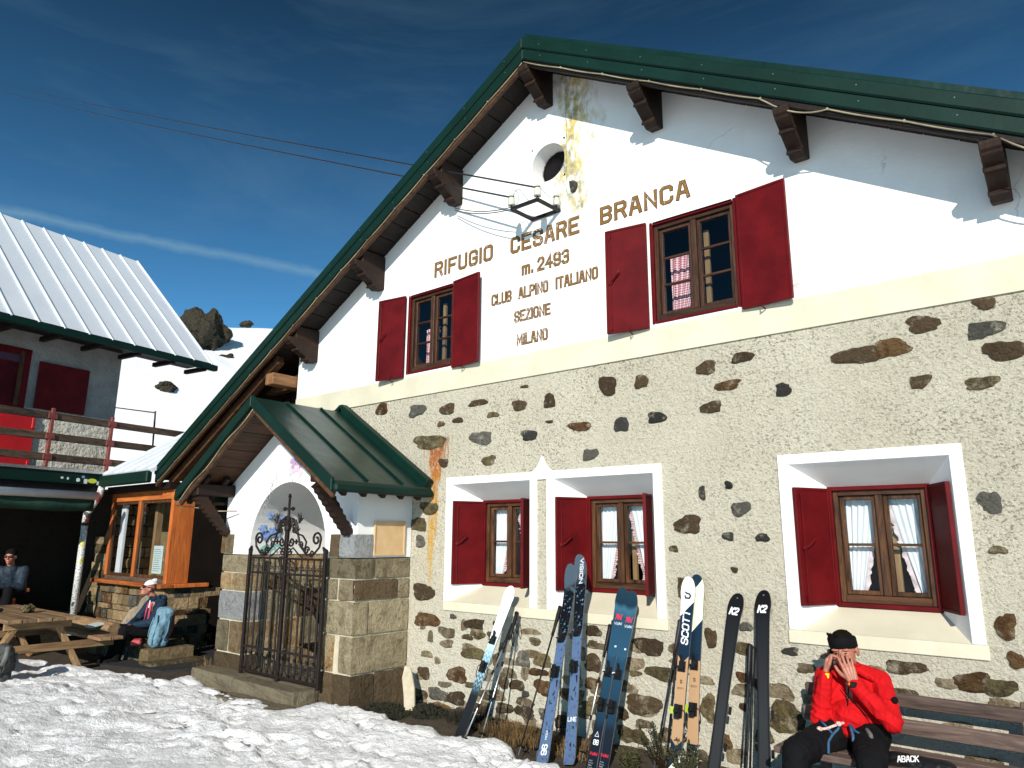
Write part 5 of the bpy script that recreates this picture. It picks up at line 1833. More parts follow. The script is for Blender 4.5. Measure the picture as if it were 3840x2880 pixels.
tag(MB().obox((-11.75, 4.62, .53), ((1, 0, 0), (0, 1, .2), (0, -.2, 1)), (.12, .09, .012)).build('leaflet', 'map', bev=.003), 'folded leaflet on the log behind the picnic table', 'paper')
MT['clear'] = MT['glass']
tag(MB().lathe((-13.05, 3.55, .749), (0, 0, 1), [(0, .035), (.12, .038), (.2, .03), (.24, .015), (.28, .015)], 12).build('bottle', 'glass', smooth=True), 'clear bottle on the picnic table at the picture edge', 'bottle')
tag(MB().tube([(-13.2, 4.62, .45), (-12.5, 4.72, .47), (-11.5, 4.80, .46)], [.12, .13, .11], 12).build('log', 'wood_table', bev=.01), 'barked log lying behind the picnic table', 'log')
# two weathered split logs that serve as a backrest
for j, (x, y, w_, h_, t_) in enumerate(((-12.62, 5.22, .15, .66, .10), (-12.28, 5.22, .17, .88, .16))):
    mb = MB()
    prof = [(-1, 0), (1, 0), (1.05, .3), (.95, .6), (1, .88), (.6, 1), (-.3, .98), (-.9, .9), (-1.02, .5)]
    lean = .30
    vs = [V((x + a * w_ + b * t_, y + b * lean, -.02 + .06 + b * h_)) for a, b in prof]
    k = len(vs)
    mb.add(vs + [v + V((0, .10, 0)) for v in vs], [tuple(range(k)), tuple(reversed(range(k, 2 * k)))] + [((i + 1) % k, i, k + i, k + (i + 1) % k) for i in range(k)])
    tag(mb.build('split_log', 'wood_log', bev=.02), ['shorter silver grey split log leaning on the annex wall', 'taller silver grey split log leaning beside the seated woman'][j], 'log')
# stone ledge she sits on, kerb and rubber mat
lg = thing('stone_ledge', 'low rough stone ledge in front of the annex wall', 'ledge', (-11.6, 5.5, 0))
for i in range(7):
    rough_box(-12.9 + i * .30, -12.62 + i * .30, 5.02 + .05 * (i % 2), 5.7, -.1, .22 + .03 * (i % 3), .04, 900 + i, 'stone', ['s_wall', 's_grey', 's_olive'][i % 3], lg, 3)
rough_box(-10.95, -10.55, 4.95, 5.75, -.1, .07, .03, 920, 'stone', 's_olive', lg, 3)
mt_o = thing('rubber_mat', 'black ribbed rubber mat in front of the dark entrance', 'mat', (-10.6, 6, 0))
mq = [V((-11.4, 4.62, .02)), V((-10.25, 4.95, .02)), V((-9.5, 6.9, .05)), (V((-11.9, 7.0, .05)))]
MB().add(mq + [q_ - V((0, 0, .03)) for q_ in mq], [(0, 1, 2, 3), (7, 6, 5, 4), (0, 4, 5, 1), (1, 5, 6, 2), (2, 6, 7, 3), (3, 7, 4, 0)]).build('sheet', 'rubber', mt_o)
mb = MB()
for i in range(30):
    for j in range(26):
        u, v = (i + .5) / 30, (j + .5) / 26
        p = (mq[0] * (1 - u) + mq[1] * u) * (1 - v) + (mq[3] * (1 - u) + mq[2] * u) * v
        mb.obox(p + V((0, 0, .006)), ((1, 0, 0), (0, 1, 0), (0, 0, 1)), (.016, .03, .006))
mb.build('rib', 'rubber', mt_o, kind='stuff')

# ------------------------------------------------------------------ skis and poles


def uvmat(name, build, rough=.35):
    mt, t, p = new_mat(name)
    N = NT(t, 'UV')
    u, v, _ = N.xyz()
    N.l(build(N, u, v), p.inputs['Base Color'])
    p.inputs['Roughness'].default_value = rough
    p.inputs['Specular IOR Level'].default_value = .25
    return mt


def m_white(N, u, v):
    c = N.ramp(v, [(0, (.01, .011, .013)), (.26, (.012, .015, .018)), (.34, (.05, .12, .16)), (.5, (.16, .33, .42)), (.6, (.45, .58, .65)), (.68, (.80, .81, .83)), (1, (.82, .83, .84))])
    w = N.math('SINE', N.math('ADD', N.math('MULTIPLY', v, 190), N.math('MULTIPLY', N.math('ABSOLUTE', N.math('SUBTRACT', N.math('FRACT', N.math('MULTIPLY', u, 2)), .5)), 9)))
    f = N.math('MULTIPLY', N.rng(w, .4, 1), N.math('MULTIPLY', N.rng(v, .28, .36), N.rng(v, .68, .6)))
    return N.mix(N.math('MULTIPLY', f, .7), c, (.62, .74, .8))


def m_line(N, u, v):
    dots = N.math('MULTIPLY', N.math('SINE', N.math('MULTIPLY', u, 32)), N.math('SINE', N.math('MULTIPLY', v, 400)))
    top = N.mix(N.rng(dots, -.1, .3), (.015, .016, .022), (.13, .19, .25))
    sp = N.noise(3.2, 5, .8, N.map((1, 13, 1)))
    mid = N.mix(N.rng(sp, .58, .62), (.006, .006, .008), (.16, .36, .52))
    low = N.ramp(N.rng(N.noise(2.2, 5, .75, N.map((1, 9, 1))), .3, .7), [(.24, (.008, .008, .012)), (.30, (.12, .12, .24)), (.46, (.06, .15, .27)), (.58, (.13, .13, .25)), (.68, (.04, .20, .26)), (.76, (.008, .008, .012))])
    n = N.math('MULTIPLY_ADD', N.noise(3, 3, .6, N.map((1, 8, 1))), .16, -.08)
    vv_ = N.math('ADD', v, n)
    c = N.mix(N.rng(vv_, .60, .62), low, mid)
    return N.mix(N.rng(vv_, .86, .88), c, top)


def m_volkl(N, u, v):
    w = N.math('ADD', v, N.math('MULTIPLY', N.math('SINE', N.math('MULTIPLY', u, 3)), .02))
    c = N.ramp(w, [(0, (.008, .011, .017)), (.26, (.010, .016, .026)), (.30, (.013, .035, .062)), (.62, (.016, .055, .098)), (.64, (.022, .072, .125)), (.84, (.018, .06, .105)), (.9, (.04, .12, .18)), (.93, (.010, .028, .045)), (1, (.012, .035, .055))])
    return c


def m_scott(N, u, v):
    d = N.math('ADD', v, N.math('MULTIPLY', u, -.075))
    c = N.ramp(d, [(0, (.74, .78, .60)), (.10, (.008, .022, .042)), (.20, (.008, .022, .042)), (.70, (.008, .022, .042)), (.80, (.75, .77, .74))], 'CONSTANT')
    cork = N.mix(N.rng(N.noise(60, 4, .7, N.map((1, 12, 1))), .4, .6), (.50, .32, .18), (.38, .22, .11))
    f = N.math('MULTIPLY', N.math('GREATER_THAN', N.math('ADD', v, N.math('MULTIPLY', N.math('ABSOLUTE', N.math('SUBTRACT', u, .5)), -.06)), .20),
               N.math('LESS_THAN', N.math('ADD', v, N.math('MULTIPLY', N.math('ABSOLUTE', N.math('SUBTRACT', u, .5)), -.06)), .58))
    return N.mix(f, c, cork)


def m_scott2(N, u, v):
    d = N.math('ADD', v, N.math('MULTIPLY', u, -.075))
    c = N.ramp(d, [(0, (.76, .82, .58)), (.12, (.008, .022, .042)), (.66, (.008, .022, .042)), (.70, (.74, .80, .56)), (.90, (.008, .022, .042))], 'CONSTANT')
    cork = N.mix(N.rng(N.noise(60, 4, .7, N.map((1, 12, 1))), .4, .6), (.50, .32, .18), (.38, .22, .11))
    f = N.math('MULTIPLY', N.math('GREATER_THAN', v, .20), N.math('LESS_THAN', v, .58))
    return N.mix(f, c, cork)


def m_k2(N, u, v):
    f = N.math('MULTIPLY', N.rng(N.math('ABSOLUTE', N.math('SUBTRACT', u, .5)), .30, .46, 1, 0), N.rng(v, .9, .4, 0, 1))
    c = N.mix(N.math('MULTIPLY', f, .8), (.003, .003, .004), (.030, .031, .033))
    sc_ = N.rng(N.noise(5, 6, .8, N.map((9, 1, 1), rot=(0, 0, .5))), .66, .70, 0, .12)
    return N.mix(sc_, c, (.3, .3, .3))


for k_, fn in (('ski_white', m_white), ('ski_line', m_line), ('ski_volkl', m_volkl), ('ski_scott', m_scott), ('ski_scott2', m_scott2), ('ski_k2', m_k2)):
    MT[k_] = uvmat('printed %s topsheet' % k_.replace('_', ' '), fn, .5 if k_ == 'ski_k2' else .32)
MT['ski_edge'] = plain('ski sidewall and steel edge', (.35, .35, .36), (.2, .2, .22), 20, .35, metal=.6)
MT['print_white'] = plain('white print', (.8, .8, .8), (.76, .76, .76), 20, .5)
MT['print_red'] = plain('red print', (.75, .02, .05), (.7, .02, .04), 20, .5)
MT['print_black'] = plain('black print', (.006, .006, .007), None, 20, .8, spec=.1)
MT['print_navy'] = plain('navy print', (.01, .025, .05), None, 20, .5)
MT['green_lime'] = plain('lime plastic', (.42, .55, .04), (.35, .46, .03), 20, .4)


class Ski:
    def __init__(s, name, label, base, tip, wd, mat, curl=.05, flip=False, yaw=0):
        s.base, s.tip = V(base), V(tip)
        s.v = (s.tip - s.base).normalized()
        s.L = (s.tip - s.base).length
        n = V((math.sin(yaw), -math.cos(yaw), 0))
        s.n = (n - s.v * n.dot(s.v)).normalized()
        s.u = s.v.cross(s.n).normalized()
        if s.u.x < 0: s.u = -s.u
        s.wd, s.curl, s.flip = wd, curl, flip
        root = thing(name, label, 'ski', s.base)
        s.root = root
        st = [0, .006, .014, .03, .06, .1, .16, .24, .32, .4, .48, .56, .64, .72, .79, .85, .89, .92, .945, .965, .98, .99, .996, 1]
        th = .006
        mb = MB()
        uv = []
        for t in st:
            w = s.width(t) / 2
            c = s.pos(t)
            for (a, b) in ((-1, 1), (1, 1), (1, -1), (-1, -1)):
                mb.v.append(c + s.u * (a * w) + s.n * (b * th))
                uv.append(((a + 1) / 2, t))
        for i in range(len(st) - 1):
            a = 4 * i
            for j in range(4):
                k = (j + 1) % 4
                mb.f.append((a + j, a + k, a + 4 + k, a + 4 + j))
                mb.m.append(0 if j in (0,) else (2 if j == 2 else 1))
        e = 4 * (len(st) - 1)
        mb.f += [(3, 2, 1, 0), (e, e + 1, e + 2, e + 3)]; mb.m += [1, 1]
        o = mb.build('deck', [mat, 'ski_edge', 'black'], root, fix=True)
        ul = o.data.uv_layers.new(name='uv')
        for lp in o.data.loops:
            ul.data[lp.index].uv = uv[lp.vertex_index]
        s.deck = o

    def width(s, t):
        a, b, c = s.wd                                         # tail, waist, tip
        w = b + (c - b) * max(0, (t - .42) / .48) ** 1.8 if t > .42 else b + (a - b) * ((.42 - t) / .42) ** 1.8
        if t > .9:
            q = (t - .9) / .1
            w = c * math.sqrt(max(.0, 1 - q ** 2.6)) + .012
        if t < .03:
            w *= .72 + .28 * math.sqrt(t / .03)
        return w

    def pos(s, t):
        c = s.base + s.v * (s.L * t)
        if t > .82:
            c = c + s.n * ((-1 if s.flip else 1) * s.curl * ((t - .82) / .18) ** 2)
        if t < .06:
            c = c + s.n * ((-1 if s.flip else 1) * .012 * ((.06 - t) / .06) ** 2)
        return c

    def text(s, txt, t, du, h, col, w=None, along=True, sw=1.0, slant=0, name='lettering'):
        mb = MB()
        xd, yd = (s.v, -s.u) if along else (s.u, s.v)
        if along == -1:
            xd, yd = -s.v, s.u
        o = s.pos(t) + s.u * du + s.n * .0068
        text_mb(mb, txt, o, xd, yd, h, w, sw=sw, nd=s.n, slant=slant)
        return mb.build(name, col, s.root, fix=False)

    def shape(s, pl, t, du, k, col, lw, name='emblem'):
        mb = MB()
        o = s.pos(t) + s.u * du + s.n * .0068
        ii = 0
        for poly in pl:
            for q in strokes([(a * k, b * k) for a, b in poly], lw):
                ii += 1
                mb.add([o + s.u * p.x + s.v * p.y + s.n * (.0001 * (ii % 7)) for p in q], [(0, 1, 2, 3)])
        return mb.build(name, col, s.root, fix=False)

    def binding(s, t1=.47, t2=.30, lime=False, lever=False):
        P = lambda t, a, h, dv=0: s.pos(t) + s.u * a + s.n * (.006 + h) + s.v * dv
        ax = (s.u, s.v, s.n)
        mb = MB().obox(P(t1, 0, .006), ax, (.03, .042, .006)).obox(P(t1, 0, .018, .005), ax, (.018, .03, .012))
        for a in (-1, 1):
            mb.tube([P(t1, a * .012, .02), P(t1, a * .03, .034, -.005), P(t1, a * .03, .05, -.01)], [.008, .008, .005], 6)
            mb.obox(P(t1, a * .026, .016, -.028), ax, (.006, .012, .01))
        mb.obox(P(t1, 0, .03, .055), (s.u, (s.v + s.n * .5), (s.n - s.v * .5)), (.011, .035, .006))
        if lever:
            mb.obox(P(t1, -.045, .012, .005), ax, (.012, .008, .008), 1)
        mb.build('toe_binding', ['black', 'print_white'], s.root, bev=.003)
        mb = MB().obox(P(t2, 0, .006), ax, (.032, .05, .006)).lathe(P(t2, 0, .01), s.n, [(0, .026), (.035, .026), (.045, .02), (.06, .018)], 12)
        mb.obox(P(t2, 0, .05, .02), ax, (.018, .03, .008)).obox(P(t2, 0, .03, -.035), ax, (.02, .02, .02))
        for a in (-1, 1):
            mb.tube([P(t2, a * .03, .02, .02), P(t2, a * .058, .01, .0), P(t2, a * .06, -.005, -.07), P(t2, a * .05, -.02, -.1)], [.004, .004, .005, .008], 6)
        if lime:
            mb.obox(P(t2, -.05, .02, .0), ax, (.016, .028, .008), 1)
        mb.build('heel_binding', ['black', 'green_lime'], s.root, bev=.003)


WS = (.105, .085, .118)
k1 = Ski('ski', 'white tipped touring ski fading through blue scales to black, nearest the porch', (-4.93, 5.25, -.01), (-4.853, 5.93, 1.322), (.098, .083, .114), 'ski_white', .02, yaw=.2)
k1.binding(.62, .44)
k1.text('DECTRAX', .80, .012, .014, 'print_black', .13)
k1.text('EXPLORE', .74, .012, .008, 'print_black', .09)
k1.shape([[(-2, -1.5), (-1, 0), (-2, 1.6), (0, 1), (1.6, 2), (1, 0), (1.4, -2), (0, -1), (-2, -1.5)]], .93, 0, .012, 'print_black', .002)
k2_ = Ski('ski', 'left ski of the dotted black and blue splatter pair', (-3.83, 5.07, -.02), (-4.08, 5.93, 1.547), (.118, .096, .130), 'ski_line', .06)
k2_.binding(.60, .43)
k2_.text('96', .055, .028, .05, 'print_white', .075, sw=1.3)
k2_.text('PICEA', .12, .012, .018, 'print_white', .07)
k3 = Ski('ski', 'right and taller ski of the dotted black and blue splatter pair', (-3.70, 5.28, -.02), (-3.978, 5.935, 1.644), (.118, .096, .130), 'ski_line', .06)
k3.binding(.60, .43)
k3.text('VISION', .975, .018, .035, 'print_white', .24, along=-1, sw=1.3)
k3.text('LINE', .185, -.04, .03, 'print_white', .085, along=False, sw=1.3)
k4 = Ski('ski', 'rear left ski of the plain dark blue pair with red emblem', (-3.52, 5.30, -.10), (-3.524, 5.945, 1.364), (.105, .088, .125), 'ski_volkl', .03)
k5 = Ski('ski', 'front right ski of the plain dark blue pair with red emblem', (-3.43, 5.33, -.10), (-3.418, 5.925, 1.343), (.105, .088, .125), 'ski_volkl', .03)
for k, s_ in ((k4, .0), (k5, .008)):
    k.binding(.53, .36, lever=True)
    k.shape([[(-2, -1.3), (-1, 1.3), (.2, -1.3)], [(-1.6, 1.3), (-.4, -1.3)], [(.1, 1.3), (1.2, -1.3), (2, 1.3)], [(.2, -.2), (1.8, -1.3)]], .835, s_, .016, 'print_red', .008)
    k.text('Volkl', .79, -.035 + s_, .022, 'print_white', .075, along=False, sw=.85)
    mb = MB()
    for a in (-.019, -.009):                                   # the two dots over the o
        mb.lathe(k.pos(.79) + k.u * (a + s_) + k.v * .021 + k.n * .0068, k.n, [(0, .0022), (.0004, .0022)], 6)
    mb.build('umlaut', 'print_white', k.root)
    k.text('Volkl', .115, -.036, .02, 'print_red', .07, along=False, sw=1.3)
    k.obj = MB().obox(k.pos(.67) + k.u * .02 + k.n * .0068, (k.u, k.v, k.n), (.009, .007, .0005)).build('badge', 'print_white', k.root)
k4.text('88', .165, -.02, .035, 'print_white', .045, along=False, sw=1.2)
k4.shape([[(-1, -1), (0, 1), (1, -1), (-1, -1)]], .215, 0, .018, 'print_white', .004)
for k in (k4, k5):
    for i in range(5):
        k.text('IIIIII'[:4 + i % 3], .085 - i * .011, -.03, .008, 'print_white', .03 + .008 * (i % 2), along=False)
k6 = Ski('ski', 'right ski of the cork patterned pair, pale yellow and navy tip behind', (-2.80, 5.66, -.12), (-2.790, 5.945, 1.515), (.108, .09, .124), 'ski_scott2', .02)
k7 = Ski('ski', 'left ski of the cork patterned pair with white tip and navy lettering', (-2.88, 5.50, -.12), (-2.858, 5.925, 1.492), (.108, .09, .124), 'ski_scott', .02)
k7.binding(.56, .355, lime=True)
k6.binding(.56, .355, lime=True)
k7.text('SCOTT', .665, .028, .055, 'print_white', .27, sw=1.25, slant=.2)
k7.text('SCOTT', .455, -.028, .012, 'print_black', .055, along=False)
k6.text('SCOTT', .455, -.028, .012, 'print_black', .055, along=False)
k7.text('GUIDE 170', .03, .02, .022, 'print_white', .20)
SG = [[(1.2, 1.2), (.9, 2), (-.9, 2), (-1.4, .9), (-.6, .1), (.6, -.1), (1.4, -.9), (.9, -2), (-.9, -2), (-1.2, -1.2)]]
k7.shape(SG, .915, 0, .019, 'print_navy', .014)
for k in (k6, k7):
    k.shape(SG, .49, 0, .006, 'print_black', .005)
k8 = Ski('ski', 'left and more slanted of the two black skis with white letters at the tip', (-2.588, 5.53, -.12), (-2.451, 5.94, 1.387), (.108, .09, .122), 'ski_k2', .05, flip=True)
k9 = Ski('ski', 'right and upright of the two black skis with white letters at the tip', (-2.17, 5.53, -.12), (-2.235, 5.94, 1.423), (.108, .09, .122), 'ski_k2', .05, flip=True)
for k in (k8, k9):
    k.text('K2', .885, -.038, .05, 'print_white', .062, along=False, sw=1.5, slant=.28)
    MB().lathe(k.pos(.972) + k.n * .006, k.n, [(0, .007), (.001, .006)], 8).build('tip_eyelet', 'steel', k.root)
    for t in (.42, .25):
        P = k.pos(t) - k.n * .03
        MB().obox(P, (k.u, k.v, k.n), (.035, .05, .02)).obox(P + k.u * .055, (k.u, k.v, k.n), (.012, .03, .008)).build('binding', 'black', k.root, bev=.006)


def pole(top, tip, label, shaft='steel', grip='black', group=None, strap=True, rsh=.0085):
    top, tip = V(top), V(tip)
    d = (tip - top).normalized()
    L_ = (tip - top).length
    root = thing('ski_pole', label, 'ski pole', tip, group)
    P = lambda l: top + d * l
    MB().tube([P(.14), P(L_ * .5), P(L_ - .04)], [rsh, rsh, rsh * .8], 8).build('shaft', shaft, root, smooth=True)
    MB().tube([P(L_ - .04), P(L_ + .03)], [.005, .002], 6).build('tip', 'steel', root)
    sd_ = d.cross(V((0, 1, 0))).normalized()
    MB().tube([P(0) + sd_ * .004, P(.012), P(.05), P(.09), P(.13), P(.2), P(.30)], [.016, .025, .020, .021, .019, .016, .014], 10).build('grip', grip, root, smooth=True)
    MB().lathe(P(L_ - .055), d, [(0, .012), (.006, .034), (.012, .036), (.016, .012)], 14).build('basket', 'black', root)
    MB().lathe(P(L_ * .42), d, [(0, .011), (.05, .011)], 10).build('clamp', 'black', root)
    MB().lathe(P(L_ * .7), d, [(0, .010), (.04, .010)], 10).build('clamp', 'black', root)
    if strap:
        q = P(.02)
        pts = [q + V((.0, -.01, -.0)), q + V((.035, -.03, -.06)), q + V((.05, -.035, -.14)), q + V((.03, -.03, -.19)), q + V((.008, -.02, -.15)), q + V((.004, -.012, -.05))]
        MB().tube(pts, .006, 5).build('strap', 'black', root, smooth=True)
    return root


z5 = lambda a, b: (1600 + a * .5305, 2000 + b * .5305)
z6 = lambda a, b: (2300 + a * .5305, 2000 + b * .5305)
pole(at(*z5(640, 555), 5.90), at_z(*z5(385, 1455), .03), 'silver ski pole, right of the two beside the white ski')
pole(at(*z5(612, 640), 5.88), at_z(*z5(255, 1485), .02), 'silver ski pole crossing behind the white ski, leaning left')
pole(at(*z5(947, 515), 5.90), at_z(*z5(655, 1545), .02), 'black ski pole, left of the two beside the splatter skis', 'black_metal', rsh=.0085)
pole(at(*z5(968, 575), 5.88), at_z(*z5(778, 1570), .02), 'black ski pole right next to the splatter skis', 'black_metal', rsh=.0085)
pole(at(*z5(1300, 645), 5.90), at_z(*z5(1100, 1590), .02), 'silver ski pole left of the dark blue skis', 'steel', strap=False)
pole(at(*z5(1325, 615), 5.93), at_z(*z5(1150, 1590), .0), 'black ski pole half hidden behind the dark blue skis', 'black_metal', strap=False)
MT['grip_red'] = plain('black grip with red rings', (.012, .010, .011), (.03, .01, .012), 40, .5)
pole(at(*z6(475, 612), 5.90), at_z(*z6(290, 1650), .0), 'black ski pole with thick grip left of the cork patterned skis', 'black_metal', 'grip_red', strap=False, rsh=.009)
pole(at(*z6(462, 700), 5.93), at_z(*z6(370, 1650), -.02), 'black ski pole close beside the cork patterned skis', 'black_metal', 'grip_red', strap=False, rsh=.009)
pole(at(*z6(965, 780), 5.90), at(*z6(925, 1720), 5.62), 'black ski pole, left of the two between the black skis', 'black_metal', strap=False, rsh=.010)
pole(at(*z6(990, 800), 5.92), at(*z6(965, 1720), 5.66), 'black ski pole with orange print tucked behind the right black ski', 'black_metal', strap=False, rsh=.011)

# ------------------------------------------------------------------ bench by the wall
bench = thing('wall_bench', 'weathered slatted wooden bench along the hut wall under the right window', 'bench', (-.8, 5.5, 0))
for (y, z, tilt, w_) in ((5.83, .725, .25, .09), (5.74, .575, .25, .10)):
    MB().obox((-.75, y, z), ((1, 0, 0), (0, 1, tilt), (0, -tilt, 1)), (1.16, .02, w_ / 2)).build('back_slat', 'wood_bench', bench, bev=.008)
for i, y in enumerate((5.62, 5.48, 5.34, 5.20)):
    MB().box(-1.93, .42, y - .06, y + .06, .415, .455 + .003 * (i % 2)).build('seat_slat', 'wood_bench', bench, bev=.008)
for x in (-1.78, -.55, .3):
    MB().beam((x, 5.88, .80), (x, 5.66, -.1), .07, .06, (1, 0, 0)).build('back_post', 'wood_bench', bench, bev=.006)
    MB().box(x - .035, x + .035, 5.16, 5.66, .34, .412).build('cross_bar', 'wood_bench', bench, bev=.006)
    MB().box(x - .035, x + .035, 5.18, 5.25, -.1, .339).build('leg', 'wood_bench', bench, bev=.006)

# ------------------------------------------------------------------ line bracket with insulators and wires
ib = thing('insulator_bracket', 'black iron bracket with three cream insulators under the round window', 'bracket', (-4.45, 6, 5.39))
FL, FR, BL, BR = V((-4.655, 5.63, 5.39)), V((-4.29, 5.63, 5.39)), V((-4.63, 6.0, 5.39)), V((-4.265, 6.0, 5.39))
for a, b in ((FL, FR), (FL, BL), (FR, BR), (BL + V((-.02, -.015, .001)), BR + V((.02, -.015, .001)))):
    MB().beam(a, b, .028, .036).build('bar', 'black_metal', ib)
for q in (FL, FR, BR + V((0, -.06, 0))):
    MB().tube([q, q + V((0, 0, .06))], .012, 8).build('pin', 'black_metal', ib)
    ins = MB().lathe(q + V((0, 0, .04)), (0, 0, 1), [(0, .026), (.0, .04), (.01, .042), (.085, .04), (.095, .03), (.105, .028), (.11, .033), (.13, .032), (.155, .02), (.165, .008)], 18).build('insulator', 'ceramic', ib, smooth=True)
    MB().lathe(q + V((0, 0, .136)), (0, 0, 1), [(0, .034), (.010, .034)], 14).build('wire_groove', 'black_metal', ins)


def sag(a, b, d, n=24):
    return [V(a).lerp(V(b), i / n) - V((0, 0, d * 4 * (i / n) * (1 - i / n))) for i in range(n + 1)]


far1, far2 = at_x(0, 312, -34), at_x(0, 338, -34)
far1 = far1 + (far1 - FR).normalized() * 6
far2 = far2 + (far2 - FL).normalized() * 6
tag(MB().tube(sag(FR + V((0, 0, .14)), far1, .12), .011, 5).build('overhead_wire', 'wire'), 'upper thin overhead wire running from the insulators to the left', 'wire')
tag(MB().tube(sag(FL + V((0, 0, .14)), far2, .12), .011, 5).build('overhead_wire', 'wire'), 'lower thin overhead wire running from the insulators to the left', 'wire')
c0 = V((-5.80, 5.9, 5.86))
tag(MB().tube(sag(c0, FR + V((-.05, .0, .02)), .09), .006, 5).build('slack_cable', 'wire'), 'upper slack black cable from corbel to insulator bracket', 'cable')
tag(MB().tube(sag(c0 + V((0, 0, -.03)), FL + V((0, 0, .0)), .05), .006, 5).build('slack_cable', 'wire'), 'lower slack black cable from corbel to insulator bracket', 'cable')
lp = [FL + V((.04 + .05 * math.sin(t * 6.28 / 12) + .004 * t, .0, .12 + .09 * math.cos(t * 6.28 / 12))) for t in range(15)]
tag(MB().tube(lp + [FR + V((-.12, 0, .02))], .003, 5).build('wire_loop', 'wire'), 'thin wire loop hanging between the insulators', 'wire')
tag(MB().tube([FR + V((.03, 0, .14)), FR + V((.06, .1, .06)), FR + V((.05, .2, .09)), BR + V((0, -.06, .14))], .003, 5).build('wire_link', 'wire'), 'thin wire linking the two right insulators', 'wire')
# string light cable under the verge
for s, sl, xe, nm in ((-1, .556, XL + .1, 'left'), (1, .606, .6, 'right')):
    pts, clips = [], []
    L_ = abs(xe - AX)
    n = int(L_ / .06)
    per = .52
    for i in range(n + 1):
        d = i * .06
        x = AX + s * d
        ph = (d % per) / per
        dz = (.014 if s < 0 else (.075 if int(d / per) in (5, 8) else .010)) * 4 * ph * (1 - ph)
        pts.append(V((x, 5.515, 7.37 - .300 - d * sl - dz)))
    cb = tag(MB().tube(pts, .0062, 6).build('light_cable', 'cable', smooth=True), 'cream cable clipped under the %s verge of the green roof' % nm, 'cable')
    d = 0
    while d < L_:
        MB().box(AX + s * d - .007, AX + s * d + .007, 5.506, 5.524, 7.37 - .308 - d * sl, 7.37 - .290 - d * sl).build('clip', 'cable', cb)
        d += per
# cable along the left porch verge
pts = []
for i in range(40):
    t = i / 39
    x = AC - t * 1.72
    pts.append(V((x, YF + .045, RID - .055 - (AC - x) * RS - .02 * math.sin(t * 14) - .01)))
pts += [V((-9.5, 4.8, 2.2)), V((-9.2, 5.0, 2.15)), V((-8.95, 5.12, 2.15))]
tag(MB().tube(pts, .008, 6).build('porch_cable', 'cable', smooth=True), 'pale cable sagging along the left verge of the porch roof', 'cable')

# ------------------------------------------------------------------ people


def capsule(mb, p, r0, q, r1, n=12):
    p, q = V(p), V(q)
    d = q - p
    L_ = d.length
    if L_ < 1e-6:
        d, L_ = V((0, 0, 1)), 1e-4
    d = d / L_
    prof = []
    for i in range(5):
        a = math.pi / 2 * i / 4
        prof.append((-r0 * math.cos(a), r0 * math.sin(a)))
    for i in range(5):
        a = math.pi / 2 * i / 4
        prof.append((L_ + r1 * math.sin(a), r1 * math.cos(a)))
    mb.lathe(p, d, prof, n)


def ell(mb, c, rx, ry, rz, M=None, n=16):
    M = M or Matrix.Identity(3)
    base = len(mb.v)
    k = 10
    for i in range(k + 1):
        a = math.pi * i / k
        for j in range(n):
            b = 6.2832 * j / n
            mb.v.append(V(c) + M @ V((rx * max(math.sin(a), .001) * math.cos(b), ry * max(math.sin(a), .001) * math.sin(b), rz * math.cos(a))))
    for i in range(k):
        for j in range(n):
            a_, b_ = base + i * n + j, base + i * n + (j + 1) % n
            mb.f.append((a_, b_, b_ + n, a_ + n)); mb.m.append(0)
    mb.f.append(tuple(base + j for j in range(n))); mb.m.append(0)
    mb.f.append(tuple(base + k * n + j for j in reversed(range(n)))); mb.m.append(0)


def melt(mb, name, mat, parent, voxel, iters=3, wrinkle=0, wf=10, wdir=(1, 1, 1), mats=None, creases=()):
    """fuse the pieces of mb into one continuous skin"""
    me = bpy.data.meshes.new('tmp')
    me.from_pydata(mb.v, [], mb.f)
    bm = bmesh.new(); bm.from_mesh(me)
    bmesh.ops.recalc_face_normals(bm, faces=bm.faces)
    bm.to_mesh(me); bm.free()
    o = bpy.data.objects.new('tmp', me)
    COL.objects.link(o)
    r = o.modifiers.new('r', 'REMESH')
    r.mode, r.voxel_size = 'VOXEL', voxel
    dg = bpy.context.evaluated_depsgraph_get()
    m2 = bpy.data.meshes.new_from_object(o.evaluated_get(dg))
    bpy.data.objects.remove(o); bpy.data.meshes.remove(me)
    bm = bmesh.new(); bm.from_mesh(m2)
    for _ in range(iters):
        bmesh.ops.smooth_vert(bm, verts=bm.verts, factor=.5, use_axis_x=True, use_axis_y=True, use_axis_z=True)
    if wrinkle:
        bm.normal_update()
        wd_ = V(wdir)
        for v in bm.verts:
            q = V((v.co.x * wd_.x, v.co.y * wd_.y, v.co.z * wd_.z)) * wf
            k = noise.noise(q + V((3, 1, 2)))
            k2 = noise.noise(q * 2.3 + noise.noise_vector(q) * 1.5)
            v.co += v.normal * wrinkle * ((1 - abs(k) * 2) * .6 + k2 * .5)
    if creases:
        bm.normal_update()
        for v in bm.verts:
            s_ = 0
            for c, r_, d, fr, am in creases:
                q = v.co - V(c)
                if q.length < r_:
                    ph = q.dot(V(d).normalized()) * fr + 2.2 * noise.noise(v.co * 9)
                    s_ += am * (1 - q.length / r_) * (.55 - abs(math.sin(ph)) ** .7)
            v.co += v.normal * s_
    bm.to_mesh(m2); bm.free()
    m2.name = name
    m2.materials.clear()
    for x in (mats or [mat]):
        m2.materials.append(MT[x])
    m2.polygons.foreach_set('use_smooth', [True] * len(m2.polygons))
    o = bpy.data.objects.new(name, m2)
    COL.objects.link(o)
    if parent: setpar(o, parent)
    return o


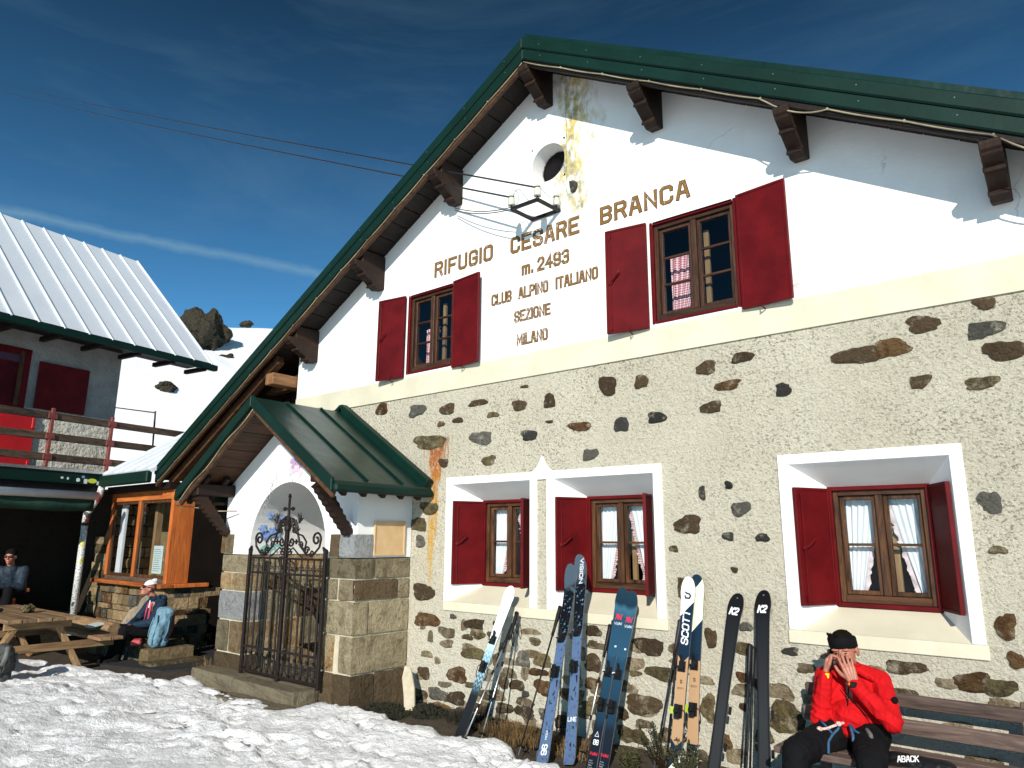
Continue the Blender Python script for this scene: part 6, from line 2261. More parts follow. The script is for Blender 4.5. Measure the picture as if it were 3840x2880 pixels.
MT['skin'] = plain('sunburnt skin', (.42, .17, .11), (.36, .13, .085), 14, .5, .15, 60, .002)
MT['skin'].node_tree.nodes['Principled BSDF'].inputs['Subsurface Weight'].default_value = .08
MT['skin'].node_tree.nodes['Principled BSDF'].inputs['Subsurface Radius'].default_value = (.01, .004, .002)
MT['fleece_red'] = plain('red softshell', (.56, .006, .009), (.47, .005, .007), 6, .8, .2, 160, .002, spec=.15)
MT['cloth_black'] = plain('black trousers', (.005, .005, .006), (.008, .008, .009), 8, .85, .3, 90, .003, spec=.1)
MT['cloth_navy'] = plain('navy jacket', (.010, .026, .050), (.007, .019, .038), 6, .7, .3, 60, .003, spec=.2)
MT['cloth_navy_dark'] = plain('dark blue jacket', (.015, .03, .05), (.01, .02, .036), 6, .7)
MT['cloth_pink'] = plain('pink trim', (.6, .05, .12), (.5, .04, .1), 8, .7)
MT['hair'] = plain('short dark hair', (.006, .004, .003), (.014, .009, .006), 30, .9, 1, 160, .004, spec=.05)
MT['hat'] = plain('white knitted hat with dark spots', (.72, .70, .70), (.22, .20, .21), 38, .9, .5, 160, .003, lo=.60, hi=.66)
MT['strap_blue'] = plain('blue harness webbing', (.03, .10, .20), (.02, .07, .15), 20, .7)
MT['rope'] = plain('cream and red cord', (.70, .52, .45), (.5, .14, .12), 90, .8, lo=.5, hi=.6)
MT['strap_grey'] = plain('grey webbing', (.10, .10, .10), (.14, .14, .14), 20, .7)
MT['orange'] = plain('orange strap', (.75, .28, .02), (.7, .24, .02), 20, .5)
MT['pack_blue'] = plain('pale blue rucksack cloth', (.16, .29, .37), (.11, .21, .28), 6, .75, .4, 40, .006)
MT['pack_red'] = plain('coral rucksack padding', (.60, .10, .10), (.5, .08, .08), 8, .75)
MT['pack_dark'] = plain('dark grey rucksack cloth', (.03, .032, .03), (.055, .058, .052), 8, .75, .4, 40, .006)
MT['glove_green'] = plain('lime green glove', (.25, .42, .03), (.2, .34, .02), 20, .7)


def basis(d, u):
    """columns: right, forward d, up"""
    d = V(d).normalized()
    u = (V(u) - d * V(u).dot(d)).normalized()
    return Matrix((d.cross(u), d, u)).transposed()


def head(mb, c, M, k=1.0):
    """c: centre of the skull; M columns right / face direction / up"""
    P = lambda x, y, z: V(c) + M @ (V((x, y, z)) * k)
    ell(mb, P(0, -.012, .03), .076 * k, .094 * k, .088 * k, M)
    ell(mb, P(0, .012, -.025), .066 * k, .076 * k, .085 * k, M)
    ell(mb, P(0, .035, -.075), .044 * k, .047 * k, .042 * k, M)                 # jaw
    ell(mb, P(0, .072, -.098), .020 * k, .018 * k, .016 * k, M)                 # chin
    capsule(mb, P(0, .082, .02), .009 * k, P(0, .106, -.024), .0135 * k)        # nose
    for s in (-1, 1):
        ell(mb, P(s * .013, .094, -.028), .009 * k, .010 * k, .008 * k, M)
        ell(mb, P(s * .032, .074, .026), .023 * k, .014 * k, .0085 * k, M)      # brow
        ell(mb, P(s * .042, .062, -.025), .022 * k, .020 * k, .020 * k, M)      # cheekbone
        ell(mb, P(s * .078, -.012, -.008), .010 * k, .022 * k, .034 * k, M)     # ear
    for z_, r_ in ((-.055, .0075), (-.067, .009)):
        capsule(mb, P(-.022, .080, z_), .006 * k, P(0, .088, z_), r_ * k)
        capsule(mb, P(.022, .080, z_), .006 * k, P(0, .088, z_), r_ * k)


def hand(mb, w, d, nrm, side, curl=(.15, .2, .15), spread=.06, k=1.0, thumb=.55):
    """w wrist, d towards the fingers, nrm out of the palm, side +1: thumb to the right of d seen from the back"""
    d, nrm = V(d).normalized(), V(nrm)
    nrm = (nrm - d * nrm.dot(d)).normalized()
    x = d.cross(nrm) * side                                    # towards the thumb
    tips = []
    for i, (off, L_, r0) in enumerate(((.030, .078, .0098), (.010, .086, .0100), (-.011, .080, .0096), (-.030, .062, .0085))):
        root = V(w) + d * ((.088 - .004 * abs(i - 1)) * k) + x * (off * k)
        capsule(mb, V(w) + x * off * .6 * k + d * .01, .0175 * k, root, .0125 * k)
        a = 0
        p = root
        dd_ = (d + x * (off / .03) * spread).normalized()
        for s, (c_, l_) in enumerate(zip(curl, (.46, .31, .25))):
            a += c_
            q = p + (dd_ * math.cos(a) + nrm * math.sin(a)) * (L_ * l_ * k)
            capsule(mb, p, r0 * (1 - .08 * s) * k, q, r0 * (.92 - .1 * s) * k, 10)
            p = q
        tips.append(p)
    t0 = V(w) + d * .025 * k + x * .028 * k + nrm * .008
    t1 = t0 + (d * math.cos(thumb) + x * math.sin(thumb) + nrm * .25).normalized() * .042 * k
    t2 = t1 + (d * math.cos(thumb * .6) + x * math.sin(thumb * .6) + nrm * .2).normalized() * .032 * k
    t3 = t2 + (d * math.cos(thumb * .3) + x * math.sin(thumb * .3) + nrm * .15).normalized() * .026 * k
    capsule(mb, V(w) + d * .015 + x * .012 * k, .017 * k, t1, .0135 * k)
    capsule(mb, t1, .012 * k, t2, .011 * k)
    capsule(mb, t2, .011 * k, t3, .009 * k)
    return tips


def chain(mb, pts, rr):
    for i in range(len(pts) - 1):
        capsule(mb, pts[i], rr[i], pts[i + 1], rr[i + 1])


# ---- the man in red on the bench, shading his face, telephone at the ear
man = thing('person', 'person in red jacket and black headband on the bench, hand over the face', 'person', (-1.5, 5.45, .45))
HD = V((-1.525, 5.505, 1.065))
MH = basis((.02, -.97, -.20), (-.10, -.14, 1))
WR_, WL_ = V((-1.632, 5.415, .905)), V((-1.440, 5.366, .880))     # his right and left wrist
ER_, EL_ = V((-1.675, 5.375, .615)), V((-1.225, 5.345, .655))
SR2, SL2 = V((-1.695, 5.60, .862)), V((-1.325, 5.60, .880))
body = MB()
head(body, HD, MH, 1.07)
chain(body, [V((-1.508, 5.60, .90)), HD + V((0, .01, -.06))], [.058, .055])
chain(body, [V((-1.51, 5.62, .80)), V((-1.50, 5.52, .55))], [.12, .13])
chain(body, [SR2, ER_, WR_], [.045, .038, .027])
chain(body, [SL2, EL_, WL_], [.045, .038, .027])
chain(body, [SR2, V((-1.51, 5.61, .88)), SL2], [.05, .06, .05])
hand(body, WL_ + V((-.004, -.004, .012)), (-.30, .05, 1), (-.2, 1, 0), 1, (.08, .14, .12), .15, 1.02, .8)
hand(body, WR_ + V((.0, .0, .012)), (.12, .22, 1), (1, .25, -.1), -1, (.55, .75, .5), .03, 1.0, .35)
KR, KL = V((-1.74, 5.03, .47)), V((-1.29, 5.03, .48))
chain(body, [V((-1.60, 5.46, .52)), KR, V((-1.76, 4.98, .08)), V((-1.77, 4.84, .03))], [.08, .055, .045, .04])
chain(body, [V((-1.41, 5.46, .52)), KL, V((-1.26, 4.98, .08)), V((-1.25, 4.84, .03))], [.08, .055, .045, .04])
body_o = melt(body, 'body', 'skin', man, .0034, 1)
jk = MB()
for s in (-1, 1):
    chain(jk, [V((-1.50 + s * .085, 5.50, .575)), V((-1.503 + s * .088, 5.535, .68)), V((-1.508 + s * .095, 5.585, .80)), V((-1.508 + s * .08, 5.60, .875))], [.115, .118, .108, .085])
ell(jk, (-1.50, 5.455, .645), .15, .13, .11)
chain(jk, [SR2 + V((.01, 0, -.005)), ER_ + V((0, .0, .02)), WR_ + V((-.004, -.004, -.012))], [.076, .064, .043])
chain(jk, [ER_ + V((0, 0, .02)), ER_ + V((.01, .02, -.002))], [.07, .05])
chain(jk, [SL2 + V((-.01, 0, -.005)), EL_ + V((0, .0, .015)), WL_ + V((.010, .002, -.012))], [.070, .062, .043])
chain(jk, [SR2, V((-1.508, 5.60, .90)), SL2], [.066, .085, .060])
chain(jk, [V((-1.62, 5.42, .575)), V((-1.50, 5.385, .575)), V((-1.37, 5.42, .575))], [.05, .05, .05])
for a in range(10):                                              # standing collar
    an = R(-10 + a * 40)
    capsule(jk, V((-1.508 + .068 * math.cos(an), 5.585 + .06 * math.sin(an), .905)), .022, V((-1.506 + .078 * math.cos(an), 5.575 + .072 * math.sin(an), .958 - .012 * math.sin(an))), .017)
for s, q in ((1, V((-1.40, 5.50, .935))),):                        # turned down collar wing
    capsule(jk, V((-1.44, 5.50, .945)), .026, V((-1.36, 5.51, .90)), .022)
jacket = melt(jk, 'jacket', 'fleece_red', man, .005, 5, .008, 8, (1.8, 1.8, .7), creases=[(ER_ + V((0, 0, .06)), .19, (.5, .2, 1), 62, .017), (EL_ + V((0, 0, .06)), .20, (.6, .1, 1), 58, .017), ((-1.5, 5.40, .66), .20, (.35, 0, 1), 55, .014), (SL2 + V((-.03, -.08, -.09)), .17, (1, 0, .5), 60, .014), (SR2 + V((.03, -.08, -.09)), .16, (-1, 0, .5), 60, .013), (WL_ + V((.05, 0, -.05)), .10, (-.7, 0, 1), 80, .009), (WR_ + V((0, 0, -.08)), .10, (0, 0, 1), 80, .009)])
MB().tube([V((-1.500, 5.468, .90)), V((-1.498, 5.425, .80)), V((-1.497, 5.372, .72)), V((-1.498, 5.335, .66)), V((-1.50, 5.345, .56))], .005, 6).build('zip', 'print_black', jacket)
MB().tube([V((-1.545, 5.435, .83)), V((-1.47, 5.40, .765)), V((-1.40, 5.37, .70)), V((-1.345, 5.34, .665))], [.003, .005, .005, .002], 6).build('arm_shadow_strip', 'print_black', jacket)  # dark strip painting the shadow between arm and torso
MB().lathe(V((-1.212, 5.40, .80)), (1, -.6, .3), [(0, .022), (.012, .02), (.014, .012)], 12).build('sleeve_badge', 'print_black', jacket)
tr_ = MB()
chain(tr_, [V((-1.60, 5.45, .53)), KR, V((-1.76, 4.98, .12))], [.118, .088, .068])
chain(tr_, [V((-1.40, 5.45, .53)), KL, V((-1.26, 4.98, .12))], [.118, .088, .068])
chain(tr_, [V((-1.60, 5.50, .55)), V((-1.40, 5.50, .55))], [.125, .125])
trous = melt(tr_, 'trousers', 'cloth_black', man, .008, 3, .007, 14, creases=[(KR + V((0, .12, .03)), .25, (0, 1, .2), 50, .012), (KL + V((0, .12, .03)), .25, (0, 1, .2), 50, .012)])
bt = MB()
for k in (V((-1.76, 4.98, .05)), V((-1.26, 4.98, .05))):
    capsule(bt, k + V((0, .05, .0)), .055, k + V((0, -.14, -.015)), .05)
    capsule(bt, k + V((0, .02, 0)), .06, k + V((0, .02, .14)), .065)
melt(bt, 'boots', 'black', man, .01, 3)
# hair and headband
hr = MB()
PH = lambda x, y, z: HD + MH @ V((x, y, z))
ell(hr, PH(0, -.016, .045), .084, .100, .088, MH)
for i in range(10):
    an = random.uniform(0, 6.28)
    rr = random.uniform(0, .07)
    q = PH(rr * math.cos(an), rr * math.sin(an) * 1.1 - .01, .115)
    capsule(hr, q - MH @ V((0, 0, .012)), .016, q + MH @ V((random.uniform(-.012, .012), .010, .006)), .008)
hair = melt(hr, 'hair', 'hair', man, .006, 1, .004, 60)
bm = bmesh.new(); bm.from_mesh(hair.data)
bmesh.ops.bisect_plane(bm, geom=bm.verts[:] + bm.edges[:] + bm.faces[:], plane_co=PH(0, .05, .062), plane_no=MH @ V((0, -.35, -1)), clear_outer=True)
bm.to_mesh(hair.data); bm.free()
mb = MB()
n = 40
for (z0, f) in ((.022, .0), (.03, .006), (.085, .006), (.095, .0)):
    for j in range(n):
        an = 6.2832 * j / n
        y = .100 * math.sin(an) - .012
        fr = .5 + .5 * math.sin(an)
        mb.v.append(PH((.080 + f) * math.cos(an), y * (1 + f * 9), z0 + .018 * fr - .03 * (1 - fr)))
for r_ in range(3):
    for j in range(n):
        a_, b_ = r_ * n + j, r_ * n + (j + 1) % n
        mb.f.append((a_, b_, b_ + n, a_ + n)); mb.m.append(0)
hb = mb.build('headband', 'print_black', man, smooth=True)
so_ = hb.modifiers.new('t', 'SOLIDIFY'); so_.thickness, so_.offset = .006, 1
for s in (-1, 1):
    ey = MB(); ell(ey, PH(s * .031, .083, .004), .011, .007, .0045, MH, 10)
    ey.build('eye', 'print_black', man, smooth=True)
MB().obox(WL_ + V((0, -.0, -.005)), ((1, 0, 0), (0, 1, 0), (.27, 0, 1)), (.036, .034, .012)).build('watch_strap', 'orange', man, bev=.01)
MB().obox(WL_ + V((.006, -.040, -.004)), ((1, 0, 0), (0, 1, 0), (.27, 0, 1)), (.02, .008, .02)).build('watch_case', 'black', man, bev=.006)
tag(MB().obox((-1.606, 5.452, 1.0), ((.15, 1, 0), (1, -.15, 0), (0, .2, 1)), (.036, .006, .072)).build('telephone', 'black', bev=.005), 'black mobile phone held to the ear by the person in red', 'phone')
MB().obox(WR_ + V((.012, -.028, -.002)), ((1, 0, 0), (0, 1, 0), (.1, 0, 1)), (.018, .014, .018)).build('cuff_tab', 'yellow', man, bev=.006)
# climbing harness and rope
hs_ = thing('climbing_harness', 'blue climbing harness worn over the black trousers of the person in red', 'harness', (-1.5, 5.365, 0.578))
for pts, r_ in (([(-1.53, 5.295, 0.628), (-1.545, 5.280, 0.593), (-1.57, 5.240, 0.563), (-1.585, 5.195, 0.528), (-1.575, 5.145, 0.468)], .012),
                ([(-1.66, 5.300, 0.628), (-1.62, 5.255, 0.618), (-1.57, 5.240, 0.573)], .010),
                ([(-1.47, 5.295, 0.633), (-1.455, 5.270, 0.598), (-1.445, 5.255, 0.578), (-1.44, 5.225, 0.548)], .013),
                ([(-1.47, 5.300, 0.628), (-1.43, 5.265, 0.603), (-1.38, 5.245, 0.588), (-1.33, 5.255, 0.578)], .011)):
    MB().tube(pts, r_ * .75, 6).build('leg_strap', 'strap_blue', hs_, smooth=True)
MB().tube([(-1.36, 5.255, 0.628), (-1.33, 5.225, 0.603), (-1.315, 5.175, 0.558), (-1.30, 5.135, 0.498)], .014, 6).build('side_strap', 'strap_grey', hs_, smooth=True)
rp = [(-1.50, 5.275, 0.643), (-1.53, 5.260, 0.633), (-1.57, 5.250, 0.613), (-1.60, 5.235, 0.598), (-1.64, 5.215, 0.593), (-1.69, 5.185, 0.573), (-1.74, 5.155, 0.538), (-1.79, 5.115, 0.488), (-1.83, 5.065, 0.418), (-1.845, 5.035, 0.328)]
ro_ = tag(MB().tube(rp, .009, 7).build('rope', 'rope', smooth=True), 'cream and red knotted cord across the lap of the person in red', 'rope')
for q in (rp[1], rp[4]):
    kk = MB(); ell(kk, q, .02, .018, .016, None, 10); kk.build('knot', 'rope', ro_, smooth=True)
# black bag beside him
bg_ = MB()
capsule(bg_, (-1.22, 5.30, .455), .06, (-.93, 5.28, .46), .055)
capsule(bg_, (-1.22, 5.22, .42), .06, (-.90, 5.20, .36), .05)
bag = melt(bg_, 'black_bag', 'black', None, .008, 3, .006, 18)
tag(bag, 'black bag with white lettering on the bench beside the person in red', 'bag')
mb = MB()
text_mb(mb, 'ABACK', (-1.185, 5.225, .470), (1, -.05, .20), (-.1, .6, .7), .034, .12, sw=1.2, lift=.012)
mb.build('lettering', 'print_white', bag, fix=False)


# ---- the woman sunning herself against the annex
wm = thing('person', 'person in navy jacket, white hat and sunglasses sitting against the annex wall', 'person', (-11.45, 5.3, .25))
HC = V((-11.47, 5.22, 1.035))
HM = basis((-.22, -.93, .30), (.02, .30, 1))
wb = MB()
head(wb, HC, HM, .98)
chain(wb, [V((-11.45, 5.34, .86)), HC + V((0, .02, -.05))], [.05, .05])
chain(wb, [V((-11.45, 5.36, .8)), V((-11.45, 5.36, .4))], [.1, .12])
HL = V((-11.50, 5.00, .50))
hand(wb, HL + V((-.05, .04, .01)), (.6, -.7, -.15), (.2, .1, -1), 1, (.4, .5, .3), .04, .95)
hand(wb, HL + V((.09, .05, .01)), (-.75, -.6, -.15), (.2, .1, -1), -1, (.4, .5, .3), .04, .95)
chain(wb, [V((-11.53, 5.3, .40)), V((-11.62, 4.92, .46)), V((-11.66, 4.86, .06))], [.07, .05, .04])
chain(wb, [V((-11.37, 5.3, .40)), V((-11.40, 4.90, .46)), V((-11.42, 4.84, .06))], [.07, .05, .04])
melt(wb, 'body', 'skin', wm, .0055, 2)
wj = MB()
for s in (-1, 1):
    chain(wj, [V((-11.45 + s * .07, 5.34, .42)), V((-11.45 + s * .075, 5.36, .62)), V((-11.45 + s * .08, 5.37, .80))], [.105, .105, .085])
    e = V((-11.45 + s * .24, 5.20, .56))
    chain(wj, [V((-11.45 + s * .17, 5.36, .81)), e, HL + V((.02 + s * .075, .05, .015))], [.075, .062, .048])
for a in range(9):
    an = a * .7
    capsule(wj, V((-11.45 + .07 * math.cos(an), 5.345 + .06 * math.sin(an), .86)), .03, V((-11.45 + .085 * math.cos(an), 5.34 + .08 * math.sin(an), .905)), .024)
capsule(wj, V((-11.36, 5.42, .88)), .05, V((-11.5, 5.44, .88)), .05)
jo = melt(wj, 'jacket', 'cloth_navy', wm, .008, 3, .010, 12)
for s in (-.06, .045):
    MB().tube([(-11.45 + s, 5.262, .82), (-11.45 + s * 1.1, 5.243, .70), (-11.45 + s * 1.3, 5.235, .58)], .011, 6).build('trim', 'cloth_pink', jo, smooth=True)
MB().tube([(-11.46, 5.262, .86), (-11.46, 5.25, .75)], .010, 6).build('zip', 'print_white', jo)
wt = MB()
chain(wt, [V((-11.53, 5.32, .40)), V((-11.62, 4.92, .46)), V((-11.66, 4.86, .10))], [.105, .075, .06])
chain(wt, [V((-11.37, 5.32, .40)), V((-11.40, 4.90, .46)), V((-11.42, 4.84, .10))], [.105, .075, .06])
for q in (V((-11.66, 4.86, .04)), V((-11.42, 4.84, .04))):
    capsule(wt, q, .055, q + V((-.02, -.13, -.01)), .045)
melt(wt, 'trousers', 'cloth_black', wm, .009, 3, .005, 14)
PW = lambda x, y, z: HC + HM @ V((x, y, z))
wh = MB(); ell(wh, PW(0, -.020, .045), .090, .104, .092, HM); capsule(wh, PW(-.01, -.03, .12), .04, PW(-.01, -.045, .135), .035)
ho = melt(wh, 'hat', 'hat', wm, .006, 2, .002, 40)
bm = bmesh.new(); bm.from_mesh(ho.data)
bmesh.ops.bisect_plane(bm, geom=bm.verts[:] + bm.edges[:] + bm.faces[:], plane_co=PW(0, .05, .038), plane_no=HM @ V((0, -.45, -1)), clear_outer=True)
bm.to_mesh(ho.data); bm.free()
gl = MB()
for s in (-1, 1):
    ell(gl, PW(s * .036, .084, .004), .032, .014, .023, HM, 12)
    gl.tube([PW(s * .062, .08, .010), PW(s * .082, .03, .014), PW(s * .084, -.02, .012)], .006, 6)
gl.tube([PW(-.012, .096, .008), PW(.012, .096, .008)], .006, 6)
gl.build('sunglasses', 'black', wm, smooth=True)


def rucksack(name, label, c, w, h, d, body_mat, trim_mat, lean=0, yaw=0):
    root = thing(name, label, 'rucksack', c)
    Mr = Matrix.Rotation(yaw, 3, 'Z') @ Matrix.Rotation(lean, 3, 'Y')
    P = lambda x, y, z: V(c) + Mr @ V((x, y, z))
    b = MB()
    chain(b, [P(0, 0, .12), P(0, 0, h * .55), P(0, .0, h * .8)], [w * .46, w * .5, w * .42])
    chain(b, [P(0, -d * .3, .10), P(0, -d * .32, h * .5)], [w * .34, w * .36])
    chain(b, [P(-w * .2, 0, h * .86), P(w * .22, 0, h * .88)], [w * .26, w * .25])
    chain(b, [P(-w * .25, 0, .1), P(w * .25, 0, .1)], [w * .3, w * .3])
    bo = melt(b, 'pack_body', body_mat, root, .010, 3, .014, 11)
    for s in (-1, 1):
        MB().tube([P(s * w * .3, d * .40, h * .8), P(s * w * .34, d * .55, h * .55), P(s * w * .3, d * .5, .16)], .022, 6).build('shoulder_strap', trim_mat, root, smooth=True)
        MB().tube([P(s * w * .46, -.05, h * .72), P(s * w * .52, -.06, h * .45), P(s * w * .46, -.08, .14)], .008, 5).build('side_strap', body_mat, root, smooth=True)
    MB().tube([P(-w * .1, -d * .55, h * .82), P(w * .05, -d * .68, h * .6), P(0, -d * .7, h * .3), P(.01, -d * .62, .06)], .012, 5).build('lid_strap', body_mat, root, smooth=True)
    return root


pk = rucksack('rucksack', 'pale blue rucksack with coral back padding beside the seated woman', (-11.02, 5.22, .22), .27, .58, .26, 'pack_blue', 'pack_red', .16, R(35))
MB().obox((-11.22, 5.02, .30), ((1, -.6, 0), (.6, 1, 0), (0, 0, 1)), (.13, .07, .035)).build('hip_belt', 'pack_red', pk, bev=.02)
pk2 = rucksack('rucksack', 'dark grey rucksack with yellow strap on the snow at the left edge', (-10.72, 3.18, .03), .27, .46, .24, 'pack_dark', 'strap_grey', .1, R(20))
MB().tube([(-10.56, 3.12, .34), (-10.53, 3.10, .25), (-10.54, 3.11, .16)], .014, 6).build('yellow_strap', 'yellow', pk2, smooth=True)
MB().tube([(-10.60, 3.2, .46), (-10.50, 3.18, .47), (-10.47, 3.16, .38), (-10.5, 3.14, .28)], .03, 8).build('carry_handle', 'strap_grey', pk2, smooth=True)

# ---- the man in the shade of the terrace
sm_ = thing('person', 'person in dark blue jacket and sunglasses sitting in the shade behind the table', 'person', (-14.45, 4.3, .8))
HC = V((-14.22, 4.14, 1.47))
HM = basis((.75, -.62, -.05), (0, 0, 1))
b = MB()
head(b, HC, HM, 1)
chain(b, [V((-14.28, 4.19, 1.30)), HC + V((0, .0, -.05))], [.055, .055])
chain(b, [V((-14.34, 4.24, 1.2)), V((-14.42, 4.30, .9))], [.12, .13])
hand(b, V((-13.98, 3.84, 1.02)), (.5, .3, -.2), (0, 0, -1), 1, (.4, .5, .4), .04, 1)
melt(b, 'body', 'skin', sm_, .007, 2)
j = MB()
ax_ = V((.62, .75, 0)).normalized()
for s in (-1, 1):
    chain(j, [V((-14.42, 4.30, .90)) + ax_ * s * .09, V((-14.33, 4.23, 1.20)) + ax_ * s * .1], [.12, .11])
    chain(j, [V((-14.40, 4.28, .90)), V((-14.28, 4.19, 1.24))], [.125, .11])
    e = V((-14.18, 4.08, .98)) + ax_ * s * .26
    chain(j, [V((-14.32, 4.22, 1.24)) + ax_ * s * .18, e, V((-14.0, 3.88, 1.02)) + ax_ * s * .08], [.08, .066, .048])
melt(j, 'jacket', 'cloth_navy_dark', sm_, .010, 3, .008, 12)
t = MB()
for s in (-1, 1):
    chain(t, [V((-14.42, 4.30, .88)) + ax_ * s * .1, V((-14.05, 4.0, .93)) + ax_ * s * .14, V((-13.95, 3.95, .45)) + ax_ * s * .14], [.11, .085, .07])
melt(t, 'trousers', 'cloth_black', sm_, .012, 3)
PW = lambda x, y, z: HC + HM @ V((x, y, z))
g = MB()
for s in (-1, 1):
    ell(g, PW(s * .036, .086, .006), .032, .014, .022, HM, 12)
g.tube([PW(-.012, .096, .008), PW(.012, .096, .008)], .006, 6)
g.build('sunglasses', 'black', sm_, smooth=True)
hh = MB(); ell(hh, PW(0, -.02, .05), .086, .10, .086, HM); melt(hh, 'cap', 'cloth_black', sm_, .01, 2)

# ---- someone standing in the dark entrance
dm = thing('person', 'dim person in blue with lime green glove standing in the dark entrance', 'person', (-10.95, 7.5, 0))
b = MB()
HC = V((-10.95, 7.5, 1.62)); HM = basis((.7, -.7, 0), (0, 0, 1))
head(b, HC, HM, 1)
chain(b, [V((-10.95, 7.5, 1.45)), V((-10.95, 7.5, .9))], [.1, .12])
for s in (-1, 1):
    chain(b, [V((-10.95 + s * .1, 7.5, .85)), V((-10.95 + s * .1, 7.45, .48)), V((-10.95 + s * .1, 7.5, .06))], [.08, .06, .045])
melt(b, 'body', 'skin', dm, .01, 2)
j = MB()
for s in (-1, 1):
    chain(j, [V((-10.95 + s * .09, 7.5, .85)), V((-10.95 + s * .1, 7.5, 1.35))], [.13, .12])
    chain(j, [V((-10.95 + s * .18, 7.5, 1.40)), V((-10.95 + s * .27, 7.42, 1.12)), V((-10.95 + s * .24, 7.25, .93))], [.085, .07, .05])
    chain(j, [V((-10.95 + s * .1, 7.5, .85)), V((-10.95 + s * .1, 7.45, .48)), V((-10.95 + s * .1, 7.5, .08))], [.11, .085, .07])
melt(j, 'snow_suit', 'cloth_navy', dm, .014, 3, .008, 10)
g = MB(); hand(g, V((-11.20, 7.24, .93)), (.1, -.4, -1), (1, 0, 0), 1, (.3, .4, .3), .04, 1.25); melt(g, 'glove', 'glove_green', dm, .007, 2)

# ------------------------------------------------------------------ low plants along the wall


def tuft(name, label, cat, c, n, h, spread, mat, wid=.004, droop=.5, seed=0, group=None, ry=None):
    rn = random.Random(seed)
    mb = MB()
    for i in range(n):
        a = rn.random() * 6.283
        r0 = rn.random() * spread
        b = V(c) + V((r0 * math.cos(a), (ry or 1) * r0 * math.sin(a), 0))
        a2 = a + rn.uniform(-1, 1)
        L_ = h * rn.uniform(.5, 1.1)
        d = V((math.cos(a2), math.sin(a2), 0))
        lean = rn.uniform(.1, 1) * droop
        p1 = b + V((0, 0, L_ * .55)) + d * (L_ * .25 * lean)
        p2 = b + V((0, 0, L_ * (1 - .55 * lean))) + d * (L_ * .8 * lean)
        s_ = d.cross(V((0, 0, 1))) * wid * rn.uniform(.6, 1.2)
        k = len(mb.v)
        mb.v += [b - s_, b + s_, p1 + s_ * .8, p1 - s_ * .8, p2]
        mb.f += [(k, k + 1, k + 2, k + 3), (k + 3, k + 2, k + 4)]
        mb.m += [0, 0]
    o = mb.build(name, mat, fix=False)
    return tag(o, label, cat, group)


tuft('grass_tuft', 'wide tuft of dry straw grass between the white ski and the splatter skis', 'grass', (-4.5, 5.6, -.02), 1500, .17, .42, 'dry_grass', .003, 1.5, 1, ry=.6)
tuft('grass_tuft', 'dry straw grass around the feet of the splatter skis', 'grass', (-3.85, 5.6, -.02), 700, .13, .34, 'dry_grass', .003, 1.5, 2, ry=.6)
tuft('grass_tuft', 'small clump of dry grass at the wall left of the white ski', 'grass', (-5.3, 5.75, .0), 260, .16, .22, 'moss', .004, 1.1, 3)
tuft('dry_stalks', 'bent brown dry stalks beside the left foot of the porch', 'plant', (-9.5, 5.2, .0), 70, .34, .12, 'dry_grass', .006, 1.5, 5)


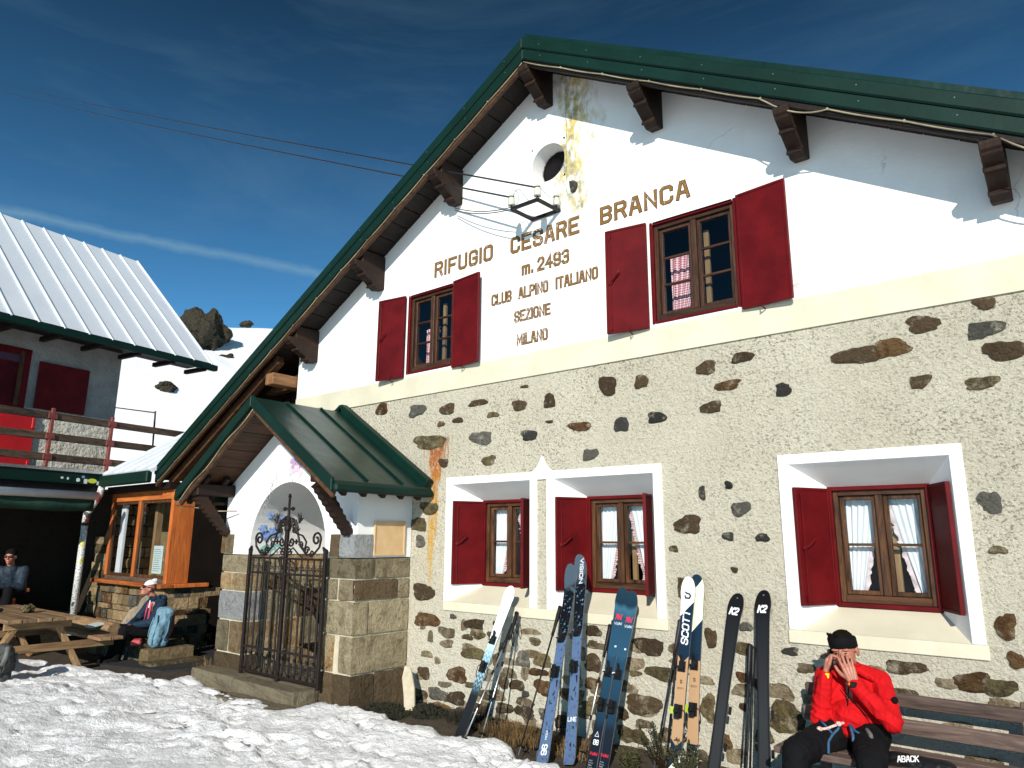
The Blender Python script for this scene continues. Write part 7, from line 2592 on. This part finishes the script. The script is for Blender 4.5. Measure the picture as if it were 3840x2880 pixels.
def juniper(label, c, n, h, w, mat, seed):
    rn = random.Random(seed)
    root = thing('juniper', label, 'shrub', c)
    st, lf = MB(), MB()
    for i in range(n):
        a = rn.random() * 6.283
        d = V((math.cos(a) * rn.uniform(.2, 1), math.sin(a) * rn.uniform(.2, .8), rn.uniform(.6, 1.3))).normalized()
        L_ = h * rn.uniform(.5, 1.1)
        p = V(c)
        pts = [p, p + d * L_ * .5 + V((0, 0, -.01)), p + d * L_ + V((0, 0, .03))]
        st.tube(pts, [.006, .004, .002], 4)
        for k in range(46):
            t = rn.uniform(.25, 1)
            q = pts[0].lerp(pts[2], t) + V((rn.gauss(0, .012), rn.gauss(0, .012), rn.gauss(0, .012)))
            e = (d + V((rn.gauss(0, .7), rn.gauss(0, .7), rn.gauss(0, .7)))).normalized()
            leafpoly(lf, q, e, e.orthogonal().normalized(), w * rn.uniform(.7, 1.2), w * .16, 0, 0, 0, (0, 0, 1))
    st.build('stem', 'wood_corbel', root)
    lf.build('foliage', mat, root, kind='stuff', fix=False)


juniper('low dark juniper growing at the foot of the cork patterned skis', (-2.78, 5.52, .0), 16, .24, .03, 'needles', 1)
juniper('leafy dark shrub behind the poles left of the cork patterned skis', (-3.02, 5.62, .0), 12, .32, .026, 'needles', 2)
MT['needles_yel'] = plain('yellow green juniper', (0.06, 0.05, 0.01), (0.025, 0.03, 0.0075), 14, .8)
juniper('yellow green low shrub right of the dark blue skis', (-3.20, 5.42, -.03), 20, .17, .03, 'needles_yel', 3)


def moss(label, c, rx, ry, n, h, seed, mat='moss'):
    rn = random.Random(seed)
    mb = MB()
    for i in range(n):
        a, r = rn.random() * 6.283, math.sqrt(rn.random())
        q = V(c) + V((rx * r * math.cos(a), ry * r * math.sin(a), h * (1 - r * r) * rn.uniform(.3, 1)))
        for k in range(2):
            e = V((rn.gauss(0, 1), rn.gauss(0, 1), abs(rn.gauss(0, .8)))).normalized()
            leafpoly(mb, q, e, e.orthogonal().normalized(), .035, .007, 0, 0, 0, (0, 0, 1))
    return tag(mb.build('moss_patch', mat, fix=False), label, 'moss')


moss('dark cushion of moss and creeping plants at the right foot of the porch', (-6.30, 5.50, -.04), .34, .32, 2600, .09, 1)
moss('dark creeping plants in the corner between slab and wall', (-5.85, 5.74, -.04), .3, .18, 1300, .12, 2)
moss('dark low growth along the wall foot left of the splatter poles', (-5.0, 5.78, -.04), .5, .18, 1800, .09, 3)
# lumps of melting snow between the skis
for i, (x, y, r_) in enumerate(((-3.28, 5.18, .10), (-4.02, 4.98, .09), (-4.5, 5.0, .10))):
    rock('snow_lump', (x, y, -.02), r_ * 1.4, r_ * .9, r_ * .55, 'snow', 50 + i, 4, .3, 1.6, ['lump of snow right of the dark blue skis', 'lump of snow under the splatter skis', 'lump of snow by the dry grass left of the splatter skis'][i], 'snow')
